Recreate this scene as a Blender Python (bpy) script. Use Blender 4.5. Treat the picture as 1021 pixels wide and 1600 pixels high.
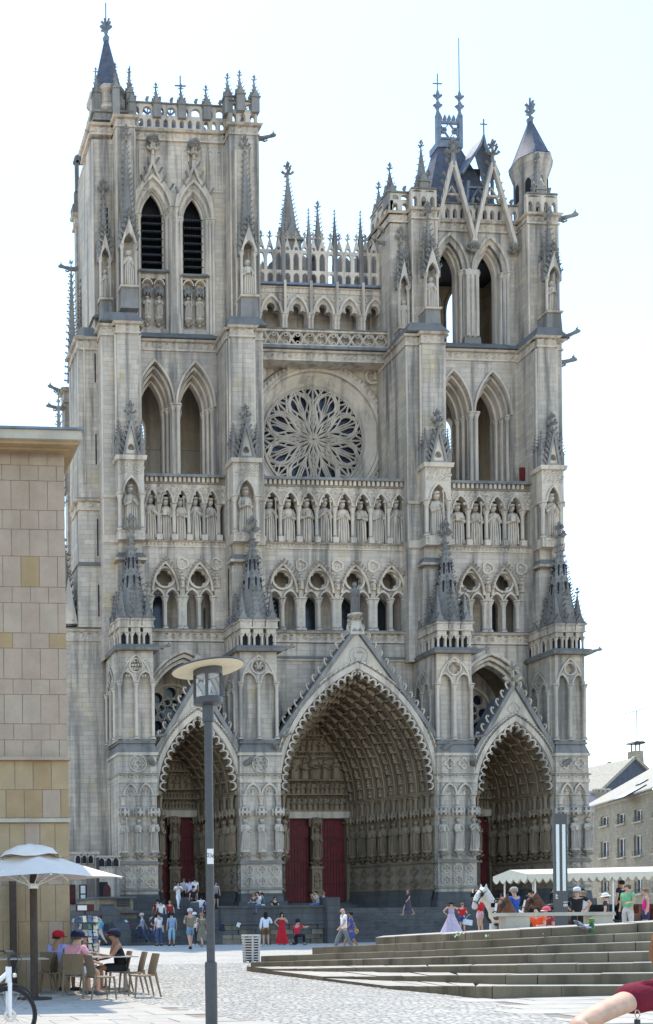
import bpy, bmesh, math, random
from mathutils import Vector, Matrix
from mathutils.geometry import tessellate_polygon
for o in list(bpy.data.objects): bpy.data.objects.remove(o)
S=bpy.context.scene; COL=S.collection
PI=math.pi; rad=math.radians
# ---------------------------------------------------------------- camera (shift lens, eye height 1.6 m)
F=1540.; PSI=rad(4.2); RHO=rad(.63); PPX=-117.; PPY=1439.; EYE=1.6
RT=Vector((math.cos(PSI),-math.sin(PSI),0)); UP=Vector((0,0,1)); FW=Vector((math.sin(PSI),math.cos(PSI),0))
cd=bpy.data.cameras.new('camera'); cam=bpy.data.objects.new('camera',cd); COL.objects.link(cam)
cd.sensor_fit='AUTO'; cd.sensor_width=36; cd.lens=36*F/1600
cd.shift_x=(510.5-PPX)/1600; cd.shift_y=(PPY-800)/1600; cd.clip_start=.1; cd.clip_end=2000
cr=RT*math.cos(RHO)-UP*math.sin(RHO); cu=RT*math.sin(RHO)+UP*math.cos(RHO)
mw=Matrix.Identity(4)
for i in range(3): mw[i][0]=cr[i]; mw[i][1]=cu[i]; mw[i][2]=-FW[i]
mw[2][3]=EYE; cam.matrix_world=mw; S.camera=cam
# ---------------------------------------------------------------- sky, sun, exposure
SUN_EL=rad(66); SUN_AZ=rad(9)          # behind the cathedral, azimuth from +Y towards +X
W=bpy.data.worlds.new('World'); S.world=W; W.use_nodes=True
nt=W.node_tree; bg=nt.nodes['Background']
sk=nt.nodes.new('ShaderNodeTexSky'); sk.sky_type='NISHITA'; sk.sun_disc=False
sk.sun_elevation=SUN_EL; sk.sun_rotation=SUN_AZ; sk.air_density=1.6; sk.dust_density=.35; sk.ozone_density=3.5
nt.links.new(sk.outputs[0],bg.inputs[0]); bg.inputs[1].default_value=.15
sl=bpy.data.lights.new('sun','SUN'); sl.energy=2.3; sl.angle=rad(.53); sl.color=(1,.91,.76)
so=bpy.data.objects.new('sun',sl); COL.objects.link(so)
sd=Vector((math.sin(SUN_AZ)*math.cos(SUN_EL),math.cos(SUN_AZ)*math.cos(SUN_EL),math.sin(SUN_EL)))
so.rotation_euler=sd.to_track_quat('Z','Y').to_euler(); so.location=sd*200
S.view_settings.view_transform='Standard'; S.view_settings.look='None'; S.view_settings.gamma=1
S.view_settings.use_curve_mapping=False; S.view_settings.exposure=1.30
# ---------------------------------------------------------------- measuring: a photo point at a known depth, or on level ground, in metres
def _ray(px,py):
    u=px-PPX; w=PPY-py
    a=u*math.cos(RHO)+w*math.sin(RHO); b=-u*math.sin(RHO)+w*math.cos(RHO)
    return RT*a+FW*F+UP*b
def at(px,py,Y):
    d=_ray(px,py); t=Y/d.y; return Vector((d.x*t,Y,d.z*t+EYE))
def ground(px,py,z=0.):
    d=_ray(px,py); t=(z-EYE)/d.z; return Vector((d.x*t,d.y*t,z))
def AX(px,py,Y): return at(px,py,Y).x
def AZ(px,py,Y): return at(px,py,Y).z
# ---------------------------------------------------------------- materials
def rgb(*c): return (c[0],c[1],c[2],1)
class NT:
    def __init__(s,name):
        s.m=bpy.data.materials.new(name); s.m.use_nodes=True; s.t=s.m.node_tree; s.b=s.t.nodes['Principled BSDF']
    def n(s,t,**k):
        x=s.t.nodes.new('ShaderNode'+t)
        for a,v in k.items(): setattr(x,a,v)
        return x
    def l(s,a,b): s.t.links.new(a,b)
    def noise(s,vec,scale,det=4,rough=.55,sc=None):
        if sc:
            mp=s.n('Mapping'); mp.inputs['Scale'].default_value=sc; s.l(vec,mp.inputs[0]); vec=mp.outputs[0]
        x=s.n('TexNoise'); x.inputs['Scale'].default_value=scale; x.inputs['Detail'].default_value=det; x.inputs['Roughness'].default_value=rough
        s.l(vec,x.inputs['Vector']); return x.outputs[0]
    def ramp(s,fac,stops):
        x=s.n('ValToRGB'); e=x.color_ramp.elements
        while len(e)<len(stops): e.new(.5)
        for i,(p,c) in enumerate(stops):
            e[i].position=p; e[i].color=rgb(*c) if not isinstance(c,(int,float)) else (c,c,c,1)
        s.l(fac,x.inputs[0]); return x.outputs[0]
    def mix(s,f,a,b,mode='MIX'):
        x=s.n('Mix',data_type='RGBA',blend_type=mode)
        if isinstance(f,(int,float)): x.inputs[0].default_value=f
        else: s.l(f,x.inputs[0])
        for i,v in ((6,a),(7,b)):
            if isinstance(v,tuple): x.inputs[i].default_value=rgb(*v)
            else: s.l(v,x.inputs[i])
        return x.outputs[2]
    def math(s,op,a,b=0.):
        x=s.n('Math',operation=op)
        for i,v in ((0,a),(1,b)):
            if isinstance(v,(int,float)): x.inputs[i].default_value=v
            else: s.l(v,x.inputs[i])
        return x.outputs[0]
    def bump(s,h,st=.4,d=.02):
        x=s.n('Bump'); x.inputs['Strength'].default_value=st; x.inputs['Distance'].default_value=d
        s.l(h,x.inputs['Height']); s.l(x.outputs[0],s.b.inputs['Normal'])
MAT={}
def simple(name,c,rough=.7,var=.12,scale=6,metal=0.,bump=.0,spec=.4):
    N=NT(name); g=N.n('NewGeometry'); v=g.outputs['Position']
    a=N.noise(v,scale,4)
    col=N.ramp(a,[(.3,tuple(max(0,x*(1-var)) for x in c)),(.7,tuple(min(1,x*(1+var)) for x in c))])
    N.l(col,N.b.inputs['Base Color']); N.b.inputs['Roughness'].default_value=rough; N.b.inputs['Metallic'].default_value=metal
    N.b.inputs['Specular IOR Level'].default_value=spec
    if bump: N.bump(N.noise(v,scale*6,3),bump,.01)
    MAT[name]=N.m; return N.m
def stone(name,base,alt,dark,blocks=True,dirt=.5,crust=1.,bw=.85,bh=.36,warm=None):
    N=NT(name); g=N.n('NewGeometry'); P=g.outputs['Position']; Nn=g.outputs['Normal']
    sp=N.n('SeparateXYZ'); N.l(P,sp.inputs[0])
    big=N.noise(P,.23,5,.6); fine=N.noise(P,2.2,6,.65); streak=N.noise(P,1.,5,.6,(1.5,1.5,.10)); grain=N.noise(P,14,4,.6)
    col=N.mix(N.ramp(big,[(.35,0),(.65,1)]),base,alt)
    if warm: col=N.mix(N.ramp(N.noise(P,.55,3),[(.58,0),(.72,1)]),col,warm)
    h=fine
    if blocks:
        cx=N.math('ADD',sp.outputs[0],sp.outputs[1]); cb=N.n('CombineXYZ'); N.l(cx,cb.inputs[0]); N.l(sp.outputs[2],cb.inputs[1])
        br=N.n('TexBrick'); N.l(cb.outputs[0],br.inputs['Vector']); br.inputs['Scale'].default_value=1
        br.inputs['Brick Width'].default_value=bw; br.inputs['Row Height'].default_value=bh; br.inputs['Mortar Size'].default_value=.011
        br.inputs['Mortar Smooth'].default_value=.3; br.inputs['Color1'].default_value=(.74,.735,.735,1); br.inputs['Color2'].default_value=(1.0,1.0,1.0,1); br.inputs['Mortar'].default_value=(.5,.49,.47,1)
        col=N.mix(.8,col,br.outputs[0],'MULTIPLY')
    col=N.mix(N.math('MULTIPLY',N.ramp(fine,[(.38,1),(.62,0)]),.30),col,tuple(x*.55 for x in base))
    soot=N.noise(P,.16,6,.65,(1,1,.45)); col=N.mix(N.math('MULTIPLY',N.ramp(soot,[(.52,0),(.70,1)]),dirt*.55),col,tuple(x*1.3 for x in dark))
    col=N.mix(N.math('MULTIPLY',N.ramp(streak,[(.47,0),(.66,1)]),dirt),col,dark)
    n2=N.n('SeparateXYZ'); N.l(Nn,n2.inputs[0])
    up=N.ramp(n2.outputs[2],[(.15,0),(.55,1)])
    cr=N.math('MULTIPLY',up,N.ramp(fine,[(.25,.55),(.55,1)]))
    col=N.mix(N.math('MULTIPLY',cr,crust),col,tuple(x*1.25 for x in dark))
    N.l(col,N.b.inputs['Base Color']); N.b.inputs['Roughness'].default_value=.92; N.b.inputs['Specular IOR Level'].default_value=.15
    hh=N.math('ADD',N.math('MULTIPLY',fine,.7),N.math('MULTIPLY',grain,.3))
    if blocks: hh=N.math('SUBTRACT',hh,N.math('MULTIPLY',br.outputs['Fac'],.5))
    N.bump(hh,.55,.05)
    MAT[name]=N.m; return N.m
stone('ashlar',(.67,.565,.455),(.50,.445,.385),(.15,.14,.13),True,.9,.95,warm=(.60,.49,.32))
stone('carved',(.68,.575,.465),(.50,.445,.38),(.12,.11,.10),False,.62,1.0)
stone('crust',(.32,.30,.275),(.20,.19,.178),(.08,.077,.074),False,.65,.7)
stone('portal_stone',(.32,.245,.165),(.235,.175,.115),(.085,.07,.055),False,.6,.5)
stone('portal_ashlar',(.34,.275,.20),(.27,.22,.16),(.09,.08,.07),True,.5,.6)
stone('pale_stone',(.63,.54,.43),(.52,.46,.385),(.16,.15,.14),False,.45,.7,warm=(.55,.45,.28))
stone('blue_plinth',(.15,.147,.145),(.105,.104,.104),(.045,.045,.045),True,.45,.5,1.3,.45)
stone('panel_stone',(.41,.315,.235),(.385,.30,.235),(.21,.155,.10),False,.18,.1)
stone('panel_stone_light',(.42,.335,.25),(.39,.315,.245),(.22,.17,.12),False,.18,.1)
stone('panel_stone_gold',(.38,.265,.145),(.35,.25,.15),(.2,.14,.07),False,.25,.1)
stone('panel_tan',(.41,.305,.18),(.37,.285,.18),(.22,.16,.09),False,.2,.1)
stone('house_stone',(.42,.36,.27),(.36,.31,.24),(.2,.18,.15),True,.3,.4,.6,.3)
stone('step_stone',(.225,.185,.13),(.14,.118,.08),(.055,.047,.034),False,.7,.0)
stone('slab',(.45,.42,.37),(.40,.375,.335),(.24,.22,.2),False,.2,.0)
stone('cobble',(.50,.465,.41),(.43,.40,.355),(.27,.255,.23),False,.2,.0)
stone('bench_stone',(.50,.45,.36),(.44,.40,.33),(.22,.2,.17),False,.35,.2)
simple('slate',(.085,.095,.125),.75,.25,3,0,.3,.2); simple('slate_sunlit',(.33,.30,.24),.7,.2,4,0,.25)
simple('lead',(.17,.19,.225),.5,.25,3,.2,.2); simple('zinc',(.42,.43,.43),.4,.12,3,.3,.1)
simple('door_red',(.115,.011,.014),.65,.3,3,0,.3); simple('door_rib',(.06,.006,.008),.6,.2,3)
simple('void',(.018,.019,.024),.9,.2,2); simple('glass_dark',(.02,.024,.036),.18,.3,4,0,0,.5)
simple('louver_wood',(.05,.05,.058),.85,.4,5,0,.2); simple('iron',(.03,.03,.034),.55,.2,10)
simple('paint_grey',(.058,.059,.064),.42,.12,12,0,.05); simple('lamp_under',(.68,.60,.42),.55,.08,7)
simple('brown_post',(.045,.028,.02),.6,.3,8); simple('canvas',(.70,.61,.52),.9,.05,3,0,.05)
simple('plastic_taupe',(.19,.14,.088),.5,.1,20); simple('table_top',(.42,.39,.35),.35,.08,9); simple('white_metal',(.75,.75,.75),.35,.04,9)
simple('chrome',(.55,.55,.56),.28,.1,14,.85); simple('rubber',(.018,.018,.02),.7,.2,30); simple('wood_red',(.15,.045,.022),.5,.35,6)
simple('skin_a',(.50,.29,.20),.55,.06,9); simple('skin_b',(.28,.145,.085),.55,.06,9); simple('skin_c',(.56,.35,.24),.5,.13,22,0,.15)
simple('awning',(.62,.57,.46),.85,.05,4); simple('bin_metal',(.46,.46,.45),.42,.12,9,.4); simple('frame_white',(.72,.71,.68),.5,.05,9)
simple('joint_dark',(.24,.20,.16),.9,.2,5); simple('horse_white',(.58,.55,.50),.8,.14,5); simple('horse_brown',(.11,.045,.022),.7,.3,5); simple('horse_black',(.02,.016,.014),.6,.3,5)
def cloth(c,rough=.85):
    k='cloth_%03d_%03d_%03d'%tuple(int(x*999) for x in c)
    if k not in MAT:
        simple(k,c,rough,.16,9,0,0,.2); m=MAT[k]; t=m.node_tree; g=t.nodes.new('ShaderNodeNewGeometry'); x=t.nodes.new('ShaderNodeTexNoise'); x.inputs['Scale'].default_value=11; x.inputs['Detail'].default_value=3; b=t.nodes.new('ShaderNodeBump'); b.inputs['Strength'].default_value=.7; b.inputs['Distance'].default_value=.03
        t.links.new(g.outputs['Position'],x.inputs['Vector']); t.links.new(x.outputs[0],b.inputs['Height']); t.links.new(b.outputs[0],t.nodes['Principled BSDF'].inputs['Normal'])
    return MAT[k]
N=NT('glass_clear'); N.b.inputs['Base Color'].default_value=rgb(.9,.93,.95); N.b.inputs['Roughness'].default_value=.03; N.b.inputs['Alpha'].default_value=.12; MAT['glass_clear']=N.m
# ---------------------------------------------------------------- mesh builder
class MB:
    def __init__(s): s.v=[]; s.f=[]; s.mi=[]; s.T=None; s.cm=0
    def add(s,vs,fs,m=None):
        b=len(s.v); T=s.T
        s.v.extend([tuple(T@Vector(v)) for v in vs] if T else [tuple(v) for v in vs])
        s.f.extend([tuple(b+i for i in f) for f in fs]); s.mi.extend([s.cm if m is None else m]*len(fs))
    def box(s,x0,x1,y0,y1,z0,z1,m=None):
        s.add([(x0,y0,z0),(x1,y0,z0),(x1,y1,z0),(x0,y1,z0),(x0,y0,z1),(x1,y0,z1),(x1,y1,z1),(x0,y1,z1)],
              [(0,1,5,4),(1,2,6,5),(2,3,7,6),(3,0,4,7),(4,5,6,7),(3,2,1,0)],m)
    def frus(s,x0,x1,y0,y1,z0,z1,t,m=None,tb=0):      # box whose top is inset by t (front/left/right), tb at the back
        s.add([(x0,y0,z0),(x1,y0,z0),(x1,y1,z0),(x0,y1,z0),(x0+t,y0+t,z1),(x1-t,y0+t,z1),(x1-t,y1-tb,z1),(x0+t,y1-tb,z1)],
              [(0,1,5,4),(1,2,6,5),(2,3,7,6),(3,0,4,7),(4,5,6,7),(3,2,1,0)],m)
    def prism(s,poly,y0,y1,holes=(),m=None,back=False):   # polygon (x,z), counter-clockwise from the front, with holes
        loops=[list(poly)]+[list(h) for h in holes]
        flat=[p for L in loops for p in L]
        tris=tessellate_polygon([[Vector((p[0],p[1],0)) for p in L] for L in loops])
        n=len(flat); vs=[(p[0],y0,p[1]) for p in flat]+[(p[0],y1,p[1]) for p in flat]; fs=[]
        for t in tris:
            a,b,c=[flat[i] for i in t]
            if (b[0]-a[0])*(c[1]-a[1])-(b[1]-a[1])*(c[0]-a[0])<0: t=(t[0],t[2],t[1])
            fs.append(tuple(t))
            if back: fs.append((t[0]+n,t[2]+n,t[1]+n))
        o=0
        for k,L in enumerate(loops):
            N_=len(L); ar=sum(L[i][0]*L[(i+1)%N_][1]-L[(i+1)%N_][0]*L[i][1] for i in range(N_))
            fl=(ar<0)!=(k>0)
            for i in range(N_):
                a=o+i; b=o+(i+1)%N_
                fs.append((a,b,b+n,a+n) if fl else (b,a,a+n,b+n))
            o+=N_
        s.add(vs,fs,m)
    def ring(s,outer,inner,y0,y1,closed=True,m=None,caps=True):  # band between two (x,z) polylines of equal length
        n=len(outer); vs=[(p[0],y0,p[1]) for p in outer]+[(p[0],y0,p[1]) for p in inner]+[(p[0],y1,p[1]) for p in outer]+[(p[0],y1,p[1]) for p in inner]
        fs=[]
        for i in range(n if closed else n-1):
            j=(i+1)%n
            fs+=[(i,j,n+j,n+i),(n+i,n+j,3*n+j,3*n+i),(j,i,2*n+i,2*n+j)]
        if not closed and caps: fs+=[(0,n,3*n,2*n),(n-1,3*n-1,4*n-1,2*n-1)]
        s.add(vs,fs,m)
    def lathe(s,x,y,z,prof,n=8,m=None,sx=1,sy=1,ph=0.,cap=True):
        vs=[];fs=[]
        for r,h in prof:
            for k in range(n):
                a=2*PI*(k+ph)/n; vs.append((x+r*sx*math.cos(a),y+r*sy*math.sin(a),z+h))
        for i in range(len(prof)-1):
            for k in range(n):
                j=(k+1)%n; fs.append((i*n+k,i*n+j,(i+1)*n+j,(i+1)*n+k))
        if cap: fs.append(tuple(range(n-1,-1,-1))); fs.append(tuple((len(prof)-1)*n+k for k in range(n)))
        s.add(vs,fs,m)
    def tube(s,pts,r,n=6,m=None,closed=False):
        P=[Vector(p) for p in pts]; L=len(P); vs=[];fs=[]
        rr=r if isinstance(r,(list,tuple)) else [r]*L
        prev=None
        for i,p in enumerate(P):
            if closed: t=P[(i+1)%L]-P[i-1]
            else: t=P[min(i+1,L-1)]-P[max(i-1,0)]
            t=t.normalized() if t.length>1e-9 else Vector((0,0,1))
            u=prev if prev else (Vector((0,0,1)) if abs(t.z)<.9 else Vector((1,0,0)))
            u=(u-t*u.dot(t)); u=u.normalized() if u.length>1e-6 else t.orthogonal().normalized()
            prev=u; w=t.cross(u)
            for k in range(n):
                a=2*PI*(k+.5)/n; q=p+(u*math.cos(a)+w*math.sin(a))*rr[i]; vs.append(tuple(q))
        for i in range(L if closed else L-1):
            i2=(i+1)%L
            for k in range(n):
                j=(k+1)%n; fs.append((i*n+k,i*n+j,i2*n+j,i2*n+k))
        if not closed: fs.append(tuple(range(n-1,-1,-1))); fs.append(tuple((L-1)*n+k for k in range(n)))
        s.add(vs,fs,m)
    def bar(s,a,b,w,d,m=None):                           # rectangular bar between two points
        a=Vector(a);b=Vector(b);t=(b-a).normalized(); u=t.cross(Vector((0,1,0)))
        u=u.normalized() if u.length>1e-4 else Vector((1,0,0)); v=t.cross(u)
        vs=[]
        for p in (a,b):
            for sx,sy in ((-1,-1),(1,-1),(1,1),(-1,1)): vs.append(tuple(p+u*sx*w/2+v*sy*d/2))
        s.add(vs,[(0,1,5,4),(1,2,6,5),(2,3,7,6),(3,0,4,7),(4,5,6,7),(3,2,1,0)],m)
    def build(s,name,mats,parent=None,smooth=40,fix=False):
        me=bpy.data.meshes.new(name); me.from_pydata(s.v,[],s.f)
        if isinstance(mats,str): mats=[mats]
        for m in mats: me.materials.append(MAT[m] if isinstance(m,str) else m)
        if len(mats)>1: me.polygons.foreach_set('material_index',s.mi)
        if fix:
            bm=bmesh.new(); bm.from_mesh(me); bmesh.ops.recalc_face_normals(bm,faces=bm.faces); bm.to_mesh(me); bm.free()
        if smooth:
            me.shade_smooth(); me.set_sharp_from_angle(angle=rad(smooth))
        me.update(); return link(name,me,parent)
def link(name,me,parent=None,loc=None):
    o=bpy.data.objects.new(name,me); COL.objects.link(o)
    if parent is not None: o.parent=parent; o.matrix_parent_inverse=wm(parent).inverted()
    if loc is not None: o.location=loc
    return o
def wm(o): return o.matrix_basis.copy() if o.parent is None else wm(o.parent)@o.matrix_parent_inverse@o.matrix_basis
def tag(o,label=None,cat=None,group=None,kind=None):
    if label: o['label']=label
    if cat: o['category']=cat
    if group: o['group']=group
    if kind: o['kind']=kind
    return o
def empty(name,loc=(0,0,0),rz=0.):
    o=bpy.data.objects.new(name,None); COL.objects.link(o); o.location=loc; o.rotation_euler=(0,0,rz); return o
def sub(name,me,parent):                                 # child in the parent's own local space
    o=bpy.data.objects.new(name,me); COL.objects.link(o); o.parent=parent; return o
# ---------------------------------------------------------------- gothic vocabulary
RND=random.Random(11)
def arch(a,h,n=8,cx=0.,z=0.):                            # pointed arch, left springing to right springing
    if h<=a*1.001: return [(cx-a*math.cos(PI*i/(2*n)),z+h*math.sin(PI*i/(2*n))) for i in range(2*n+1)]
    c=(h*h-a*a)/(2*a); Rr=a+c; t1=math.asin(h/Rr); L=[]
    for i in range(n+1):
        t=t1*i/n; L.append((c-Rr*math.cos(t),Rr*math.sin(t)))
    L=L+[(-x,y) for x,y in reversed(L[:-1])]
    return [(cx+x,z+y) for x,y in L]
def opening(x0,x1,z0,zs,h,n=6):                          # window outline, counter-clockwise
    A=arch((x1-x0)/2,h,n,(x0+x1)/2,zs); return [(x0,z0),(x1,z0)]+A[::-1]
def band(mb,cx,zs,a,h,w,y0,y1,n=10,zf=None,m=None):      # projecting pointed-arch moulding of width w, legs down to zf
    I=arch(a,h,n,cx,zs); O=arch(a+w,h+w*1.35,n,cx,zs)
    if zf is not None: I=[(cx-a,zf)]+I+[(cx+a,zf)]; O=[(cx-a-w,zf)]+O+[(cx+a+w,zf)]
    mb.ring(O,I,y0,y1,False,m)
def circ(cx,cz,r,n=20): return [(cx+r*math.cos(2*PI*i/n),cz+r*math.sin(2*PI*i/n)) for i in range(n)]
def foil(cx,cz,r,k=4,n=32,dep=.28,ph=0.):
    L=[]
    for i in range(n):
        t=2*PI*i/n; q=abs(math.cos(k*(t+ph)/2)); L.append((cx+r*(1-dep+dep*q**.7)*math.cos(t),cz+r*(1-dep+dep*q**.7)*math.sin(t)))
    return L
def colonnette(mb,x,y,z0,z1,r,n=8,cap=True,m=None):
    c=min(.55,r*4); p=[(r*1.7,0),(r*1.7,r*.8),(r*1.3,r*1.4),(r,r*2.2),(r,z1-z0-c)]
    if cap: p+=[(r*1.15,z1-z0-c),(r*1.05,z1-z0-c*.85),(r*1.9,z1-z0-c*.28),(r*1.5,z1-z0-c*.25),(r*2.1,z1-z0-c*.18),(r*2.1,z1-z0)]
    else: p+=[(r,z1-z0)]
    mb.lathe(x,y,z0,p,n,m)
def leafs(mb,x0,x1,y,z0,z1,step=.22,d=.12,rows=1,m=None):  # band of carved leaves
    n=max(1,int((x1-x0)/step)); hz=(z1-z0)/rows
    for r in range(rows):
        for i in range(n):
            cx=x0+(i+.5+(.5 if r%2 else 0)*.8)*(x1-x0)/n; cz=z0+(r+.5)*hz+RND.uniform(-.1,.1)*hz; w=(x1-x0)/n*RND.uniform(.3,.52); h=hz*RND.uniform(.32,.5); e=d*RND.uniform(.6,1.2); k=RND.uniform(-.35,.35)*w
            mb.add([(cx-w,y,cz-h*.4),(cx,y,cz-h),(cx+w,y,cz-h*.4),(cx+w*.8,y,cz+h*.7),(cx,y,cz+h),(cx-w*.8,y,cz+h*.7),(cx+k,y-e,cz+h*.25),(cx-k,y-e*.5,cz-h*.4)],
                   [(0,1,7),(1,2,7),(2,6,7),(2,3,6),(3,4,6),(4,5,6),(5,0,6),(0,7,6)],m)
def frieze(mb,x0,x1,y,z0,z1,out=.16,back=.6,m=None):      # cornice: lower fillet, leaf hollow, upper fillet
    h=z1-z0; mb.box(x0-out*.3,x1+out*.3,y-out*.3,y+back,z0,z0+h*.14,m); mb.box(x0,x1,y,y+back,z0+h*.14,z0+h*.74,m)
    leafs(mb,x0,x1,y-.002,z0+h*.14,z0+h*.74,h*.55,out*.8,1,m)
    mb.frus(x0-out*.6,x1+out*.6,y-out*.6,y+back,z0+h*.74,z0+h*.86,-out*.4,m); mb.frus(x0-out,x1+out,y-out,y+back,z0+h*.86,z1,out*.5,m)
def crocket(mb,p,d,s,m=None):                             # curled leaf growing from p in direction d
    p=Vector(p); d=Vector(d).normalized(); up=Vector((0,0,1))
    mb.tube([p-d*s*.3,p+d*s*.5+up*s*.12,p+d*s*.95+up*s*.45,p+d*s*.72+up*s*.75],[s*.26,s*.24,s*.30,s*.10],5,m)
def hook(mb,p,d,s,m=None):                                # slender curled crocket on a gable
    p=Vector(p); d=Vector(d).normalized(); up=Vector((0,0,1)); t=d.cross(Vector((0,1,0))); t=t if t.z>0 else -t
    mb.tube([p-d*s*.15,p+d*s*.35+t*s*.05,p+d*s*.72+t*s*.28,p+d*s*.82+t*s*.58,p+d*s*.60+t*s*.72,p+d*s*.48+t*s*.55],[s*.15,s*.12,s*.12,s*.12,s*.13,s*.07],6,m)
def finial(mb,x,y,z,s,m=None):
    mb.lathe(x,y,z,[(s*.12,0),(s*.10,s*.5),(s*.2,s*.55),(s*.09,s*.65),(s*.08,s*1.1),(s*.16,s*1.2),(s*.05,s*1.5)],6,m)
    for k in range(4):
        a=k*PI/2+.0; crocket(mb,(x+.1*s*math.cos(a),y+.1*s*math.sin(a),z+s*.5),(math.cos(a),math.sin(a),0),s*.36,m)
        crocket(mb,(x+.07*s*math.cos(a),y+.07*s*math.sin(a),z+s*1.05),(math.cos(a),math.sin(a),0),s*.24,m)
def spire(mb,x,y,z,r,h,n=8,step=.5,cs=.2,fin=None,m=None):
    mb.lathe(x,y,z,[(r,0),(r*.06,h)],n,m,ph=.5)
    k=int(h/step)
    for i in range(k):
        t=(i+.4)/k
        for e in range(n):
            a=2*PI*(e+.5)/n; q=r*(1-t*.94); crocket(mb,(x+q*math.cos(a),y+q*math.sin(a),z+h*t),(math.cos(a),math.sin(a),.15),cs*(1-.35*t),m)
    if fin: finial(mb,x,y,z+h-fin*.1,fin,m)
def pinnacle(mb,x,y,z,w,hs,hp,step=.4,cs=.14,m=None,gab=True):  # square shaft, four gablets, crocketed spirelet
    mb.box(x-w/2,x+w/2,y-w/2,y+w/2,z,z+hs,m); mb.box(x-w*.62,x+w*.62,y-w*.62,y+w*.62,z+hs-w*.12,z+hs,m)
    zz=z+hs
    if gab:
        g=w*.95; e=w*.03
        mb.add([(x-w*.5,y-w*.5-e,zz),(x+w*.5,y-w*.5-e,zz),(x,y-w*.5-e,zz+g),(x-w*.5,y+w*.5+e,zz),(x+w*.5,y+w*.5+e,zz),(x,y+w*.5+e,zz+g)],[(0,1,2),(4,3,5),(1,4,5,2),(3,0,2,5)],m)
        mb.add([(x-w*.5-e,y-w*.5,zz),(x-w*.5-e,y+w*.5,zz),(x-w*.5-e,y,zz+g),(x+w*.5+e,y-w*.5,zz),(x+w*.5+e,y+w*.5,zz),(x+w*.5+e,y,zz+g)],[(1,0,2),(3,4,5),(0,3,5,2),(4,1,2,5)],m)
    mb.lathe(x,y,zz,[(w*.56,0),(w*.05,hp)],4,m,ph=.5)
    k=max(2,int(hp/step))
    for i in range(k):
        t=(i+.5)/k
        for e in range(4):
            a=2*PI*(e+.5)/4; q=w*.56*(1-t*.92); crocket(mb,(x+q*math.cos(a),y+q*math.sin(a),zz+hp*t),(math.cos(a),math.sin(a),.1),cs*(1-.3*t),m)
    finial(mb,x,y,zz+hp*.97,w*.7,m)
def statue_mesh(name,seed,king=True,n=18,book=0,mat='carved'):
    rn=random.Random(seed); mb=MB()
    pr=[(0,.130,.098),(.03,.142,.108),(.12,.138,.104),(.25,.134,.10),(.38,.130,.098),(.5,.122,.092),(.58,.120,.09),(.66,.122,.092),(.73,.124,.092),(.775,.116,.086),(.805,.085,.07),(.822,.056,.056),(.838,.050,.052),(.853,.060,.068),(.875,.070,.080),(.905,.076,.084),(.935,.076,.084),(.955,.070,.078)]
    pr+=[(.956,.084,.09),(.99,.090,.096),(.993,.06,.066),(1.0,.03,.03)] if king else [(.975,.056,.062),(.99,.034,.036),(.997,.01,.01)]
    k=rn.choice([7,8,9]); ph=rn.uniform(0,6); lean=rn.uniform(-.02,.02); vs=[];fs=[]
    for z,a,b in pr:
        f=max(0,1-z/.8)
        for i in range(n):
            t=2*PI*i/n; q=1+.17*f**.5*math.sin(k*t+ph+z*4)*(1 if math.sin(t)<.3 else .3)+.05*f*math.sin(3*t+z*9+ph)
            c=-.022*max(0,-math.sin(t))*(1 if .87<z<.93 else 0)
            vs.append((a*q*math.cos(t)+lean*math.sin(z*3.1),b*q*math.sin(t)+c,z))
    for i in range(len(pr)-1):
        for j in range(n): fs.append((i*n+j,i*n+(j+1)%n,(i+1)*n+(j+1)%n,(i+1)*n+j))
    fs.append(tuple(range(n-1,-1,-1))); fs.append(tuple((len(pr)-1)*n+j for j in range(n))); mb.add(vs,fs)
    for sd in (-1,1):
        up=rn.uniform(-.04,.10); mb.tube([(sd*.10,0,.775),(sd*.145,-.015,.66),(sd*.14,-.06,.57+up*.3),(sd*.05,-.135,.60+up)],[.045,.044,.042,.028],7)
        mb.lathe(sd*.05,-.13,.585+up,[(.012,0),(.028,.02),(.022,.05),(.008,.065)],6)
    if book==1: mb.box(-.075,.02,-.165,-.125,.56,.70)
    if book==2: mb.tube([(.10,-.15,.02),(.085,-.15,.95)],.012,6); mb.lathe(.085,-.15,.94,[(.01,0),(.03,.02),(.03,.05),(.005,.08)],6)
    for q in range(5):                                   # hanging mantle folds across the front
        x=-.09+q*.045; mb.tube([(x,-.095,.60),(x*1.15,-.115,.40),(x*1.25,-.11,.05)],[.008,.016,.014],5)
    me_o=mb.build(name,mat); me=me_o.data; bpy.data.objects.remove(me_o); return me
def fig(mb,x,y,z,h,n=7,tilt=0.,seat=False,m=None):         # small relief figure
    T0=mb.T; M=Matrix.Translation((x,y,z))@Matrix.Rotation(tilt,4,'Y')@Matrix.Diagonal((h,h,h,1)); mb.T=(T0@M) if T0 else M
    j=lambda s:RND.uniform(-s,s); dx=j(.03)
    pr=[(.19,0),(.20,.15),(.17,.42),(.19,.62),(.18,.70),(.09,.77),(.10,.82),(.13,.90),(.06,1.0)]
    if seat: pr=[(.2,0),(.23,.15),(.27,.34),(.18,.42),(.2,.62),(.18,.70),(.09,.77),(.13,.89),(.06,1.0)]
    mb.lathe(dx,0,0,pr,n,m,1,.85)
    mb.tube([(.15,0,.68),(.2,-.1,.5),(.02+j(.06),-.19,.5+j(.1))],.05,4,m); mb.tube([(-.15,0,.68),(-.2,-.1,.5),(-.04+j(.06),-.19,.5+j(.12))],.05,4,m)
    mb.T=T0
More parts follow.
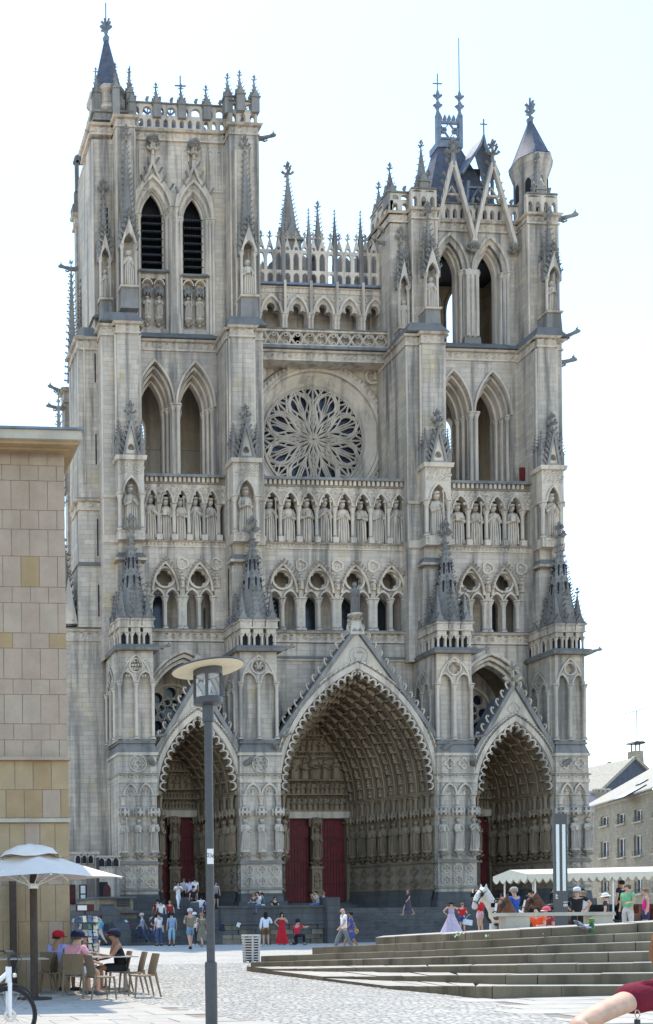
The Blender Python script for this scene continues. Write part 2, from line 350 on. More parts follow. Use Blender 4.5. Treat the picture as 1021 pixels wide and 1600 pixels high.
def gargoyle(mb,p,d,L,m=None):
    p=Vector(p); d=Vector(d).normalized(); up=Vector((0,0,1)); s=L/1.6
    mb.tube([p,p+d*L*.35-up*.02,p+d*L*.7+up*.05*L,p+d*L*.88+up*.10*L,p+d*L+up*.06*L],[.20*s,.17*s,.12*s,.17*s,.07*s],7,m)
    sd=d.cross(up)
    for q in (-1,1):
        crocket(mb,p+d*L*.86+up*.22*s+sd*q*.08*s,up,.14*s,m); mb.tube([p+d*L*.3+sd*q*.15*s,p+d*L*.5+sd*q*.2*s-up*.14*s,p+d*L*.62+sd*q*.18*s-up*.06*s],.06*s,5,m)
def flank(xw,yw):                                         # local (x right, y into wall, z) for a wall that faces -X, x=0 at its far end yw
    return Matrix(((0,1,0,xw),(-1,0,0,yw),(0,0,1,0),(0,0,0,1)))
# ================================================================ CATHEDRAL
CATH=empty('cathedral',(37.4,74,2.15)); tag(CATH,'grey stone gothic cathedral front with rose window and two unequal towers','cathedral')
FLOOR=2.15
KING=[statue_mesh('king_statue',i,True,18,i%3) for i in range(9)]
SAINT=[statue_mesh('saint_statue',20+i,False,18,i%3) for i in range(7)]
SAINTD=[statue_mesh('saint_statue',40+i,False,16,i%3,'portal_stone') for i in range(5)]
def put(mesh,parent,x,y,z,h,rz=0.,wide=1.):
    o=link('statue',mesh,parent,(x,y,z)); o.scale=(h*wide,h*wide,h); o.rotation_euler=(0,0,rz); return o
def corbel(mb,x,y,z,r,h,m=None):
    mb.lathe(x,y,z,[(r*.25,0),(r*.55,h*.25),(r*.45,h*.35),(r*.95,h*.75),(r*1.1,h*.8),(r*1.1,h)],8,m)
    for k in range(8):
        a=2*PI*k/8; crocket(mb,(x+r*.6*math.cos(a),y+r*.6*math.sin(a),z+h*.3),(math.cos(a),math.sin(a),0),h*.35,m)
def garg(par,p,d,L):
    mb=MB(); gargoyle(mb,p,d,L); mb.build('gargoyle','crust',par)
def canopy(mb,x,y,z,r,h,m=None):
    mb.lathe(x,y,z+h*.3,[(r*.8,0),(r*1.05,.02),(r*1.05,h*.3),(r*.8,h*.45),(r*.65,h*.7)],8,m)
    for k in range(8):
        a=2*PI*k/8; mb.lathe(x+r*.95*math.cos(a),y+r*.95*math.sin(a),z,[(.02,0),(r*.22,h*.2),(r*.22,h*.75),(.02,h*1.0)],4,m)
# ---- blind two-light tracery panel: front plate y0..y1 with recesses
def bilancet(mb,cx,w,z0,zc,zt,y0,y1,circle='foil'):
    a=w/4-.14; hl=(zt-zc)*.36
    holes=[]
    for sgn in (-1,1): holes.append(opening(cx+sgn*w/4-a,cx+sgn*w/4+a,z0,zc,hl,5))
    cz=zc+(zt-zc)*.56; cr_=w*.135
    holes.append(foil(cx,cz,cr_*1.15,4,24,.25) if circle=='foil' else circ(cx,cz,cr_,16))
    return holes,cz,cr_
# ---------------------------------------------------------------- four great buttresses between the portals
BX=[(19.3,22.1),(28.3,31.35),(43.3,46.25),(52.55,55.12)]
def buttress(i):
    x0,x1=BX[i]; w=x1-x0; xc=(x0+x1)/2; mb=MB(); Y=70.
    # materials: 0 ashlar 1 carved 2 crust 3 blue plinth
    mb.cm=3; mb.frus(x0-.3,x1+.3,Y-.32,74,FLOOR,2.75,.0); mb.frus(x0-.12,x1+.12,Y-.14,74,2.75,3.35,.06)
    mb.cm=0; mb.box(x0-.02,x1+.02,Y-.03,74,3.35,5.6); mb.box(x0,x1,Y,74,5.6,13.5)
    mb.cm=1
    mb.frus(x0-.12,x1+.12,Y-.14,73.9,3.62,3.80,.1); mb.frus(x0-.16,x1+.16,Y-.18,73.9,5.5,5.74,.14)
    nq=3
    for fl in (0,1):
        if fl: mb.T=flank(x0-.02,72.8); L0,L1=.2,2.75; yy=0
        else: mb.T=None; L0,L1=x0+.1,x1-.1; yy=Y-.03
        for c in range(nq):
            for r in range(2):
                cx=L0+(L1-L0)*(c+.5)/nq; cz=4.22+r*.84; q=min(.38,(L1-L0)/nq*.46)
                mb.ring(foil(cx,cz,q,4,24),foil(cx,cz,q*.78,4,24),yy-.06,yy+.02)
                fig(mb,cx-.07,yy-.01,cz-q*.55,q*1.0,5); fig(mb,cx+.1,yy-.01,cz-q*.5,q*.9,5)
        leafs(mb,L0,L1,yy,4.58,4.74,.3,.05)
    mb.T=None
    # statue storey: little arcade above the statues, strings
    for k in range(3):
        x=x0+.28+(w-.56)*k/2
        corbel(mb,x,Y-.16,5.85,.33,.62); canopy(mb,x,Y-.18,8.95,.4,.62); colonnette(mb,x,Y-.08,9.55,10.55,.13)
    for k in range(2):
        cx=x0+.28+(w-.56)*(k+.5)/2; a=(w-.56)/4-.13; band(mb,cx,10.55,a,.72,.13,Y-.16,Y+.02,6); fig(mb,cx,Y+.02,10.5,.6,6); leafs(mb,cx-a*.8,cx+a*.8,Y,10.5,11.0,.16,.08,2)
    mb.box(x0-.03,x1+.03,Y-.1,72.5,11.42,11.62); frieze(mb,x0-.02,x1+.02,Y-.02,11.62,12.1,.14,2.5)
    if i<2:
        mb.ring(circ(xc,12.83,.66),circ(xc,12.83,.56),Y-.1,Y+.02); leafs(mb,xc-.1,xc+.1,Y,12.75,12.95,.1,.12)
        for k in range(6):
            a=PI*k/3; q=(xc+.34*math.cos(a),12.83+.34*math.sin(a)); mb.ring(circ(q[0],q[1],.19,10),circ(q[0],q[1],.12,10),Y-.07,Y+.02)
    else:
        for s_ in (-.55,.55):
            mb.ring(foil(xc+s_,12.85,.44,4,24,.4),foil(xc+s_,12.85,.31,4,24,.4),Y-.09,Y+.02); leafs(mb,xc+s_-.1,xc+s_+.1,Y,12.75,12.95,.1,.1)
    mb.box(x0-.1,x1+.1,Y-.12,73,13.42,13.62)
    mb.cm=2; mb.frus(x0-.06,x1+.06,Y-.08,73,13.62,14.35,.22,tb=0); mb.frus(x0+.0,x1-.0,Y+.02,73,14.3,14.62,.12)
    # upper stage with blind tracery on front and flank
    mb.cm=0; mb.box(x0+.14,x1-.14,Y+.42,73.2,14.3,21.05)
    h,cz,q=bilancet(mb,xc,w-.1,14.66,18.75,20.9,0,0,'foil' if i!=1 else 'circ')
    mb.prism([(x0+.12,14.5),(x1-.12,14.5),(x1-.12,21.05),(x0+.12,21.05)],Y+.14,Y+.43,h)
    mb.cm=1
    for k in range(3): colonnette(mb,xc+(k-1)*(w-.34)/2,Y+.12,14.62,18.8,.115)
    band(mb,xc,18.8,(w-.1)/2-.32,1.85,.12,Y+.05,Y+.15,8)
    for s_ in (-1,1): band(mb,xc+s_*w/4,18.8,w/4-.22,.7,.1,Y+.07,Y+.15,6)
    mb.ring(circ(xc,cz,q*1.5),circ(xc,cz,q*1.22),Y+.06,Y+.15)
    if i==0: leafs(mb,xc-.8,xc+.8,Y+.14,19.1,20.4,.2,.1,5)
    if i==1:
        for k in range(6): crocket(mb,(xc,Y+.2,cz-.1),(math.cos(k*PI/3),-.5,math.sin(k*PI/3)),.35)
    for fx in (0,):
        mb.T=flank(x0+.14,72.9); mb.cm=0
        h,cz,q=bilancet(mb,1.25,2.3,14.7,18.3,20.2,0,0); mb.prism([(0,14.5),(2.46,14.5),(2.46,21.05),(0,21.05)],-.2,.02,h)
        mb.cm=1
        for k in range(3): colonnette(mb,.2+k*1.05,-.24,14.62,18.4,.11)
        band(mb,1.25,18.4,.85,1.6,.11,-.3,-.2,8)
        for s_ in (-1,1): band(mb,1.25+s_*.55,18.4,.36,.62,.1,-.28,-.2,6)
        mb.T=None
    # ledge
    mb.cm=2; mb.frus(x0-.22,x1+.22,Y-.25,73.2,21.0,21.16,-.12); mb.frus(x0-.34,x1+.34,Y-.37,73.2,21.16,21.42,.2)
    o=mb.build('buttress',['ashlar','carved','crust','blue_plinth'],CATH)
    mb=MB(); mb.cm=0                                     # arcaded tabernacles on top
    def tab(cx,cy,wd,front=True):
        e=wd/2; mb.box(cx-e*.72,cx+e*.72,cy-e*.72,cy+e*.72,22.35,22.7); mb.box(cx-e*.5,cx+e*.5,cy-e*.2,cy+e*.6,21.4,22.4,1)
        for sx in (-1,1):
            for sy in (-1,1): colonnette(mb,cx+sx*e*.66,cy+sy*e*.66,21.38,22.36,.085,6)
        mb.prism([(cx-e*.8,22.15),(cx-e*.3,22.15)]+[(cx-e*.3+e*.3*t*1.0,22.15+.28*math.sin(PI/2*t)) for t in (.4,1.)]+[(cx+e*.3,22.15),(cx+e*.8,22.15),(cx+e*.8,22.75),(cx-e*.8,22.75)],cy-e*.8,cy-e*.5)
        frieze(mb,cx-e,cx+e,cy-e,22.7,23.4,.12,wd)
    wd=(w-.15)/3
    for k in range(3): tab(x0+.07+wd*(k+.5),Y+.4,wd*.92)
    for k in range(3): tab(x0+.35,Y+1.3+k*.75,.7)
    for k in range(2): tab(x1-.35,Y+1.3+k*.9,.7)
    mb.box(x0+.25,x1-.25,Y+.7,73.2,21.3,23.3)
    mb.build('tabernacle_arcade',['carved','void'],o)
    mb=MB(); zc=23.4; cy=71.15
    spire(mb,xc+.05,cy,zc-.2,1.18,6.6,8,.42,.24)
    for sx,hh in ((-1,1.7),(0,1.5),(1,1.7)):
        x=xc+sx*(w/2-.42); pinnacle(mb,x,Y+.42,zc,.62,.12,hh+.4,.32,.14)
    for k in range(2): pinnacle(mb,x0+.35,Y+1.4+k*.85,zc,.6,.1,1.7,.32,.14)
    pinnacle(mb,x1-.35,Y+1.7,zc,.6,.1,1.7,.32,.14)
    mb.lathe(xc+.05,cy,29.4,[(.16,0),(.13,.6)],6); finial(mb,xc+.05,cy,29.7,1.15)
    for zz,rr in ((26.2,.67),(27.6,.45)):                # dark slits through the spirelet
        for e in range(8):
            a=2*PI*e/8; mb.T=Matrix.Translation((xc+.05,cy,0))@Matrix.Rotation(a+PI/2,4,'Z'); mb.box(-.05,.05,-rr-.02,-rr+.2,zz-.45,zz+.45,1); mb.T=None
    mb.build('spirelet',['crust','void'],o)
    for k in range(3):
        x=x0+.28+(w-.56)*k/2; put(RND.choice(SAINT),o,x,Y-.2,6.45,2.38+.1*RND.random(),RND.uniform(-.3,.3),.85)
    garg(o,(x1-.1,Y+.2,21.3),(1,-.15,0),1.3)
    if i<3: garg(o,(x1+.1,Y+.3,14.9),(.8,-.6,0),.9)
    return o
BUT=[buttress(i) for i in range(4)]
# ---------------------------------------------------------------- portals
def portal(name,cx,a0,h0,gz,Yd,ad,hd,norders,nst,spring=10.85,doors=True):
    Yf=70.35; mb=MB(); mb.cm=0                           # 0 pale ashlar 1 carved pale 2 lead 3 crust
    A=arch(a0,h0,14,cx,spring)
    zb=spring+ (gz-spring)*.28
    poly=[(cx-a0-.42,spring-.3),(cx-a0,spring-.3)]+A+[(cx+a0,spring-.3),(cx+a0+.42,spring-.3),(cx+a0+.42,zb),(cx,gz),(cx-a0-.42,zb)]
    mb.prism(poly,Yf,Yf+.55)
    mb.cm=1; band(mb,cx,spring,a0+.05,h0+.05,.32,Yf-.12,Yf+.02,16); band(mb,cx,spring,a0+.55,h0+.62,.1,Yf-.14,Yf+.02,16)
    O=arch(a0+.47,h0+.55,26,cx,spring)                   # row of leaves round the arch
    for p,q in zip(O[:-1],O[1:]):
        mx,mz=(p[0]+q[0])/2,(p[1]+q[1])/2
        crocket(mb,(mx,Yf-.02,mz),(0,-1,0),.2)
    # cusped lace hanging from the arch edge
    n=int((a0+h0)*2/.80); L=arch(a0-.04,h0-.06,n//2,cx,spring+.1)
    for i in range(len(L)-1):
        p=Vector((L[i][0],0,L[i][1])); q=Vector((L[i+1][0],0,L[i+1][1])); mid=(p+q)/2; t=(q-p).normalized(); nn=Vector((t.z,0,-t.x)); ln=(q-p).length
        if nn.dot(Vector((cx,0,spring+h0*.3))-mid)<0: nn=-nn
        arc=[]; ins=[]
        for k in range(9):
            th=PI*k/8; arc.append(mid-t*math.cos(th)*ln*.52+nn*(.02+math.sin(th)*ln*.0)+nn*ln*.62*(1-math.sin(th))); ins.append(mid-t*math.cos(th)*ln*.36+nn*ln*(.62*(1-math.sin(th))+.13*math.sin(th)+.08))
        mb.ring([(v.x,v.z) for v in arc],[(v.x,v.z) for v in ins],Yf-.04,Yf+.14,False)
        tip=p+nn*ln*.72; mb.lathe(tip.x,Yf+.05,tip.z-.1,[(.03,0),(.14,.09),(.03,.2)],5)
    # coping and crockets of the gable
    for sgn in (-1,1):
        p0=Vector((cx+sgn*(a0+.5),0,zb-.05)); p1=Vector((cx,0,gz+.1)); d=p1-p0; t=d.normalized(); nn=Vector((t.z,0,-t.x))*(-1 if sgn>0 else 1); nn=nn if nn.z>0 else -nn
        mb.cm=3; mb.add([tuple(p0+Vector((0,Yf-.16,0))),tuple(p1+Vector((0,Yf-.16,0))),tuple(p1+nn*.3+Vector((0,Yf-.16,0))),tuple(p0+nn*.3+Vector((0,Yf-.16,0))),
                         tuple(p0+Vector((0,Yf+.6,0))),tuple(p1+Vector((0,Yf+.6,0))),tuple(p1+nn*.3+Vector((0,Yf+.6,0))),tuple(p0+nn*.3+Vector((0,Yf+.6,0)))],
                        [(0,1,2,3),(3,2,6,7),(0,4,5,1),(4,7,6,5),(1,5,6,2),(0,3,7,4)] if sgn<0 else [(1,0,3,2),(2,3,7,6),(4,0,1,5),(7,4,5,6),(5,1,2,6),(3,0,4,7)])
        mb.cm=1; k=int(d.length/.72)
        for j in range(k):
            q=p0+d*((j+.6)/k)+nn*.28; q.y=Yf+.1; hook(mb,q,Vector((sgn*.8,0,.6)),.56)
        # lead roof of the porch running back to the wall
        mb.cm=2; r0=Vector((cx+sgn*(a0+.35),Yf+.5,zb-.15)); r1=Vector((cx,Yf+.5,gz-.2)); r2=r1+Vector((0,2.2,0)); r3=r0+Vector((0,2.2,0))
        f=[(0,1,2,3)] if sgn<0 else [(3,2,1,0)]; mb.add([tuple(r0),tuple(r1),tuple(r2),tuple(r3)],f)
    mb.cm=1
    if name=='central':
        mb.frus(cx-.55,cx+.55,Yf-.2,Yf+.7,gz-.2,gz+.9,.2); corbel(mb,cx,Yf+.2,gz+.7,.5,.7); mb.ring(circ(cx+.2,gz-1.75,.75),circ(cx+.2,gz-1.75,.65),Yf-.06,Yf+.02)
        for k in range(3): t=2*PI*k/3+.4; mb.tube([(cx+.2+.45*math.cos(t+u*1.1)*(1-.25*u),Yf-.02,gz-1.75+.45*math.sin(t+u*1.1)*(1-.25*u)) for u in (0,.4,.8,1.2,1.6)],[.04,.09,.12,.1,.04],5)
    else:
        finial(mb,cx,Yf+.2,gz-.1,1.5); mb.ring(foil(cx,gz-1.5,.52,4,28),foil(cx,gz-1.5,.40,4,28),Yf-.06,Yf+.02); leafs(mb,cx-.3,cx+.3,Yf,gz-1.75,gz-1.2,.16,.06,3)
    for sgn in (-1,1): mb.tube([(cx+sgn*(a0+.35),Yf-.1,zb-.25),(cx+sgn*(a0+.6),Yf-.5,zb-.1),(cx+sgn*(a0+.75),Yf-.85,zb+.1)],[.25,.22,.15],6,3)
    P=mb.build('portal',['pale_stone','carved','lead','crust'],CATH)
    # stepped orders of the vault, each with its row of figures
    for k in range(norders):
        t0=k/norders; t1=(k+1)/norders; mb=MB()
        aa=a0+(ad-a0)*t1; hh=h0+(hd-h0)*t1; ab=a0+(ad-a0)*t0; hb=h0+(hd-h0)*t0; y0=Yf+.4+(Yd-Yf-.4)*t0; y1=Yf+.4+(Yd-Yf-.4)*t1
        I=arch(aa,hh,16,cx,spring); O=arch(ab+.12,hb+.14,16,cx,spring)
        mb.ring(O,I,y0+.02,y1+.05,False)
        I2=arch(aa+.05,hh+.06,16,cx,spring); mb.tube([(p[0],y0,p[1]) for p in I2],.075,5); mb.tube([(p[0],y0-.02,p[1]) for p in arch(aa+.2,hh+.24,16,cx,spring)],.05,4)
        dn=y1-y0; am=aa-.02; n=max(5,int((am+hh)*.95/1.0)); Lm=arch(am,hh-.02,n*2,cx,spring)
        for j in range(1,len(Lm)-1,2):
            if abs(j-2*n)<1: continue
            p=Lm[j]; q=Lm[j+1]; o_=Lm[j-1]; side=-1 if p[0]<cx else 1
            tx,tz=(q[0]-o_[0],q[1]-o_[1]); 
            if tz<0: tx,tz=-tx,-tz
            til=math.atan2(tx,tz)
            if tz<.12: continue
            fig(mb,p[0]-side*.06,y0+dn*.42,p[1]-.35,.62*min(1.15,a0/5),7,til,True)
            mb.lathe(p[0]+.38*math.sin(til)-side*.06,y0+dn*.4,p[1]+.38*math.cos(til)-.05,[(.05,0),(.25,.05),(.25,.16),(.1,.24)],6)
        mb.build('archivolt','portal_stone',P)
    # splayed jambs
    for sgn in (-1,1):
        mb=MB(); xf=cx+sgn*a0; xd=cx+sgn*(ad-.0); mb.cm=0
        for z0,z1,off in ((FLOOR,3.0,.42),(3.0,3.45,.3),(3.45,5.6,.18),(5.6,spring,0)):
            p=[(xf-sgn*off,Yf-.0),(xd-sgn*off,Yd),(xd+sgn*1.2,Yd+.3),(xf+sgn*.12,Yf+.5)]
            vs=[(q[0],q[1],z0) for q in p]+[(q[0],q[1],z1) for q in p]; f=[(0,1,5,4),(1,2,6,5),(4,5,6,7),(3,0,4,7)]
            mb.add(vs,f if sgn>0 else [tuple(reversed(x)) for x in f],2 if z0<3.4 else 0)
        d=Vector((xd-xf,Yd-Yf,0)); L=d.length; u=d.normalized(); nv=Vector((-sgn*abs(u.y),-abs(u.x),0)).normalized(); 
        def along(t,off,z): q=Vector((xf,Yf,0))+d*t+nv*off; return Vector((q.x,q.y,z))
        mb.cm=1
        for z0,h,o1 in ((3.5,.16,.3),(5.5,.2,.3),(spring-.25,.28,.22)):
            a_=along(0,o1-.1,z0+h/2); b_=along(1,o1-.1,z0+h/2); mb.tube([tuple(a_),tuple(b_)],h*.62,6)
        # diamond and quatrefoil reliefs on the socle
        nq=max(3,int(L/1.0))
        M=Matrix(((u.x,-nv.x,0,0),(u.y,-nv.y,0,0),(0,0,1,0),(0,0,0,1))); M=Matrix.Translation(along(0,.2,0))@M; mb.T=M
        for c in range(nq):
            for r in range(2):
                qx=L*(c+.5)/nq; qz=4.05+r*.9; q=.36; mb.ring([(qx+q*1.2*math.cos(PI*e/2),qz+q*1.2*math.sin(PI*e/2)) for e in range(4)],[(qx+q*.95*math.cos(PI*e/2),qz+q*.95*math.sin(PI*e/2)) for e in range(4)],-.07,.1)
                mb.ring(foil(qx,qz,q*.7,4,16),foil(qx,qz,q*.5,4,16),-.06,.1)
        mb.T=None
        for k in range(nst):
            t=(k+.5)/nst; c_=along(t,.22,0); corbel(mb,c_.x,c_.y,5.8,.31,.62); canopy(mb,c_.x,c_.y,8.95,.40,.62)
            g=along((k+1)/nst,.08,0); colonnette(mb,g.x,g.y,5.7,spring-.3,.12,6); colonnette(mb,c_.x,c_.y,9.5,spring-.25,.1,6)
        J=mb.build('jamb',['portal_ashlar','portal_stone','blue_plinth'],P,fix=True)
        for k in range(nst):
            t=(k+.5)/nst; c_=along(t,.24,0); put(SAINTD[(k*2+(sgn>0))%5],J,c_.x,c_.y,6.4,2.4+.12*RND.random(),math.atan2(nv.x,-nv.y)*.8+RND.uniform(-.2,.2),.9)
    # tympanum
    mb=MB(); zl=9.55
    tp=[(cx-ad-.3,zl+.55)]+[(cx+ad+.3,zl+.55)]+arch(ad+.3,hd+.2,12,cx,spring)[::-1]; mb.prism(tp,Yd-.1,Yd+.4)
    mb.box(cx-ad-.2,cx+ad+.2,Yd-.32,Yd+.1,zl,zl+.55,1)
    H=hd+spring-zl-.55; z=zl+.62
    rows=[(.17,.95),(.15,.95),(.30,1.),(.17,.9),(.12,.9)]
    prof_=arch(ad,hd,20,cx,spring)[20:]
    def halfw(zv):
        for p,q in zip(prof_,prof_[1:]):
            if q[1]<=zv<=p[1]: return max(.15,p[0]-cx)
        return ad if zv<spring else .15
    for r,(fr,sc) in enumerate(rows):
        hh=H*fr; half=ad
        half=min(ad,halfw(z+hh*.8)+.05)
        mb.box(cx-half-.1,cx+half+.1,Yd-.38,Yd-.05,z-.06,z+.06); n=max(1,int(half*2/(hh*(.34 if r<2 else .37))))
        for j in range(n):
            x=cx-half+2*half*(j+.5)/n; c_=abs(x-cx)/max(half,.1); big=1.15 if (r==2 and c_<.16) else .9
            fig(mb,x,Yd-.2,z+.05,hh*.9*big*sc*RND.uniform(.9,1.05),8,RND.uniform(-.1,.1),r==2 and c_<.2)
        leafs(mb,cx-half*.9,cx+half*.9,Yd-.12,z+hh*.72,z+hh,.24,.3,1 if r<2 else 2)
        z+=hh+.04
    leafs(mb,cx-ad*.3,cx+ad*.3,Yd-.12,z-.2,z+.7,.3,.2,3)
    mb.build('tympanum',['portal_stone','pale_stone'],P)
    # doors and trumeau
    tw=.42; zd=2.72
    mb=MB(); mb.box(cx-tw,cx+tw,Yd-.5,Yd+.1,zd-.5,5.6); mb.box(cx-tw-.08,cx+tw+.08,Yd-.58,Yd,3.6,3.75); mb.box(cx-tw-.1,cx+tw+.1,Yd-.6,Yd,5.45,5.65); mb.box(cx-tw*.7,cx+tw*.7,Yd-.3,Yd+.1,5.6,zl)
    mb.ring(opening(cx-.27,cx+.27,3.9,4.8,.45,5),opening(cx-.19,cx+.19,3.98,4.8,.35,5),Yd-.6,Yd-.45); fig(mb,cx,Yd-.5,3.95,1.1,8)
    corbel(mb,cx,Yd-.3,5.65,.38,.7); canopy(mb,cx,Yd-.3,8.85,.48,.75)
    for sgn in (-1,1): mb.box(cx+sgn*(ad-.1)-.28,cx+sgn*(ad-.1)+.28,Yd-.3,Yd+.2,zd-.5,zl); corbel(mb,cx+sgn*(ad-.3),Yd-.2,8.9,.25,.65)
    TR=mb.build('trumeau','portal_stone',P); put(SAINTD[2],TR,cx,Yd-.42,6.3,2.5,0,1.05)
    for sgn in (-1,1):
        xa,xb=sorted((cx+sgn*tw,cx+sgn*(ad-.35))); mb=MB(); mb.box(xa,xb,Yd+.10,Yd+.2,zd,zl,1)
        D=mb.build('door',['door_red','door_rib'],P); n=max(4,int((xb-xa)/.24))
        me=None
        for j in range(n):
            if me is None:
                pb=MB(); wv=(xb-xa)/n; pb.frus(.012,wv-.012,-.035,.0,0,zl-zd,.0); po=pb.build('plank','door_red',None,0); me=po.data; bpy.data.objects.remove(po)
            link('plank',me,D,(xa+j*(xb-xa)/n,Yd+.095,zd))
        mb=MB()
        for zz in (zd+.05,zd+1.5,zd+3.3,zd+5.2,zl-.15): mb.box(xa+.02,xb-.02,Yd+.02,Yd+.055,zz,zz+.1)
        mb.build('strap','door_rib',D)
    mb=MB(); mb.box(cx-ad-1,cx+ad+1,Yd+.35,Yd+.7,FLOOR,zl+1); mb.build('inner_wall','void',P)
    mb=MB()
    for k in range(3): mb.box(cx-a0+.4+k*.2,cx+a0-.4-k*.2,Yd-1.6+k*.45,Yd+.3,FLOOR+.19*k-.05,FLOOR+.19*(k+1))
    mb.build('threshold_step','blue_plinth',P)
    return P
portal('left',25.3,2.98,5.45,18.6,76.2,2.05,3.9,6,6)
PC=portal('central',37.4,5.92,9.0,22.6,77.4,2.95,6.7,8,8)
portal('right',49.6,3.0,5.15,18.5,76.2,2.05,3.9,6,6)
put(statue_mesh('gable_statue',77,False,18,2,'crust'),PC,37.4,70.55,24.0,2.4,0,.85)
# ---------------------------------------------------------------- front wall up to the kings (bays left, centre, right)
BAYS=[(22.1,28.3,25.3),(31.35,43.3,37.4),(46.25,52.55,49.6)]
for bi,(x0,x1,cx) in enumerate(BAYS):
    mb=MB(); YW=73.0
    if bi==1:
        Aw=arch(6.35,9.55,12,cx,10.85); mb.prism([(x0-.3,10.8),(cx-6.35,10.8)]+Aw+[(cx+6.35,10.8),(x1+.3,10.8),(x1+.3,22.5),(x0-.3,22.5)],YW,YW+.6,back=True); mb.box(x0-.2,x1+.2,YW-.12,YW+.2,21.15,21.3,1); mb.frus(x0-.2,x1+.2,YW-.2,YW+.2,21.3,21.5,.1,2)
    else:
        a=3.05; zs=17.6; h=4.15
        A=arch(a,h,12,cx,zs); mb.prism([(x0-.3,15),(cx-a,15)]+A+[(cx+a,15),(x1+.3,15),(x1+.3,22.5),(x0-.3,22.5)],YW,YW+.5,back=True)
        mb.cm=1
        for k in range(3): band(mb,cx,zs,a-.02-.26*k,h-.03-.33*k,.2,YW-.12+.25*k,YW+.5+.25*k,12)
        mb.cm=0; V=arch(a-.1,h-.1,12,cx,zs)              # barrel behind the arch
        n=len(V); vs=[(p[0],YW+.5,p[1]) for p in V]+[(p[0],YW+3.6,p[1]) for p in V]; mb.add(vs,[(i,i+1,n+i+1,n+i) for i in range(n-1)],3)
        mb.box(x0-.3,x0+.1,YW+.4,YW+4,15,18,3); mb.box(x1-.1,x1+.3,YW+.4,YW+4,15,18,3)
        hol=[circ(cx,17.9,1.0,24)]+[circ(cx+1.55*math.cos(PI*k/4),17.9+1.55*math.sin(PI*k/4),.42,12) for k in range(8)]
        mb.prism([(cx-3.2,14),(cx+3.2,14),(cx+3.2,22.3),(cx-3.2,22.3)],YW+3.3,YW+3.6,hol)
        mb.cm=1; mb.ring(circ(cx,17.9,2.25,28),circ(cx,17.9,2.05,28),YW+3.15,YW+3.32)
        for k in range(8): p=(cx+.82*math.cos(PI*(k+.5)/4),17.9+.82*math.sin(PI*(k+.5)/4)); mb.ring(circ(p[0],p[1],.33,12),circ(p[0],p[1],.25,12),YW+3.25,YW+3.4)
        mb.box(cx-3.2,cx+3.2,YW+3.7,YW+3.8,14,22.3,4)
    mb.cm=1; frieze(mb,x0-.6,x1+.75,YW-.0,22.55,23.5,.3,.8)
    mb.build('wall',['ashlar','carved','crust','portal_ashlar','glass_dark'],CATH)
    # triforium arcade
    mb=MB(); n=[2,4,2][bi]; Y0=73.0; zc=26.05; holes=[]; uw=(x1-x0-(.9 if bi!=1 else .5))/n; xs=x0+(x1-x0-uw*n)/2+(0 if bi!=2 else .0)
    T=MB(); Bk=MB(); darks=[]
    for k in range(n):
        c=xs+uw*(k+.5); A=arch(uw/2-.18,2.3,8,c,zc+.3); holes.append([(c-uw/2+.18,23.5),(c+uw/2-.18,23.5)]+A[::-1])
        # tracery plate set in the opening
        q=uw/2-.2; hol=[]
        for s_ in (-1,1): hol.append(opening(c+s_*q/2-q*.41,c+s_*q/2+q*.41,23.56,zc-.22,.68,6))
        hol.append(foil(c,27.42,.66,4,32,.25))
        A2=arch(q+.05,2.34,8,c,zc+.3)
        T.prism([(c-q-.05,23.5),(c+q+.05,23.5)]+A2[::-1],Y0+.25,Y0+.5,hol,back=True)
        T.ring(circ(c,27.42,.84,28),circ(c,27.42,.68,28),Y0+.02,Y0+.3)
        for s_ in (-1,1): band(T,c+s_*q/2,zc-.22,q*.40,.68,.13,Y0+.06,Y0+.3,7)
        for s_ in (-1,0,1): colonnette(T,c+s_*(q-.02),Y0+.12,23.5,zc-.05,.15)
        band(T,c,zc+.3,uw/2-.42,2.05,.16,Y0-.12,Y0+.02,10,None,0)
        L=arch(uw/2-.2,2.32,9,c,zc+.3)
        for p in L[1:-1]: crocket(T,(p[0],Y0-.05,p[1]),(0,-1,0),.3)
        if k<n: 
            xx=c+uw/2
            if k<n-1 or bi!=1: T.ring(foil(xx,28.45,.52,3,24,.2),foil(xx,28.45,.38,3,24,.3),Y0-.1,Y0+.02); leafs(T,xx-.2,xx+.2,Y0,28.2,28.7,.2,.1,2); fig(T,xx,Y0-.02,26.6,1.2,7)
        darks.append(opening(c-q*.95+.62,c-.0+.62,23.6,25.9,.7,4) if not(bi==0 and k==1) else opening(c+q*.8,c+q*.95,23.6,25.5,.2,3))
    mb.prism([(x0-.6,23.5),(x1+.75,23.5),(x1+.75,29.75),(x0-.6,29.75)],Y0,Y0+.55,holes)
    mb.prism([(x0-.7,23.4),(x1+.8,23.4),(x1+.8,29.8),(x0-.7,29.8)],Y0+1.7,Y0+2.0,darks); mb.box(x0-.7,x1+.8,Y0+2.05,Y0+2.15,23.4,29.8,2)
    mb.box(x0-.3,x1+.3,Y0+.5,Y0+2,23.3,23.48)
    mb.cm=1; frieze(mb,x0-.6,x1+.75,Y0-.02,29.68,30.2,.2,2.2)
    G=mb.build('triforium_gallery',['ashlar','carved','glass_dark'],CATH); T.build('tracery','carved',G)
    # gallery of kings
    mb=MB(); n=[5,8,4][bi]; mb.cm=0; xa,xb=(x0+.2,x1-.2) if bi!=1 else (x0+.15,x1-.35)
    uw=(xb-xa)/n; zc=33.0; hol=[]
    for k in range(n):
        c=xa+uw*(k+.5); A=arch(uw/2-.13,1.05,6,c,zc); hol+= (A if k==0 else A)
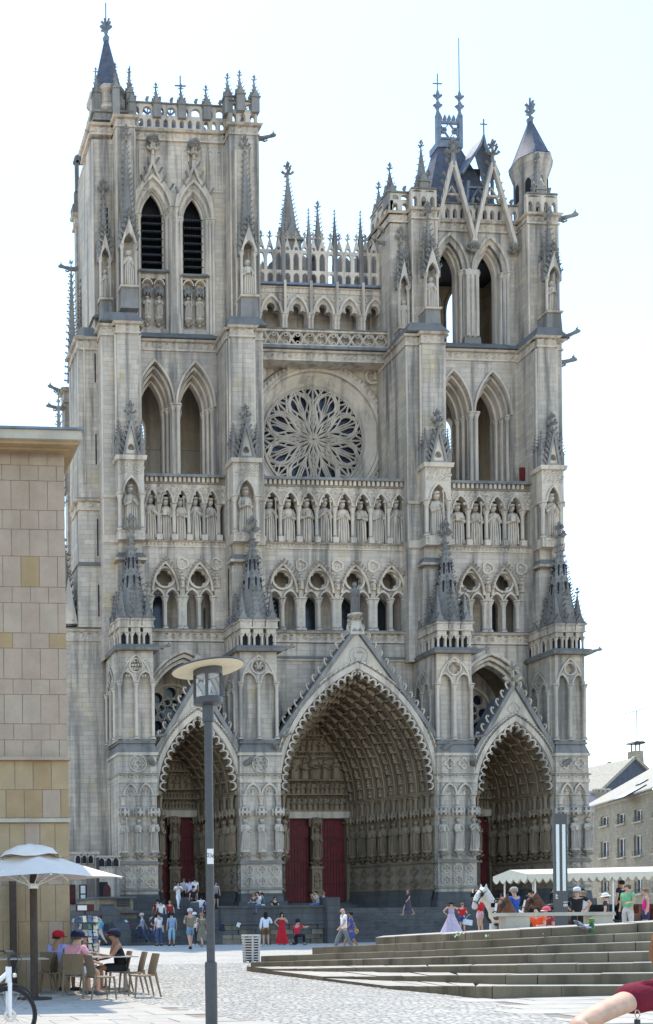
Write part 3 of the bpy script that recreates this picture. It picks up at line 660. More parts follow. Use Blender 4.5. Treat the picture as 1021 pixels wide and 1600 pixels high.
    mb.prism([(xa-.8,zc)]+hol+[(xb+.9,zc),(xb+.9,34.5),(xa-.8,34.5)],72.92,73.5)
    for k in range(n+1):
        x=xa+uw*k; colonnette(mb,x,73.1,30.55,zc+.06,.135,8); mb.box(x-.22,x+.22,72.86,73.4,30.2,30.62)
        leafs(mb,x-uw*.36,x+uw*.36,72.9,33.25,34.45,.28,.16,4)
    for k in range(n):
        c=xa+uw*(k+.5); band(mb,c,zc,uw/2-.2,.95,.11,72.8,72.95,6)
    mb.box(xa-.8,xb+.9,72.86,73.4,34.42,34.55,2); m_=int((xb-xa)/.36)
    for k in range(m_): x=xa+(k+.25)*(xb-xa)/m_; mb.box(x,x+.2,72.78,73.2,34.55,34.9)
    mb.box(xa-.8,xb+.9,72.95,73.4,34.55,34.9,1); mb.frus(xa-.8,xb+.9,72.66,73.6,34.9,35.12,.05,3)
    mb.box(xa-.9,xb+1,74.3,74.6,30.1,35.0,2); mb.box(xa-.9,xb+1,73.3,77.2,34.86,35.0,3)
    K=mb.build('kings_gallery',['carved','portal_stone','portal_ashlar','crust'],CATH)
    for k in range(n):
        c=xa+uw*(k+.5); put(KING[(k*4+bi*2)%9],K,c,73.42,30.2,3.3+.2*RND.random(),RND.uniform(-.35,.2),1.0)
# ---------------------------------------------------------------- stepped piers with king niches and gabled pinnacles
PL=[.95,.05,.9,-.1]; PR=[.05,.75,.1,.6]
NX=[(19.9,21.85),(28.6,30.6),(43.5,45.5),(52.75,54.5)]
for i,(x0,x1) in enumerate(NX):
    mb=MB(); xc=(x0+x1)/2; w=x1-x0; xl_,xr_=x0-PL[i],x1+PR[i]
    mb.box(xl_,xr_,72.3,77,21,45.2); mb.box(x0-.05,x1+.05,71.75,72.5,21,27.9)
    mb.box(x0+.15,x1-.12,71.95,72.4,27.9,45.2)
    for z in (28.15,): mb.frus(x0-.2,x1+.2,71.55,72.4,z,z+.16,-.05); mb.frus(x0-.2,x1+.2,71.5,72.4,z+.16,z+.6,.25,2)
    mb.cm=1
    mb.box(x0,x1,71.4,72.4,29.6,30.3); leafs(mb,x0,x1,71.4,29.65,30.2,.3,.12); mb.frus(xl_,xr_,72.2,72.6,29.65,30.2,-.05)
    mb.frus(xl_-.05,xr_+.05,72.2,72.6,33.0,33.2,-.05)
    for s_ in (0,1): colonnette(mb,(x0+.14,x1-.14)[s_],71.55,30.3,33.05,.14); mb.box((x0,x1-.3)[s_],(x0+.3,x1)[s_],71.5,72.4,30.3,33.0,0) if 0 else None
    A=arch(w/2-.3,1.2,7,xc,33.05); mb.prism([(x0,33.05)]+A+[(x1,33.05),(x1,35.5),(x0,35.5)],71.42,72.4); band(mb,xc,33.05,w/2-.42,1.1,.13,71.32,71.44,7)
    leafs(mb,x0+.05,x1-.05,71.4,34.4,35.4,.3,.12,3)
    mb.frus(x0-.15,x1+.15,71.28,72.5,35.45,35.75,-.06); mb.cm=2
    # gabled spirelet with cross finial
    g0=35.75; mb.cm=1; mb.prism([(x0+.38,g0),(x1-.38,g0),(xc,g0+2.6)],71.35,71.6,[foil(xc,g0+.62,.27,3,18,.3,.5)]); mb.ring([(x0+.3,g0),(x1-.3,g0),(xc,g0+2.8)],[(x0+.52,g0+.12),(x1-.52,g0+.12),(xc,g0+2.2)],71.22,71.4,m=2)
    mb.cm=2
    for s_ in (-1,1):
        for j in range(7):
            t=(j+.5)/7; crocket(mb,(xc+s_*(w/2-.3)*(1-t),71.35,g0+2.8*t),(s_*.8,-.2,.6),.3)
        pinnacle(mb,xc+s_*(w/2-.1),71.6,g0,.36,.95,1.5,.22,.15); pinnacle(mb,xc+s_*(w/2-.2),72.1,g0,.45,1.5,1.5,.25,.16)
    mb.lathe(xc,71.5,g0+2.6,[(.12,0),(.07,.5)],6); finial(mb,xc,71.5,g0+2.75,.95); spire(mb,xc,72.0,g0,.75,3.0,4,.4,.2)
    mb.cm=1
    for s_ in (-1,1): mb.tube([(xc+s_*(w/2-.05),72.0,35.75),(xc+s_*(w/2-.05),72.0,45)],.09,6)
    for s_ in (xl_+.06,xr_-.06): mb.tube([(s_,72.34,30.2),(s_,72.34,45)],.09,6)
    frieze(mb,x0+.1,x1-.08,71.93,45.1,46.0,.3,.6); frieze(mb,xl_-.03,xr_+.03,72.28,45.1,46.0,.28,4)
    mb.cm=2; mb.frus(xl_-.15,xr_+.2,71.8,77,46.0,46.9,.5)
    mb.cm=0
    if i in (2,3): pass
    p=mb.build('pier',['ashlar','carved','crust'],CATH); put(KING[i],p,xc,71.75,30.3,3.4,.1,.95)
    if i==2: put(KING[0],p,xc+.95,71.9,30.3,2.6,.2,.9)
mb=MB()                                                   # slit windows, far-left stair buttress, deep left flank
mb.box(16.2,19.6,73.4,74.7,FLOOR,22.6); frieze(mb,16.05,19.5,73.35,22.6,23.6,.2,1.2,1)
mb.box(17.2,19.2,73.1,75.5,23.6,28.2); mb.frus(17.1,19.3,73.0,75.6,28.2,28.7,.3,2); mb.box(17.35,19.2,73.2,76,28.5,33.0); frieze(mb,17.3,19.2,73.15,32.4,33.3,.3,2,1)
mb.box(17.45,19.2,73.4,76.5,33.2,45.2); frieze(mb,17.4,19.2,73.35,44.6,45.6,.3,3,1); mb.frus(17.2,19.3,73.2,76.8,45.6,46.6,.6,2)
for z0,z1 in ((24.4,26.8),(29.0,31.8),(36,38.3),(42.2,44.4)): mb.box(18.72,18.82,73.09 if z0<28 else (73.19 if z0<33 else 73.385),73.5,z0,z1,3)
mb.tube([(17.9,73.3,34.5),(17.9,73.3,45)],.06,6,1)
for z in (28.2,): pass
q0=AX(104,800,79.5); mb.box(q0,19,79,79.8,FLOOR,36.5); frieze(mb,q0-.05,18.9,78.95,30.0,31.2,.25,1,1); q1=AX(99,640,79.5); mb.box(q1,19,79.05,80,36.4,44.5); frieze(mb,q1-.05,18.9,79,43.6,44.8,.3,1,1)
q2=AX(117,330,81); mb.box(q2,q2+2.2,80.6,81.2,44,59); frieze(mb,q2-.1,q2+2.2,80.55,59,60.2,.3,.7,1); mb.frus(q2-.25,q2+2.2,80.4,81.3,60.2,60.8,-.05,2)
mb.box(q2-.1,q2+2,80.6,80.9,60.8,62.0,2)
for s_ in (0,.85,1.7): mb.box(q2+s_,q2+s_+.3,80.6,80.9,61.9,64.6,2)
mb.box(q2,q2+2,80.6,80.9,64.4,64.9,2); mb.tube([(q2,80.75,64.4),(q2+.15,80.75,64.95),(q2+.8,80.75,65.3)],.2,5,2)
mb.prism([(15.9,23.9),(17.2,23.9),(16.55,27.4)],73.3,73.7,[],1); mb.cm=2
spire(mb,16.4,74.3,23.8,.85,7.0,8,.5,.26); spire(mb,16.1,74.2,33,.5,9,4,.55,.22); spire(mb,AX(112,470,79.3),79.3,45.5,.5,10,4,.55,.26); spire(mb,AX(128,470,79.3),79.3,46,.5,8,4,.55,.26)
for j in range(6):
    t=j/6; [crocket(mb,(16.55+s_*.7*(1-t),73.5,23.9+3.5*t),(s_,0,.5),.3) for s_ in (-1,1)]
for z in (48,51,54): 
    pinnacle(mb,q2+.6,80.2,z,.7,.6,2.0,.3,.2)
LB=mb.build('stair_buttress',['ashlar','carved','crust','void'],CATH)
garg(LB,(q1+.1,79.3,44.6),(-1,-.2,.15),1.5); garg(LB,(q1+.1,79.2,43.2),(-1,-.1,.0),1.6); garg(LB,(q2+.1,80.7,55.6),(-1,0,.05),1.6)
# ---------------------------------------------------------------- rose window
RX,RZ,RY,RR=37.5,40.1,76.6,4.2
mb=MB(); hole=circ(RX,RZ,RR+1.15,64)
mb.prism([(31,34.9),(43.7,34.9),(43.7,46.35),(31,46.35)],RY,RY+.5,[hole])
mb.cm=1
prof=[(6.1,-.05,5.95,-.22),(5.95,-.18,5.4,-.12),(5.4,-.26,5.2,-.2),(5.25,.0,4.95,.1),(4.95,.12,4.6,.3),(4.62,.25,4.25,.5)]
for r0,ya,r1,yb in prof:
    a=circ(RX,RZ,r0,72); b=circ(RX,RZ,r1,72); n=72
    mb.add([(p[0],RY+ya,p[1]) for p in a]+[(p[0],RY+yb,p[1]) for p in b]+[(p[0],RY+.6,p[1]) for p in a]+[(p[0],RY+.7,p[1]) for p in b],[f for i in range(n) for f in ((i,(i+1)%n,n+(i+1)%n,n+i),((i+1)%n,i,2*n+i,2*n+(i+1)%n),(n+i,n+(i+1)%n,3*n+(i+1)%n,3*n+i))])
for k in range(88):
    t=2*PI*k/88; p=(RX+5.67*math.cos(t),RZ+5.67*math.sin(t)); crocket(mb,(p[0],RY-.08,p[1]),(0.2*math.cos(t),-1,.2*math.sin(t)),.3)
for sx in (-1,1):                                         # trefoil heads in the upper corners
    c=(RX+sx*5.0,RZ+5.1); mb.ring(foil(c[0],c[1],.95,3,36,.3,.5),foil(c[0],c[1],.72,3,36,.3,.5),RY-.16,RY+.02); leafs(mb,c[0]-.5,c[0]+.5,RY,c[1]-.4,c[1]+.5,.3,.15,3); fig(mb,c[0],RY,c[1]-.4,.9,7)
ROSE=mb.build('rose_window',['ashlar','carved'],CATH)
mb=MB(); mb.lathe(0,0,0,[(0.01,0),(4.4,.01)],48); 
mb.T=None; g=MB(); c=circ(RX,RZ,4.45,48); g.add([(p[0],RY+.72,p[1]) for p in c],[tuple(range(48))]); 
simple('rose_glass',(.030,.038,.062),.25,.5,7,0,.25); g.build('glass','rose_glass',ROSE,0,True)
mb=MB()
def pol(r,t): return (RX+RR*r*math.cos(t),RY+.42,RZ+RR*r*math.sin(t))
def curve(pts,w,mir=False,cen=0.,n=5):
    P=[]
    m=len(pts)
    for i in range(m-1):
        p0=pts[max(i-1,0)];p1=pts[i];p2=pts[i+1];p3=pts[min(i+2,m-1)]
        for j in range(4):
            t=j/4; P.append(tuple(.5*((2*p1[q])+(-p0[q]+p2[q])*t+(2*p0[q]-5*p1[q]+4*p2[q]-p3[q])*t*t+(-p0[q]+3*p1[q]-3*p2[q]+p3[q])*t**3) for q in (0,1)))
    P.append(pts[-1])
    for s_ in ((1,-1) if mir else (1,)): mb.tube([pol(r,cen+s_*t) for r,t in P],w,n)
d=rad
for k in range(8):
    c=2*PI*(k+.5)/8
    curve([(.05,0),(.25,d(2.0)),(.45,d(13)),(.62,d(18.5)),(.80,d(15)),(.92,d(6)),(1.0,d(1))],.105,True,c)     # main leaf
    curve([(.08,0),(.45,0),(.68,0),(.84,0),(1.,0)],.075,False,c)
    curve([(.36,d(.5)),(.5,d(4.5)),(.66,d(13)),(.78,d(12.5)),(.87,d(7)),(.93,d(1))],.07,True,c)              # paired teardrops
    curve([(.44,d(1)),(.58,d(4)),(.74,d(3)),(.84,d(4.5)),(.9,d(7))],.06,True,c)
    curve([(.5,d(14.5)),(.6,d(10.5)),(.7,d(14))],.055,True,c)
    e=2*PI*k/8                                            # between the leaves
    curve([(.05,0),(.3,0),(.55,0),(.8,0),(1.,0)],.075,False,e)
    curve([(.16,d(1)),(.32,d(10)),(.44,d(8)),(.54,d(0))],.065,True,e)
    curve([(.46,d(8)),(.62,d(3)),(.78,d(9)),(.9,d(4.5)),(1.,d(0.5))],.075,True,e)
    curve([(.72,d(.5)),(.83,d(6)),(.93,d(11)),(1.,d(12.5))],.065,True,e)
    curve([(.28,d(11)),(.38,d(4)),(.5,d(5)),(.6,d(1))],.05,True,e)
    curve([(.86,d(13.5)),(.93,d(9.5)),(1.,d(7))],.055,True,e); curve([(.84,d(12)),(.92,d(16)),(1.,d(19))],.06,True,e)
for k in range(16): curve([(.02,0),(.12,0)],.11,False,2*PI*k/16)
c=circ(RX,RZ,RR*1.0,64); mb.tube([(p[0],RY+.42,p[1]) for p in c],.13,5,closed=True)
mb.tube([(p[0],RY+.4,p[1]) for p in circ(RX,RZ,RR*.075,16)],.09,5,closed=True)
mb.build('tracery','carved',ROSE)
# ---------------------------------------------------------------- towers, open middle storey
def holes_from_px(px0,px1,py0,py1,Y,h=.9): return opening(AX(px0,(py0+py1)/2,Y),AX(px1,(py0+py1)/2,Y),AZ(px0,py1,Y),AZ(px0,py0,Y)-h,h,5)
def mid_tower(name,xc,x0,x1,label,bh,zb,ztop):
    mb=MB(); Y=74.2; z0,z1=35.0,45.3; hol=[]
    mb.cm=0
    cs=(xc-1.6,xc+1.6); O=[]
    for c in cs: O.append([(c-1.46,z0)]+arch(1.46,3.3,8,c,41.0)+[(c+1.46,z0)])
    # outer wall plane with stepped orders
    outer=[(x0,z0)]
    for L in O: outer+=L
    outer+=[(x1,z0),(x1,z1),(x0,z1)]
    mb.prism(outer,Y,Y+.5,back=True)
    for k in range(1,4):
        a=1.48-.19*k; h=3.3-.32*k
        for c in cs:
            mb.cm=1; I=arch(a,h,10,c,41.0); Ou=arch(a+.18,h+.24,10,c,41.0); mb.ring(Ou,I,Y+.42*k-.2,Y+.42*k+.3,False)
            for s_ in (-1,1):
                mb.cm=1; colonnette(mb,c+s_*(a+.08),Y+.42*k-.22,z0,41.05,.13,8); mb.cm=0; mb.box(*sorted((c+s_*(a+.02),c+s_*(a+.26))),Y+.42*k-.05,Y+.42*k+.42,z0,41.0)
    mb.cm=1
    for c in cs: band(mb,c,41.0,1.44,3.34,.16,Y-.14,Y+.02,10)
    for x in (xc-.2,xc+.2): colonnette(mb,x,Y-.05,z0,41.1,.15,8)
    mb.cm=0
    mb.box(xc-.13,xc+.13,Y+.05,Y+1.5,z0,41.5)
    mb.cm=4  # room walls in paler stone, the light inside put into their colour
    mb.prism([(x0-2.1,z0+2.0),(x1+2.05,z0+2.0),(x1+2.05,46.05),(x0-2.1,46.05)],79.6,80.1,bh,back=True); mb.box(x0,x1,79.5,79.65,40.2,40.45)  # back wall starts above the floor, an unseen gap added to let light in
    mb.box(x0-2.2,x0-.15,75.5,79.7,z0,46.15); mb.box(x1+.15,x1+2.1,75.5,79.7,z0,46.15); mb.box(x0-2.23,x1+2.13,75.2,80,45.6,46.1); mb.box(x0-2.25,x1+2.15,74.1,80,z0-.4,z0-.02)
    mb.cm=1; frieze(mb,x0,x1,Y-.02,45.2,46.1,.3,1); mb.cm=2; mb.frus(x0-.3,x1+.3,Y-.35,76,46.1,47.0,1.0)
    t=mb.build(name,['ashlar','carved','crust','portal_ashlar','pale_stone'],CATH); return t
TL=mid_tower('bell_tower',25.2,21.75,29.0,'',[holes_from_px(216,228,652,716,79.6)],0,0)
TR_=mid_tower('bell_tower',49.15,45.6,53.1,'',[holes_from_px(694,710,652,716,79.6)],0,0)
# ---------------------------------------------------------------- left belfry
def niche(mb,x,y,z0,z1,zt,w):                              # canopied niche with tall crocketed spirelet, for a statue
    mb.frus(x-w*.62,x+w*.62,y-w*.5,y+w,z0-1.7,z0-.1,.08,2); mb.frus(x-w*.62,x+w*.62,y-w*.55,y+w,z0-.12,z0,-.05,1)
    for s_ in (-1,1): colonnette(mb,x+s_*w*.45,y-w*.3,z0,z1,.1,6,m=1)
    mb.prism([(x-w*.55,z1)]+arch(w*.38,.8,5,x,z1)+[(x+w*.55,z1),(x,z1+1.9)],y-w*.5,y-w*.3,m=1)
    for s_ in (-1,1):
        for j in range(4): t=(j+.5)/4; crocket(mb,(x+s_*w*.6*(1-t),y-w*.42,z1+.2+1.7*t),(s_,0,.5),.25,2)
        pinnacle(mb,x+s_*w*.55,y-w*.2,z1-.2,.3,.8,1.6,.3,.13,2)
    finial(mb,x,y-w*.4,z1+1.8,.7,2); spire(mb,x,y+.1,z1+.7,w*.55,zt-z1-.7,4,.42,.22,.9,2)
mb=MB(); Y=75.3; z0,z1=46.3,62.2; xl,xr=22.1,30.0
ops=[(23.1,24.75,52.1,56.3,1.95),(26.45,27.95,51.85,56.1,1.9)]
hol=[opening(a-.25,b+.25,zs0-.05,zz,h+.3,8) for a,b,zs0,zz,h in ops]
pan=[(22.95,24.95),(26.25,28.15)]
hol+=[[(a,47.6),(b,47.6),(b,51.5),(a,51.5)] for a,b in pan]
mb.prism([(xl,z0),(xr,z0),(xr,z1),(xl,z1)],Y,Y+.4,hol)
mb.box(xl,xr,Y+.36,Y+.42,47.4,51.7,1)
mb.cm=1
for a,b,zs0,zz,h in ops:
    c=(a+b)/2; w=(b-a)/2
    for k in range(3): band(mb,c,zz,w+.02+.12*k*0-.0+.16*k,h+.0+.2*k,.15,Y-.02-.16*k+.3,Y+.45-.1*k,8,zs0)
    band(mb,c,zz,w+.62,h+1.0,.2,Y-.2,Y+.05,8)
    for s_ in (-1,1):                                       # ogee hood rising to the cornice
        mb.tube([(c+s_*(w+.8),Y-.12,zz+.1),(c+s_*(w+.55),Y-.14,zz+1.8),(c+s_*.45,Y-.14,zz+3.1),(c+s_*.12,Y-.16,zz+3.9),(c,Y-.2,zz+4.8)],[.14,.14,.13,.12,.1],6)
        for (dx,dz) in ((w+.5,2.0),(w*.9,2.6),(.45,3.25),(.2,4.0)): crocket(mb,(c+s_*dx,Y-.2,zz+dz),(s_*.7,-.5,.5),.36,2)
        for q in range(3): colonnette(mb,c+s_*(w+.28+.26*q),Y-.02-.0*q,47,zz+.15,.12,6)
    finial(mb,c,Y-.25,zz+4.6,1.0); corbel(mb,c,Y-.2,zz+5.2,.45,.8,2); fig(mb,c,Y-.3,zz+5.0,1.2,8)
    for s_ in (-1,1):
        band(mb,c+s_*.47,51.0,.36,.4,.08,Y-.06,Y+.3,5); canopy(mb,c+s_*.47,Y+.2,50.1,.36,.8,2); corbel(mb,c+s_*.47,Y+.2,47.9,.3,.6)
    mb.frus(a-.4,b+.4,Y-.3,Y+.3,zs0-.22,zs0,.1,2)
for x in (22.5,23.2,27.0-.4,28.6,29.3): 
    mb.ring(opening(x-.3,x+.3,58.4,61.4,.3,4),opening(x-.2,x+.2,58.5,61.4,.2,4),Y-.05,Y+.02)
for x in (25.35,25.75): colonnette(mb,x,Y-.16,46.6,57,.14,6)
mb.box(25.3,25.85,Y-.15,Y+.1,46.3,57,0); mb.frus(25.1,26.05,Y-.45,Y+.2,46.3,48.6,.1,1)
mb.cm=0                                                   # corner piers
piers=[(19.1,20.95,75.0,77,61.9),(20.75,22.25,74.1,77,62.2),(29.75,32.05,74.3,77,62.2),(30.0,31.3,73.9,76,61.0)]
for a,b,y,yb,zt in piers:
    mb.box(a,b,y,yb,46,zt)
    for s_ in (a+.06,b-.06): mb.tube([(s_,y-.02,47),(s_,y-.02,zt-.3)],.09,6,1)
mb.box(29.83,31.98,74.6,80,46,62.1); mb.box(19.16,22.2,75.35,80,46,61.8)
mb.box(19.2,31.9,79.5,80.05,46,56); mb.box(19.2,32,75.5,80,62,62.4)
niche(mb,21.45,73.75,49.5,52.7,61.0,1.15); niche(mb,30.7,73.6,49.0,52.4,60.5,1.15); niche(mb,19.9,74.7,49.2,52.3,57.5,.8)
mb.box(20.2,20.3,74.95,75.1,54.6,56.6,3); mb.frus(18.9,22.3,74.6,77,47.9,48.3,.3,2)
mb.cm=1
for a,b,y in ((19.0,20.8,74.95),(20.75,22.25,74.1),(22.2,29.8,75.25),(29.75,32.05,74.3)): frieze(mb,a,b,y,62.2,63.1,.3,3)
# parapet
def parapet(mb,a,b,y,z,h1,h2):
    n=max(2,int((b-a)/.62)); hol=[opening(a+(b-a)*(i+.22)/n,a+(b-a)*(i+.78)/n,z+.15,z+h1*.55,h1*.25,3) for i in range(n)]
    mb.prism([(a,z),(b,z),(b,z+h1),(a,z+h1)],y,y+.3,hol,back=True)
    n=max(2,int((b-a)/.95)); hol=[opening(a+(b-a)*(i+.14)/n,a+(b-a)*(i+.86)/n,z+h1+.1,z+h1+h2*.45,h2*.35,4) for i in range(n)]
    mb.prism([(a,z+h1),(b,z+h1),(b,z+h1+h2),(a,z+h1+h2)],y+.02,y+.26,hol,back=True); mb.frus(a,b,y-.08,y+.36,z+h1+h2,z+h1+h2+.14,.05,2)
    for i in range(n): crocket(mb,(a+(b-a)*(i+.5)/n,y+.13,z+h1+h2+.1),(.3,0,1),.38,2); mb.lathe(a+(b-a)*(i+.5)/n,y+.13,z+h1+h2+.3,[(.05,0),(.14,.15),(.03,.35)],5,2)
parapet(mb,22.1,29.9,75.2,63.1,1.0,.95); parapet(mb,29.7,32.0,74.3,63.1,1.0,.7)
mb.T=flank(29.72,75.2); parapet(mb,0,.9,0,63.1,1,.7); mb.T=None
for x,y,h in ((24.3,75.3,2.2),(26.3,75.3,2.2),(28.3,75.3,2.2),(29.75,74.6,2.6),(30.6,74.3,2.6),(31.8,74.4,2.4),(22.3,75.2,2.0),(31.9,76.4,2.4)): pinnacle(mb,x,y,63.9,.62,h*.5,h*.55,.3,.15,2)
# octagonal stair turret
mb.lathe(20.75,76.6,61.6,[(1.5,0),(1.5,2.9),(1.62,3.0),(1.62,3.3),(1.4,3.5),(1.4,4.3),(1.6,4.5),(1.6,4.8),(1.2,5.1)],8,0,ph=.5)
for x,y in ((19.6,75.5),(21.0,75.0),(22.2,75.4)): pinnacle(mb,x,y,63.5,.55,2.3,1.6,.4,.14,2)
frieze(mb,19.3,22.2,75.0,63.4,64.2,.2,1,2)
BL=mb.build('belfry',['ashlar','carved','crust','void'],TL)
mb=MB(); mb.lathe(20.75,76.6,66.6,[(1.3,0),(1.2,.05),(.2,4.3),(.14,4.8)],8,0,ph=.5); mb.lathe(20.75,76.6,70.9,[(.2,0),(.28,.3),(.1,.6),(.18,.8),(.06,1.2),(.05,3.1)],8,1)
for z,s in ((72.1,.4),(72.5,.32)):
    for k in range(6): a=PI*k/3; crocket(mb,(20.75+.05*math.cos(a),76.6+.05*math.sin(a),z-.2),(math.cos(a),math.sin(a),.2),s,1)
mb.build('turret_roof',['slate','lead'],TL)
lv=None
for a,b,zs0,zz,h in ops:
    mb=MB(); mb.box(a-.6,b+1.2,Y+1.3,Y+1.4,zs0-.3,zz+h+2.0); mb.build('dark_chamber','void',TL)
    n=8
    for k in range(n):
        m2=MB(); z=zs0+.2+k*(zz+h*.35-zs0)/n; w=b-a; m2.add([(a-.1,Y+.25,z),(b+.1,Y+.25,z),(b+.1,Y+1.1,z+.62),(a-.1,Y+1.1,z+.62),(a-.1,Y+.25,z+.06),(b+.1,Y+.25,z+.06),(b+.1,Y+1.1,z+.68),(a-.1,Y+1.1,z+.68)],[(0,1,5,4),(4,5,6,7),(1,0,3,2)])
        t=int(w/.2)
        for j in range(t): x=a+w*(j+.5)/t; m2.add([(x-.1,Y+.24,z+.03),(x+.1,Y+.24,z+.03),(x,Y+.2,z-.2)],[(0,2,1),(0,1,2)])
        m2.build('louver',['louver_wood'],BL,0)
for (x,_s) in ((23.45,0),(24.4,1),(26.75,2),(27.65,3)): put(SAINT[_s],BL,x,Y+.15,48.5,1.75,0,1.1)
for x,y,z,h,k in ((21.45,73.6,49.5,3.0,0),(30.7,73.45,49.0,3.0,1),(19.9,74.6,49.2,2.4,2)): put(SAINT[k],BL,x,y,z,h,0,.95)
garg(BL,(31.9,74.6,62.2),(1,-.2,0),1.6); garg(BL,(19.1,75.0,62.4),(-1,-.3,0),.6)
mb=MB()                                                   # lead roof crest, little spires with crosses
mb.prism([(22.6,64),(29.6,64),(28.2,65.6),(24,65.6)],77,79,[],0)
for x,zt,y in ((22.9,67.9,77.5),(26.85,66.6,77)):
    mb.lathe(x,y,64.5,[(.28,0),(.22,1.0),(.1,2.2),(.05,zt-64.5)],6); mb.tube([(x,y,zt-.1),(x,y,zt+2.0)],.05,5)
    for q in range(3): crocket(mb,(x,y,65.2+q*.5),(1,0,.3),.25); crocket(mb,(x,y,65.2+q*.5),(-1,0,.3),.25)
x=26.85; mb.tube([(x-.45,77,68.1),(x+.45,77,68.1)],.06,5); mb.tube([(x,77,68.0),(x,77,68.9)],.06,5)
for k in range(5):
    x=23.6+k*.62
    if abs(x-26.85)>.4: mb.tube([(x,77.2,65.5),(x,77.2,66.6)],.05,5); [crocket(mb,(x,77.2,65.9),(s_,0,.4),.35) for s_ in (-1,1)]; mb.lathe(x,77.2,66.4,[(.03,0),(.14,.12),(.03,.3)],5)
mb.build('roof_crest','lead',TL)
# ---------------------------------------------------------------- right belfry
mb=MB(); Y=75.3; xl,xr=46.2,53.9
ops=[(47.25,48.85,47.0,52.9,2.0),(50.6,52.2,47.0,52.8,2.0)]
out=[(xl,46)]
for a,b,z_,zz,h in ops: out+=[(a-.3,46)]+arch((b-a)/2+.3,h+.4,8,(a+b)/2,zz)+[(b+.3,46)]
out+=[(xr,46),(xr,56.4),(xl,56.4)]; mb.prism(out,Y,Y+.9,back=True)
mb.cm=1
for a,b,z_,zz,h in ops:
    c=(a+b)/2; w=(b-a)/2
    for k in range(3): band(mb,c,zz,w+.15*k,h+.2*k,.15,Y+.5-.24*k,Y+.95-.2*k,8,46)
    band(mb,c,zz,w+.62,h+.85,.2,Y-.15,Y+.05,8)
    for s_ in (-1,1):
        for q in range(3): colonnette(mb,c+s_*(w+.18+.24*q),Y+.1-.1*q,46.5,zz+.15,.12,6)
mb.frus(48.9,50.5,Y-.5,Y+.2,46,47.6,.15,2); mb.frus(49.2,50.2,Y-.35,Y+.2,47.6,52.9,.0,0); mb.frus(49.15,50.25,Y-.4,Y+.1,52.5,52.9,-.02)
for x in (49.3,49.7,50.1): mb.tube([(x,Y-.38,47.6),(x,Y-.38,52.5)],.13,6)
mb.cm=0
for a,b,y,yb,zt in ((42.75,44.4,74.6,77.5,56.4),(44.2,46.3,74.1,77,56.4),(45.1,46.0,73.9,75,54.5),(53.7,56.3,74.1,78,56.4),(54.6,55.6,73.8,75,53)): mb.box(a,b,y,yb,46,zt)
for x in (44.25,46.2,53.8,56.2): mb.tube([(x,74.06,47),(x,74.06,56)],.1,6,1)
bw=[opening(46.3,49.9,46.8,53.0,2.6,8),opening(50.4,52.6,48,52.2,2.4,8)]
mb.cm=4; mb.prism([(42.8,46),(56.3,46),(56.3,57),(42.8,57)],79.6,80.2,bw,back=True); mb.box(42.8,46.2,75.5,79.7,46,57); mb.box(53.8,56.3,75.5,79.7,46,57); mb.box(43,56,75.6,80,56.2,56.6); mb.box(43,56,75.4,80,45.7,46.1)
for b_ in bw: mb.ring([(p[0]+(p[0]-48.15 if p[0]<50 else p[0]-51.5)*.14,p[1]+.3*(p[1]>50)) for p in b_],b_,79.45,79.65)
mb.box(46,54,76.6,79.6,54.6,54.8,3)                       # dark bell floor
mb.bar((46.5,76.8,53.0),(48.8,76.8,55.2),.25,.25,3)
for x0_,x1_,z0_,z1_ in ((46.9,49.2,47.0,48.3),(50.5,52.4,46.2,46.8)):     # timber bell frame
    mb.bar((x0_,77.4,z0_),(x1_,77.4,z1_),.22,.25,5); mb.bar((x0_,77.4,z1_),(x1_,77.4,z0_),.22,.25,5); mb.bar((x0_,77.4,z1_),(x1_,77.4,z1_),.3,.3,5); mb.bar(((x0_+x1_)/2,77.4,46),((x0_+x1_)/2,77.4,z1_+.5),.3,.3,5)
mb.cm=1
niche(mb,45.3,73.6,48.6,51.3,56.0,1.05); niche(mb,55.1,73.5,48.6,51.3,56.0,1.05); niche(mb,43.5,74.3,47.5,50.8,54.5,.8); niche(mb,55.9,74.9,48.0,50.8,53.8,.7)
for a,b,y in ((42.7,44.3,74.55),(44.2,46.3,74.05),(46.3,53.8,75.25),(53.7,56.3,74.05)): frieze(mb,a,b,y,56.1,57.0,.28,3)
mb.T=flank(42.75,77.5); frieze(mb,0,2.9,0,56.1,57,.28,1); parapet(mb,0,2.9,0,57,1.0,.5); mb.T=None
parapet(mb,46.3,53.8,75.2,57.0,1.15,.12); parapet(mb,42.8,44.4,74.6,57,.9,.6); parapet(mb,44.2,46.3,74.1,57.0,1.2,.3); parapet(mb,53.7,56.3,74.1,57.0,1.2,.3)
for x,y,h in ((43.0,75.0,2.6),(45.3,74.5,4.0),(46.3,75.2,2.4),(43.2,77,2.6),(55.0,74.6,3.6)): pinnacle(mb,x,y,57.6,.75,h*.4,h*.7,.4,.15,2)
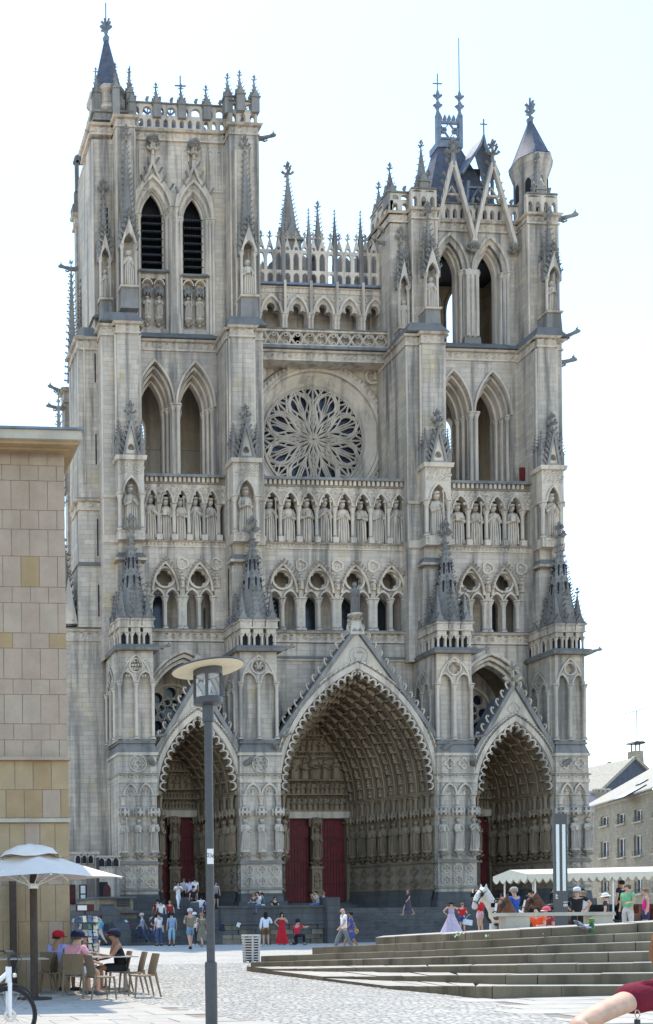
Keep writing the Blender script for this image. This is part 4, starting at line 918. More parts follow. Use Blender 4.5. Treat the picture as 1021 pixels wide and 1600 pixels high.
for c in (48.15,51.45):                                    # openwork triangular gables
    for s_ in (-1,1):
        p0=(c+s_*1.75,Y-.5,55.0); p1=(c+s_*.05,Y-.45,61.3); mb.bar(p0,p1,.26,.3); corbel(mb,p0[0],Y-.4,54.3,.3,.7,2)
        for j in range(5):
            t=.45+.5*j/5; crocket(mb,(c+s_*(1.75*(1-t)+.1),Y-.25,55+6.3*t),(s_,0,.4),.36,2)
    mb.bar((c-.62,Y-.2,58.9),(c+.62,Y-.2,58.9),.16,.2); mb.bar((c-.75,Y-.2,58.3),(c,Y-.2,59.6),.1,.16); mb.bar((c+.75,Y-.2,58.3),(c,Y-.2,59.6),.1,.16)
    mb.lathe(c,Y-.45,61.0,[(.2,0),(.12,.9)],6,2); finial(mb,c,Y-.45,61.5,1.2,2)
    for z in (61.5,62.1): [crocket(mb,(c,Y-.15,z),(s_,0,.2),.4,2) for s_ in (-1,1)]
mb.lathe(55.6,76.2,57.2,[(1.25,0),(1.25,3.9),(1.55,4.8),(1.6,5.2),(1.2,5.5)],8,0,ph=.5)
for k in range(8): a=2*PI*k/8-PI/2; mb.T=Matrix.Translation((55.6,76.2,0))@Matrix.Rotation(a+PI/2,4,'Z'); mb.prism(opening(-.2,.2,59.3,60.4,.4,4),-1.19,-1.1,m=3); mb.T=None
pinnacle(mb,55.1,74.7,57.6,.7,1.8,2.0,.4,.15,1)
BR=mb.build('belfry',['ashlar','carved','crust','void','portal_ashlar','lead'],TR_)
put(SAINT[3],BR,45.3,73.45,48.6,2.6,0,.95); put(SAINT[4],BR,55.1,73.35,48.6,2.6,0,.95); put(SAINT[0],BR,43.5,74.15,47.5,2.3,0,.95)
for a_,b_,c_ in (((56.2,74.6,56.9),(1,-.25,.02),1.9),((54.8,72.6,46.1),(1,-.3,.2),1.8),((54.9,73.2,44.6),(1,-.2,.02),1.9),((42.9,75.4,55.0),(-1,-.2,.1),1.3)): garg(BR,a_,b_,c_)
mb=MB(); mb.lathe(55.6,76.2,62.5,[(1.55,0),(1.45,.08),(.22,3.3),(.17,3.6)],8,0,ph=.5); mb.lathe(55.6,76.2,65.9,[(.2,0),(.28,.3),(.1,.5),(.08,2.0)],8,1)
for z in (66.7,67.2): [crocket(mb,(55.6,76.2,z-.1),(math.cos(k*PI/2),math.sin(k*PI/2),.3),.4,1) for k in range(4)]
mb.build('turret_roof',['slate','lead'],TR_)
mb=MB()                                                    # slate pavilion roof with lead lantern crest
x0,x1=47.0,51.6; zt=64.4; ta,tb=AX(682,240,77.5),AX(716,240,77.5)
mb.add([(46.6,76.2,57.6),(53.6,76.2,57.6),(53.6,79.4,57.6),(46.6,79.4,57.6),(ta,77.2,zt),(tb,77.2,zt),(tb,78.2,zt),(ta,78.2,zt)],[(0,1,5,4),(1,2,6,5),(2,3,7,6),(3,0,4,7),(4,5,6,7)],0)
mb.cm=1; mb.box(ta-.1,tb+.1,77.1,78.3,zt-.05,zt+.5); 
for s_ in (ta,tb):
    mb.box(s_-.16,s_+.16,77.06,77.4,zt-.1,zt+2.6); mb.lathe(s_,77.25,zt+2.5,[(.24,0),(.1,.5),(.25,.9),(.08,1.3),(.2,1.7),(.05,2.2),(.04,3.2 if s_==ta else 6.5)],6)
    for z in (3.2,4.0): [crocket(mb,(s_,77.25,zt+z),(q,0,.3),.36) for q in (-1,1)]
mb.tube([(ta-.4,77.25,zt+5.2),(ta+.4,77.25,zt+5.2)],.05,5); mb.tube([(ta,77.25,zt+5),(ta,77.25,zt+6)],.05,5)
mb.bar((ta,77.2,zt+2.0),(tb,77.2,zt+2.0),.18,.18); mb.bar((ta,77.2,zt+.7),(tb,77.2,zt+.7),.14,.16)
tm=(ta+tb)/2
for c in ((ta+tm)/2,(tb+tm)/2):
    q=(tb-ta)/4; mb.bar((c-q,77.2,zt+.7),(c+q,77.2,zt+2),.09,.12); mb.bar((c+q,77.2,zt+.7),(c-q,77.2,zt+2),.09,.12); mb.ring(circ(c,zt+1.35,.24,12),circ(c,zt+1.35,.15,12),77.12,77.28)
for k in range(5): x=ta+(tb-ta)*(k+.5)/5; mb.lathe(x,77.2,zt+2.05,[(.06,0),(.18,.25),(.04,.6)],5)
# dormer with a flared lead hood and a bell
dx,dz=AX(745,270,76),60.6
mb.add([(dx-1.5,75.6,61.0),(dx,75.6,60.5),(dx+1.6,75.6,61.0),(dx+.3,75.5,64.0),(dx+.3,77,64.4),(dx-1.5,77.5,61.4),(dx+1.6,77.5,61.4)],[(0,3,4,5),(3,2,6,4)])
mb.tube([(dx-1.5,75.6,61.0),(dx-.6,75.6,62.4),(dx+.1,75.6,63.4),(dx+.3,75.5,64.2)],[.13,.13,.12,.06],5); mb.tube([(dx+1.6,75.6,61.0),(dx+1.1,75.6,62.2),(dx+.5,75.6,63.4),(dx+.3,75.5,64.2)],[.13,.13,.12,.06],5)
mb.tube([(dx-1.1,75.7,58),(dx-.9,75.7,60.5)],.13,6); mb.tube([(dx+1.1,75.7,58),(dx+1.1,75.7,60.6)],.13,6); mb.bar((dx-1.0,75.7,60.0),(dx+1.1,75.7,60.0),.16,.2)
mb.tube([(dx-1,75.7,58.4),(dx-.2,75.7,59.8),(dx+.1,75.7,60)],.1,5); mb.tube([(dx+1.1,75.7,58.4),(dx+.4,75.7,59.8)],.1,5)
mb.lathe(dx,76.2,58.6,[(.6,0),(.45,.4),(.35,.9),(.1,1.05)],12,2); mb.box(dx-.8,dx+.9,76.9,77,58,62.5,2)
mb.lathe(dx-1.3,77,62.5,[(.3,0),(.2,1.2),(.3,1.4),(.08,2.6)],6); [crocket(mb,(dx-1.3,77,64+q*.4),(s_,0,.3),.3) for q in range(2) for s_ in (-1,1)]
mb.tube([(dx+.3,75.5,64),(dx+.3,75.5,65.4)],.06,5); mb.tube([(dx,75.5,65.0),(dx+.6,75.5,65.0)],.05,5)
mb.build('pavilion_roof',['slate','lead','iron'],TR_)
# ---------------------------------------------------------------- upper galleries between the towers
mb=MB(); xa,xb=31.6,43.9
frieze(mb,xa-.3,43.4,75.35,45.45,46.3,.26,5,1)
YB=75.2; zb=AZ(510,542,75.2); mb.frus(xa-.3,43.6,75.0,80,46.28,zb+.02,.1,2); BH=(AZ(510,515,75.2)-zb)/1.78                                          # balustrade of interlaced curves
mb.cm=1; n=6; uw=(43.3-xa)/n; mb.T=Matrix.Translation((0,0,zb))@Matrix.Diagonal((1,1,BH,1))@Matrix.Translation((0,0,-zb)); mb.box(xa,43.4,YB-.06,YB+.24,zb,zb+.16); mb.box(xa,43.4,YB-.06,YB+.24,zb+1.45,zb+1.65); mb.frus(xa,43.4,YB-.14,YB+.3,zb+1.65,zb+1.78,.05,2)
for k in range(n*2):
    c=xa+uw*(k+.5)/2*1.0
    for s_ in (0,1):
        P=[(c-uw/4,zb+.15),(c-uw/8,zb+.28),(c-.06,zb+.8),(c+uw/8,zb+1.35),(c+uw/4,zb+1.48)]
        if s_: P=[(x,2*zb+1.62-z) for x,z in P]
        mb.tube([(x,YB+.09,z) for x,z in P],.10,5)
    for z in (zb+.4,zb+1.2): mb.tube([(c+uw/4+.16*math.cos(t*PI/3),YB+.09,z+.16*math.sin(t*PI/3)) for t in range(6)],.05,4,closed=True)
mb.T=None
GA=mb.build('upper_gallery',['ashlar','carved','crust','lead','void'],CATH)
mb=MB(); Y=76.2; n=5; xs=AX(403,480,Y); uw=(AX(606,480,Y)-xs)/n; z0,zc,zt=48.0,49.6,51.4
hol=[]
for k in range(n):
    c=xs+uw*(k+.5)
    mb.cm=1; band(mb,c,zc,uw/2-.32,1.35,.17,Y-.16,Y+.02,8)
    TF=[(c-uw*.36,z0)]; q=uw*.36                           # trefoil headed opening
    TF+=[(c-q,zc-.1)]+[(c-q*.6-q*.4*math.cos(t*PI/4)*1.0,zc+.05+q*.4*math.sin(t*PI/4)) for t in range(0,4)]+[(c+q*.42*math.cos(PI-t*PI/5),zc+.62+q*.42*math.sin(PI-t*PI/5)) for t in range(0,6)]+[(c+q*.6+q*.4*math.cos(t*PI/4),zc+.05+q*.4*math.sin(t*PI/4)) for t in range(3,-1,-1)]+[(c+q,zc-.1),(c+q,z0)]
    hol+=TF
    for s_ in (-1,1): colonnette(mb,c+s_*(uw/2-.12),Y-.08,z0,zc+.05,.12,6); mb.ring(circ(c+s_*uw*.4,50.95,.23,12),circ(c+s_*uw*.4,50.95,.14,12),Y-.06,Y+.02)
    mb.box(c+uw/2-.1,c+uw/2+.1,Y-.3,Y+.1,49.5,52.2,1); mb.ring(opening(c-.75,c-.05,47.9,49,.3,4),opening(c-.65,c-.15,48,49,.22,4),77.3,77.42); mb.ring(opening(c+.05,c+.75,47.9,49,.3,4),opening(c+.15,c+.65,48,49,.22,4),77.3,77.42)
mb.cm=0
mb.prism([(xs-.5,z0)]+hol+[(xs+uw*n+.5,z0),(xs+uw*n+.5,zt),(xs-.5,zt)],Y,Y+.4,back=True)
mb.box(xs-.5,xs+uw*n+.5,77.4,77.8,46.5,51.6); mb.box(xs-.5,xs+uw*n+.5,Y+.1,77.6,51.35,51.6); mb.box(xs-.6,xs+uw*n+.6,75.6,78,46.3,47.6)
mb.cm=1; frieze(mb,xs-.3,xs+uw*n+.3,Y-.02,51.35,51.85,.12,1); mb.frus(xs-.4,xs+uw*n+.4,Y-.3,Y+1.4,51.85,52.05,.05,3)
# openwork arcade, gablets and pinnacles
na=15; ua=uw*n/na
hol=[];zq=52.05
for k in range(na):
    c=xs+ua*(k+.5); hol.append(opening(c-ua*.33,c+ua*.33,zq+1.15,zq+2.0,.65,5)); hol.append(opening(c-ua*.33,c+ua*.33,zq+.1,zq+.65,.28,4))
    mb.prism([(c-ua*.5,zq+2.5),(c+ua*.5,zq+2.5),(c,zq+3.7)],Y+.02,Y+.18,[circ(c,zq+2.85,.15,8)],back=True); finial(mb,c,Y+.1,zq+3.55,.5)
mb.prism([(xs-.3,zq),(xs+ua*na+.3,zq),(xs+ua*na+.3,zq+2.75),(xs-.3,zq+2.75)],Y+.03,Y+.17,hol,back=True)
for k in range(n+1): pinnacle(mb,xs+uw*k,Y+.1,52.0,.3,4.0,2.0,.3,.13,2,False)
for x,zb_,w,hs,hp in ((AX(452,340,78),52,1.5,4.6,5.4),(AX(503,350,77.5),52,.8,3.6,4.0)):
    pinnacle(mb,x,78.2,zb_,w,hs,hp,.34,.2,2)
mb.lathe(AX(571,360,79),79,53,[(.8,0),(.7,1.3),(.1,4.0),(.08,5.2)],6,3)
mb.box(xs+.3,xs+uw*n-.3,80.2,80.4,50,53.2,0)
for pa,pb,pt in ((404,412,412),(418,447,405),(453,478,398),(494,508,400),(520,545,402),(562,580,392),(588,606,400)): mb.prism([(AX(pa,440,80),50),(AX(pb,440,80),50),(AX(pb,440,80),AZ(pb,pt+12,80)),(AX((pa+pb)/2,440,80),AZ(pb,pt,80)),(AX(pa,440,80),AZ(pa,pt+12,80))],79.6,80.1,m=(0,2,0)[pa%3])
gargoyle(mb,(43.2,75.6,56.0),(-1,-.3,.1),1.2,2)
for x in (AX(425,400,79),AX(540,400,79),AX(590,400,79)): mb.bar((x-.5,79,52),(x+.9,79,54.5),.25,.3,2)
mb.build('openwork_arcade',['ashlar','carved','crust','lead'],GA)
mb=MB(); mb.box(30.9,44.2,80.5,84,30,50.5); mb.build('nave','ashlar',CATH)
mb=MB(); mb.box(19.3,31,80.2,82,FLOOR,34.6); mb.box(44,56,80.2,82,FLOOR,34.6); mb.box(31,44,77.9,80.5,FLOOR,34.8); mb.box(19.8,31,77.6,80.2,FLOOR,34.6); mb.box(44,55,77.6,80.2,FLOOR,34.6); mb.build('nave_wall','ashlar',CATH)
mb=MB(); p=at(815,742,73.6); mb.box(p.x-.25,p.x+.3,73.4,73.5,p.z-.5,p.z+.5); mb.build('red_banner','door_red',CATH)
mb=MB(); p=at(461,527,75.5); mb.box(p.x-.35,p.x+.45,75.6,75.7,p.z-.6,p.z+.5); mb.box(p.x-.3,p.x-.0,75.5,75.57,p.z+.0,p.z+.25,1); mb.build('gallery_sign',['door_rib','frame_white'],CATH)
# ================================================================ SQUARE, TERRACES, STAIRS
def setk(o,k): o['kind']=k; return o
N=NT('cobble_ground'); g=N.n('NewGeometry'); P_=g.outputs['Position']
vo=N.n('TexVoronoi'); vo.inputs['Scale'].default_value=7.5; N.l(P_,vo.inputs['Vector'])
vd=N.n('TexVoronoi',feature='DISTANCE_TO_EDGE'); vd.inputs['Scale'].default_value=7.5; N.l(P_,vd.inputs['Vector'])
c0=N.mix(N.ramp(N.noise(P_,.35,5),[(.35,0),(.65,1)]),(.43,.405,.36),(.37,.35,.31)); bw=N.n('RGBToBW'); N.l(vo.outputs['Color'],bw.inputs[0]); c0=N.mix(.45,c0,N.ramp(bw.outputs[0],[(.15,.25),(.85,.75)]),'SOFT_LIGHT')
c0=N.mix(N.ramp(vd.outputs['Distance'],[(.0,.75),(.09,0)]),c0,(.25,.235,.205)); N.l(c0,N.b.inputs['Base Color']); N.b.inputs['Roughness'].default_value=.85
N.bump(N.ramp(vd.outputs['Distance'],[(.0,0),(.25,1)]),.8,.03); MAT['cobble_ground']=N.m
mb=MB(); mb.add([(-900,-300,0),(1300,-300,0),(1300,1500,0),(-900,1500,0)],[(0,1,2,3)]); setk(mb.build('ground','cobble_ground',None,0),'structure')
rn=random.Random(5)
# near cobbles as real stones
STEP_EDGE=[ground(405,1508),ground(769,1562),ground(1021,1557)]
def right_of(p,a,b): return (b.x-a.x)*(p[1]-a.y)-(b.y-a.y)*(p[0]-a.x)<0
sa,sb=ground(205,1566),ground(405,1602); sl1,sl2=ground(380,1503),ground(757,1563); sl3=ground(905,1598)
def is_slab(x,y):
    p=(x,y)
    if y<sa.y-(x-sa.x)*.0 and (x<sa.x or not right_of(p,sa,sb)) and x<sb.x+.2 : return not right_of(p,sb,sa) or x<sa.x
    return False
mb=MB(); y=13.0; row=0
edge=lambda yy: (sl1.x+(sl2.x-sl1.x)*(yy-sl1.y)/(sl2.y-sl1.y)) if yy>sl2.y else (sl2.x+(sl3.x-sl2.x)*(yy-sl2.y)/(sl3.y-sl2.y))
ledge=lambda yy: (4.9 if yy>sa.y else sa.x+(sb.x-sa.x)*(yy-sa.y)/(sb.y-sa.y)) if yy<19.6 else 4.6
while y<33.5:
    x=ledge(y)+.08+rn.uniform(0,.1); xe=edge(y)-.08
    while x<xe:
        w=rn.uniform(.10,.17); d_=.115; z=rn.uniform(.011,.016); s_=.014; j=lambda:rn.uniform(-.003,.003)
        b=len(mb.v); mb.v+=[(x,y,-.01),(x+w,y,-.01),(x+w,y+d_,-.01),(x,y+d_,-.01),(x+s_,y+s_,z+j()),(x+w-s_,y+s_,z+j()),(x+w-s_,y+d_-s_,z+j()),(x+s_,y+d_-s_,z+j())]
        mb.f+=[(b,b+1,b+5,b+4),(b+1,b+2,b+6,b+5),(b+2,b+3,b+7,b+6),(b+3,b,b+4,b+7),(b+4,b+5,b+6,b+7)]; mb.mi+=[0]*5
        x+=w+rn.uniform(.008,.02)
    y+=.128+(0 if row%5 else .004); row+=1
setk(mb.build('cobble_paving','cobble',None,0),'stuff')
# paving slabs in front of the cafe and along the steps
def slab_field(name,quad_fn,x0,x1,y0,y1,w,d_,ang=0.):
    base=setk(MB_plane(name,x0,x1,y0,y1),'structure'); k=0; y=y0
    while y<y1-.05:
        x=x0-(w*.5 if k%2 else 0)
        while x<x1:
            xa,xb=max(x,x0),min(x+w,x1)
            cx,cy=(xa+xb)/2,y+d_/2
            if xb-xa>.15 and quad_fn(cx,cy):
                m=MB(); z=.012+rn.uniform(-.003,.003); e=.006; m.frus(xa+e,xb-e,y+e,y+d_-e,-.01,z+.008,.004,tb=.004); m.build('slab',['slab'],base,0)
            x+=w
        y+=d_; k+=1
def MB_plane(name,x0,x1,y0,y1):
    m=MB(); m.add([(x0,y0,.004),(x1,y0,.004),(x1,y1,.004),(x0,y1,.004)],[(0,1,2,3)]); return m.build(name,'joint_dark',None,0)
slab_field('cafe_pavement',lambda x,y: x<ledge(y)-.0,0.2,6.3,13.4,22.0,.95,.62)
slab_field('step_pavement',lambda x,y: x>edge(y),6.6,16.8,13.4,17.9,1.3,.75)
# long tapering steps
ROWL=[(587,1465,26.),(488,1480,27.),(408,1494,28.),(392,1503,28.),(424,1514,26.6),(505,1526,23.6),(606,1541,20.6)]
ROWR=[1441,1457,1471,1487,1504,1521,1540]
ROWC=[862,850,838,824,808,790,769]
rows=[]
for i in range(7):
    pl,ql,yl=ROWL[i]; L=at(pl,ql,yl); qc=ql+(ROWR[i]-ql)*(ROWC[i]-pl)/(1017-pl); C_=at(ROWC[i],qc,17.73+.37*(6-i)); R_=at(1017,ROWR[i],17.96+.37*(6-i)); E_=R_+(R_-C_)*1.6
    n1,n2=7,6
    rows.append([L.lerp(C_,k/n1) for k in range(n1)]+[C_.lerp(E_,k/n2) for k in range(n2+1)])
STEPS=empty('stone_steps',(14,24,0)); tag(STEPS,'long weathered stone steps tapering into the sloping square','steps')
for i in range(7):
    A=rows[i]; Bk=rows[i-1] if i>0 else [p+Vector((1.2,1.8,0)) for p in A]
    for k in range(len(A)-1):
        m=MB(); e=.006; o_=(.5 if i%2 else 0.)
        def pt(L,u): j=min(int(u),len(L)-2); return L[j].lerp(L[j+1],u-j)
        u0,u1=max(0,k-o_*(k!=7)),k+1-o_*(k+1!=7) if k+1<len(A)-1 else k+1
        a,b=pt(A,u0),pt(A,u1); jz=rn.uniform(-.008,.008); a=a+Vector((rn.uniform(-.006,.006),rn.uniform(-.012,.012),jz)); b=b+Vector((0,rn.uniform(-.012,.012),jz)); c_,d_=pt(Bk,u1),pt(Bk,u0); nb=(c_-b); nb.z=0; nb=nb.normalized()*.35
        c_=Vector((c_.x,c_.y,b.z))+nb; d_=Vector((d_.x,d_.y,a.z))+nb
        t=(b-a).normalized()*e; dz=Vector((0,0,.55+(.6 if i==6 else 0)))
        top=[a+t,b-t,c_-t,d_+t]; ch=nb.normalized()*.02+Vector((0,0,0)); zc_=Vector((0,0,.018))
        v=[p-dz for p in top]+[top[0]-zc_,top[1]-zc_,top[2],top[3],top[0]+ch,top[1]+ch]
        m.add([tuple(p) for p in v],[(0,1,5,4),(1,2,6,9,5),(2,3,7,6),(3,0,4,8,7),(4,5,9,8)]); m.add([tuple(p) for p in v],[(8,9,6,7)],1); m.build('step_block',['step_stone','slab'],STEPS,0)  # tread tops take the paler slab stone, sunshine on them put into the colour
m=MB(); A=rows[0]; far=[Vector((34,27,1.15)),Vector((30,36,.8))]
P0=[A[0]+Vector((.8,.6,-.01))]+[p+Vector((.7,1.0,-.012)) for p in A[1:]]+far; m.add([tuple(p) for p in P0]+[(p.x,p.y,-.2) for p in P0],[tuple(range(len(P0)))]+[(k,k+len(P0),(k+1)%len(P0)+len(P0),(k+1)%len(P0)) for k in range(len(P0))]); setk(m.build('terrace','slab',None,0,True),'structure')
def terrace_z(x,y):                                       # height of the upper terrace
    a,b=rows[0][0],rows[0][7]; t=max(0,min(1,((x-a.x)*(b.x-a.x)+(y-a.y)*(b.y-a.y))/((b.x-a.x)**2+(b.y-a.y)**2))); return a.z+(b.z-a.z)*t
# ---- stairs and retaining wall before the portals
mb=MB(); mb.box(9,60,63,90,.02,FLOOR-.02); mb.box(21.8,28.4,57.5,63.2,0.02,FLOOR-.024); mb.box(9,16.1,58.5,63.2,.02,FLOOR-.03); setk(mb.build('parvis','blue_plinth',None,0),'structure')
ST=empty('portal_stairs',(30,60,0)); tag(ST,'dark stone stairs and balustrade wall rising to the cathedral doors','stairs')
n=12
for k in range(n):
    z1=FLOOR*(k+1)/n; y0=57.4+.42*k
    m=MB(); m.frus(16.4,21.4,y0,63.1,FLOOR*k/n-.02,z1-.003,.0); m.build('stair_step','blue_plinth',ST,0)
for k in range(n):
    z1=FLOOR*(k+1)/n; y0=58.0+.40*k
    m=MB(); m.box(28.9,58,y0,63.15,FLOOR*k/n-.02,z1-.005); m.build('stair_step','blue_plinth',ST,0)
m=MB()
for x0,x1 in ((15.6,16.4),(21.4,21.95)):
    pr=[(57.2,-.02),(63.0,-.02),(63.0,FLOOR+.8),(62.2,FLOOR+.8),(57.2,.95)]
    m.add([(x0,p[0],p[1]) for p in pr]+[(x1,p[0],p[1]) for p in pr],[(0,4,3,2,1),(5,6,7,8,9)]+[(k,(k+1)%5,(k+1)%5+5,k+5) for k in range(5)])
    m.build('cheek_wall','blue_plinth',ST,0,True); m=MB()
m=MB(); m.box(28.25,29.05,56.9,58.4,-.02,2.75); m.build('pedestal','blue_plinth',ST,0)
m=MB(); m.box(21.95,28.25,57.25,57.6,1.15,FLOOR+.02); m.frus(21.9,28.3,57.15,57.7,FLOOR+.02,FLOOR+.15,.02); m.build('parapet_wall','blue_plinth',ST,0)
for r in range(4):                                        # rough courses under the parapet
    x=21.95; 
    while x<28.2:
        w=rn.uniform(.5,1.2); xe=min(28.25,x+w); m=MB(); m.frus(x+.01,xe-.01,57.27+rn.uniform(-.03,.03),57.7,.285*r,.285*(r+1)-.012,.015); m.build('stone_block',rn.choice(['portal_ashlar','step_stone','blue_plinth']),ST,0); x=xe
# ---------------------------------------------------------------- low annex at the foot of the north side
AN=empty('annex',(14,62,0)); tag(AN,'low stone annex with small arcades beside the cathedral wall','annex')
m=MB(); Y=68.; x0,x1=AX(100,1380,Y),AX(153,1380,Y); z=lambda py:AZ(130,py,Y)
m.box(x0,x1,Y,73,0,z(1333)); m.box(x0,x1+.1,Y-.1,73,z(1335),z(1331),1)
for px in (132,142,122): q=AX(px,1345,Y); m.ring(opening(q-.26,q+.26,z(1350),z(1342),.35,5),opening(q-.17,q+.17,z(1349),z(1342),.25,5),Y-.06,Y+.02,m=1); m.prism(opening(q-.17,q+.17,z(1349),z(1342),.25,5),Y-.01,Y+.02,m=2)
Y2=67.; xa,xb=AX(154,1380,Y2),AX(188,1380,Y2); z2=lambda py:AZ(170,py,Y2); m.box(xa,xb,Y2,73,0,z2(1339)); m.frus(xa-.05,xb+.05,Y2-.15,73,z2(1340),z2(1337),.05,1)
for px in (159,170,181): q=AX(px,1348,Y2); m.ring(opening(q-.28,q+.28,z2(1355),z2(1347),.38,5),opening(q-.2,q+.2,z2(1354),z2(1347),.28,5),Y2-.06,Y2+.02,m=1); m.prism(opening(q-.2,q+.2,z2(1354),z2(1347),.28,5),Y2-.01,Y2+.02,m=2)
q=AX(162,1390,Y2); m.box(q-.4,q+.3,Y2-.02,Y2+.1,z2(1401),z2(1378),3); m.prism(opening(q-.05,q+.5,z2(1401),z2(1390),.4,5),Y2-.05,Y2+.05,m=4)
A0=m.build('annex_wall',['ashlar','carved','void','void','door_rib'],AN,0)
for pxa,pxb,mt in ((109,118,'door_rib'),(124,136,'frame_white')):
    m=MB(); m.box(AX(pxa,1400,Y),AX(pxb,1400,Y),Y-.06,Y+.02,z(1413),z(1382)); m.box(AX(pxa,1400,Y)+.1,AX(pxb,1400,Y)-.12,Y-.09,Y,z(1411),z(1398),1); m.box(AX(pxa,1400,Y)+.1,AX(pxb,1400,Y)-.12,Y-.09,Y,z(1396),z(1384),1); m.build('window',['iron' if mt!='door_rib' else 'door_rib',mt],AN,0)
m=MB(); q=AX(153.5,1400,66.8); m.tube([(q,66.8,0),(q,66.8,z2(1340))],.11,8); m.build('drainpipe','iron',AN)
Y3=61.; xa,xb=AX(155,1420,Y3),AX(214,1420,Y3); z3=lambda py:AZ(185,py,Y3)
m=MB(); xd0,xd1=AX(169,1450,Y3),AX(190,1450,Y3); zt=z3(1404); pr=[(xa,0.02),(xd0,.02)]+[(p[0],p[1]) for p in [(xd0,z3(1445)),(xd0+.15,z3(1438)),(xd0+.4,z3(1435)),(xd1-.4,z3(1435)),(xd1-.15,z3(1438)),(xd1,z3(1445))]]+[(xd1,.02),(xb,.02),(xb,z3(1427)),(xa,z3(1427))]
m.prism(pr,Y3,Y3+.6); m.box(xa,xb,Y3+.5,67,.02,z3(1427),2); m.frus(xa-.1,xb+.15,Y3-.25,67,z3(1427),z3(1423),.05,1); m.box(xa,xb-.2,Y3+.1,67,z3(1423),z3(1404)); m.frus(xa-.1,xb,Y3-.2,67,z3(1404),z3(1401),.05,1)
q0,q1=AX(184,1410,Y3),AX(203,1410,Y3); m.box(q0,q1,Y3+.03,Y3+.15,z3(1416),z3(1405),3)
for k in range(3): m.box(q0+.05,q1-.05,Y3,Y3+.1,z3(1414)+k*.13,z3(1414)+k*.13+.04,1)
m.build('undercroft_wall',['portal_ashlar','blue_plinth','void','iron'],AN,0)
# ---------------------------------------------------------------- cafe building with stone panels
Y=22.4; x1=AX(103,900,Y); x0=-6.; zz=lambda py:AZ(50,py,Y)
CB=empty('cafe_building',(2,Y,0)); tag(CB,'plain building clad in ochre stone panels behind the parasol','building')
m=MB(); m.box(x0,x1-.02,Y+.014,Y+9,0,zz(690)); 
m.build('wall','joint_dark',CB,0)
PYS=[690,725-0,750,797,827,869,917,942,989,1013,1062,1085,1131,1156,1183]
PYS=[689,727,751,797,827,869,917,942,989,1013,1061,1085,1131,1156,1184]
def panel_rows(PYS,Y,xr,wpx,off0,thick,tall):
    for r in range(len(PYS)-1):
        zt,zb=zz(PYS[r]),zz(PYS[r+1]); w=wpx*Y/1540*1.005; off=(.5 if r%2 else 0.)+off0; k=0; x=xr-w*(.45 if r%2 else .95)
        xs=[xr]; 
        while x>-1.2: xs.append(x); x-=w
        for a,b in zip(xs[1:],xs[:-1]):
            e=.005; mt=rn.choices(['panel_stone','panel_stone_light','panel_stone_gold'],[6,2.6,.8])[0] if tall else rn.choices(['panel_tan','panel_stone_gold','panel_stone'],[6,2,1])[0]
            q=MB(); q.frus(a+e,b-e,Y+rn.uniform(-.004,.004)-thick,Y+.08,zb+e,zt-e*1.2,.004); q.build('panel',mt,CB,0)
panel_rows(PYS,Y,x1,29,0,0,1)
xr2=AX(108,1250,Y-.12); m=MB(); m.box(x0,xr2-.01,Y-.106,Y+.05,0,zz(1187)); m.build('wall','joint_dark',CB,0)
panel_rows([1190,1235,1279],Y-.12,xr2,29,0,0,0); panel_rows([1287,1340,1383,1440,1490,1552],Y-.12,xr2,24,0,0,0)
m=MB(); m.box(x0,xr2+.02,Y-.2,Y,zz(1286),zz(1280)); m.box(x0,xr2+.04,Y-.24,Y,zz(1190),zz(1185),1); m.build('string_course',['bench_stone','panel_stone'],CB,0)
zc=AZ(60,666,Y-.6)-.33; xo=AX(128,668,Y-.55)
m=MB(); m.box(x0,xo,Y-.55,Y+9,zc+.08,zc+.28); m.box(x0,xo+.04,Y-.6,Y+9,zc+.28,zc+.33,1); m.box(x0,xo-.06,Y-.47,Y+9,zc-.0,zc+.08,2); m.box(x0,xo-.2,Y-.3,Y-.24,zc-.05,zc,2)
m.build('cornice',['bench_stone','lead','panel_stone_gold'],CB,0)
for px,w in ((21,9),):
    q=AX(px,1440,Y-.3); m=MB(); m.box(q-.07,q+.07,Y-.36,Y-.22,0,zz(1372)); tag(m.build('timber_post','brown_post',None),'slim dark brown post standing against the ochre wall','post')
# ---------------------------------------------------------------- houses on the right
HO=empty('stone_house',(68,86,0)); tag(HO,'beige stone house with white french windows and pale sunlit roof','house')
HA=at(917,1262,95.); HB=at(1021,1232,80.); hd=(HB-HA); hd.z=0; HL=hd.length; hd=hd.normalized(); hn=Vector((hd.y,-hd.x,0)); hn=hn if hn.x>0 else -hn; EZ=12.2
HM=Matrix(((hd.x,hn.x,0,HA.x),(hd.y,hn.y,0,HA.y),(0,0,1,0),(0,0,0,1)))   # local x along the front towards us, y into the house
def hloc(px,py):                                          # photo point on the house front -> local x,z
    d=_ray(px,py); o=Vector((0,0,EYE)); t=(HA-o).dot(hn)/d.dot(hn); p=o+d*t; return (p-HA).dot(hd),p.z
wins=[]
for px,pa,pb in ((944.7,1274,1292),(970.8,1269,1289),(997.6,1263,1285),(945,1313,1341),(971,1308,1341),(997,1303,1338)):
    a=hloc(px-6,pb); b=hloc(px+6,pa); wins.append((a[0],b[0],a[1],b[1]))
for k in (0,1,2): wins.append((wins[3+k][0],wins[3+k][1],wins[3+k][2]-3.4,wins[3+k][3]-3.4))
wins+= [(w[0]+(wins[5][0]-wins[4][0])*1.05,w[1]+(wins[5][1]-wins[4][1])*1.05,w[2],w[3]) for w in (wins[2],wins[5],wins[8])]
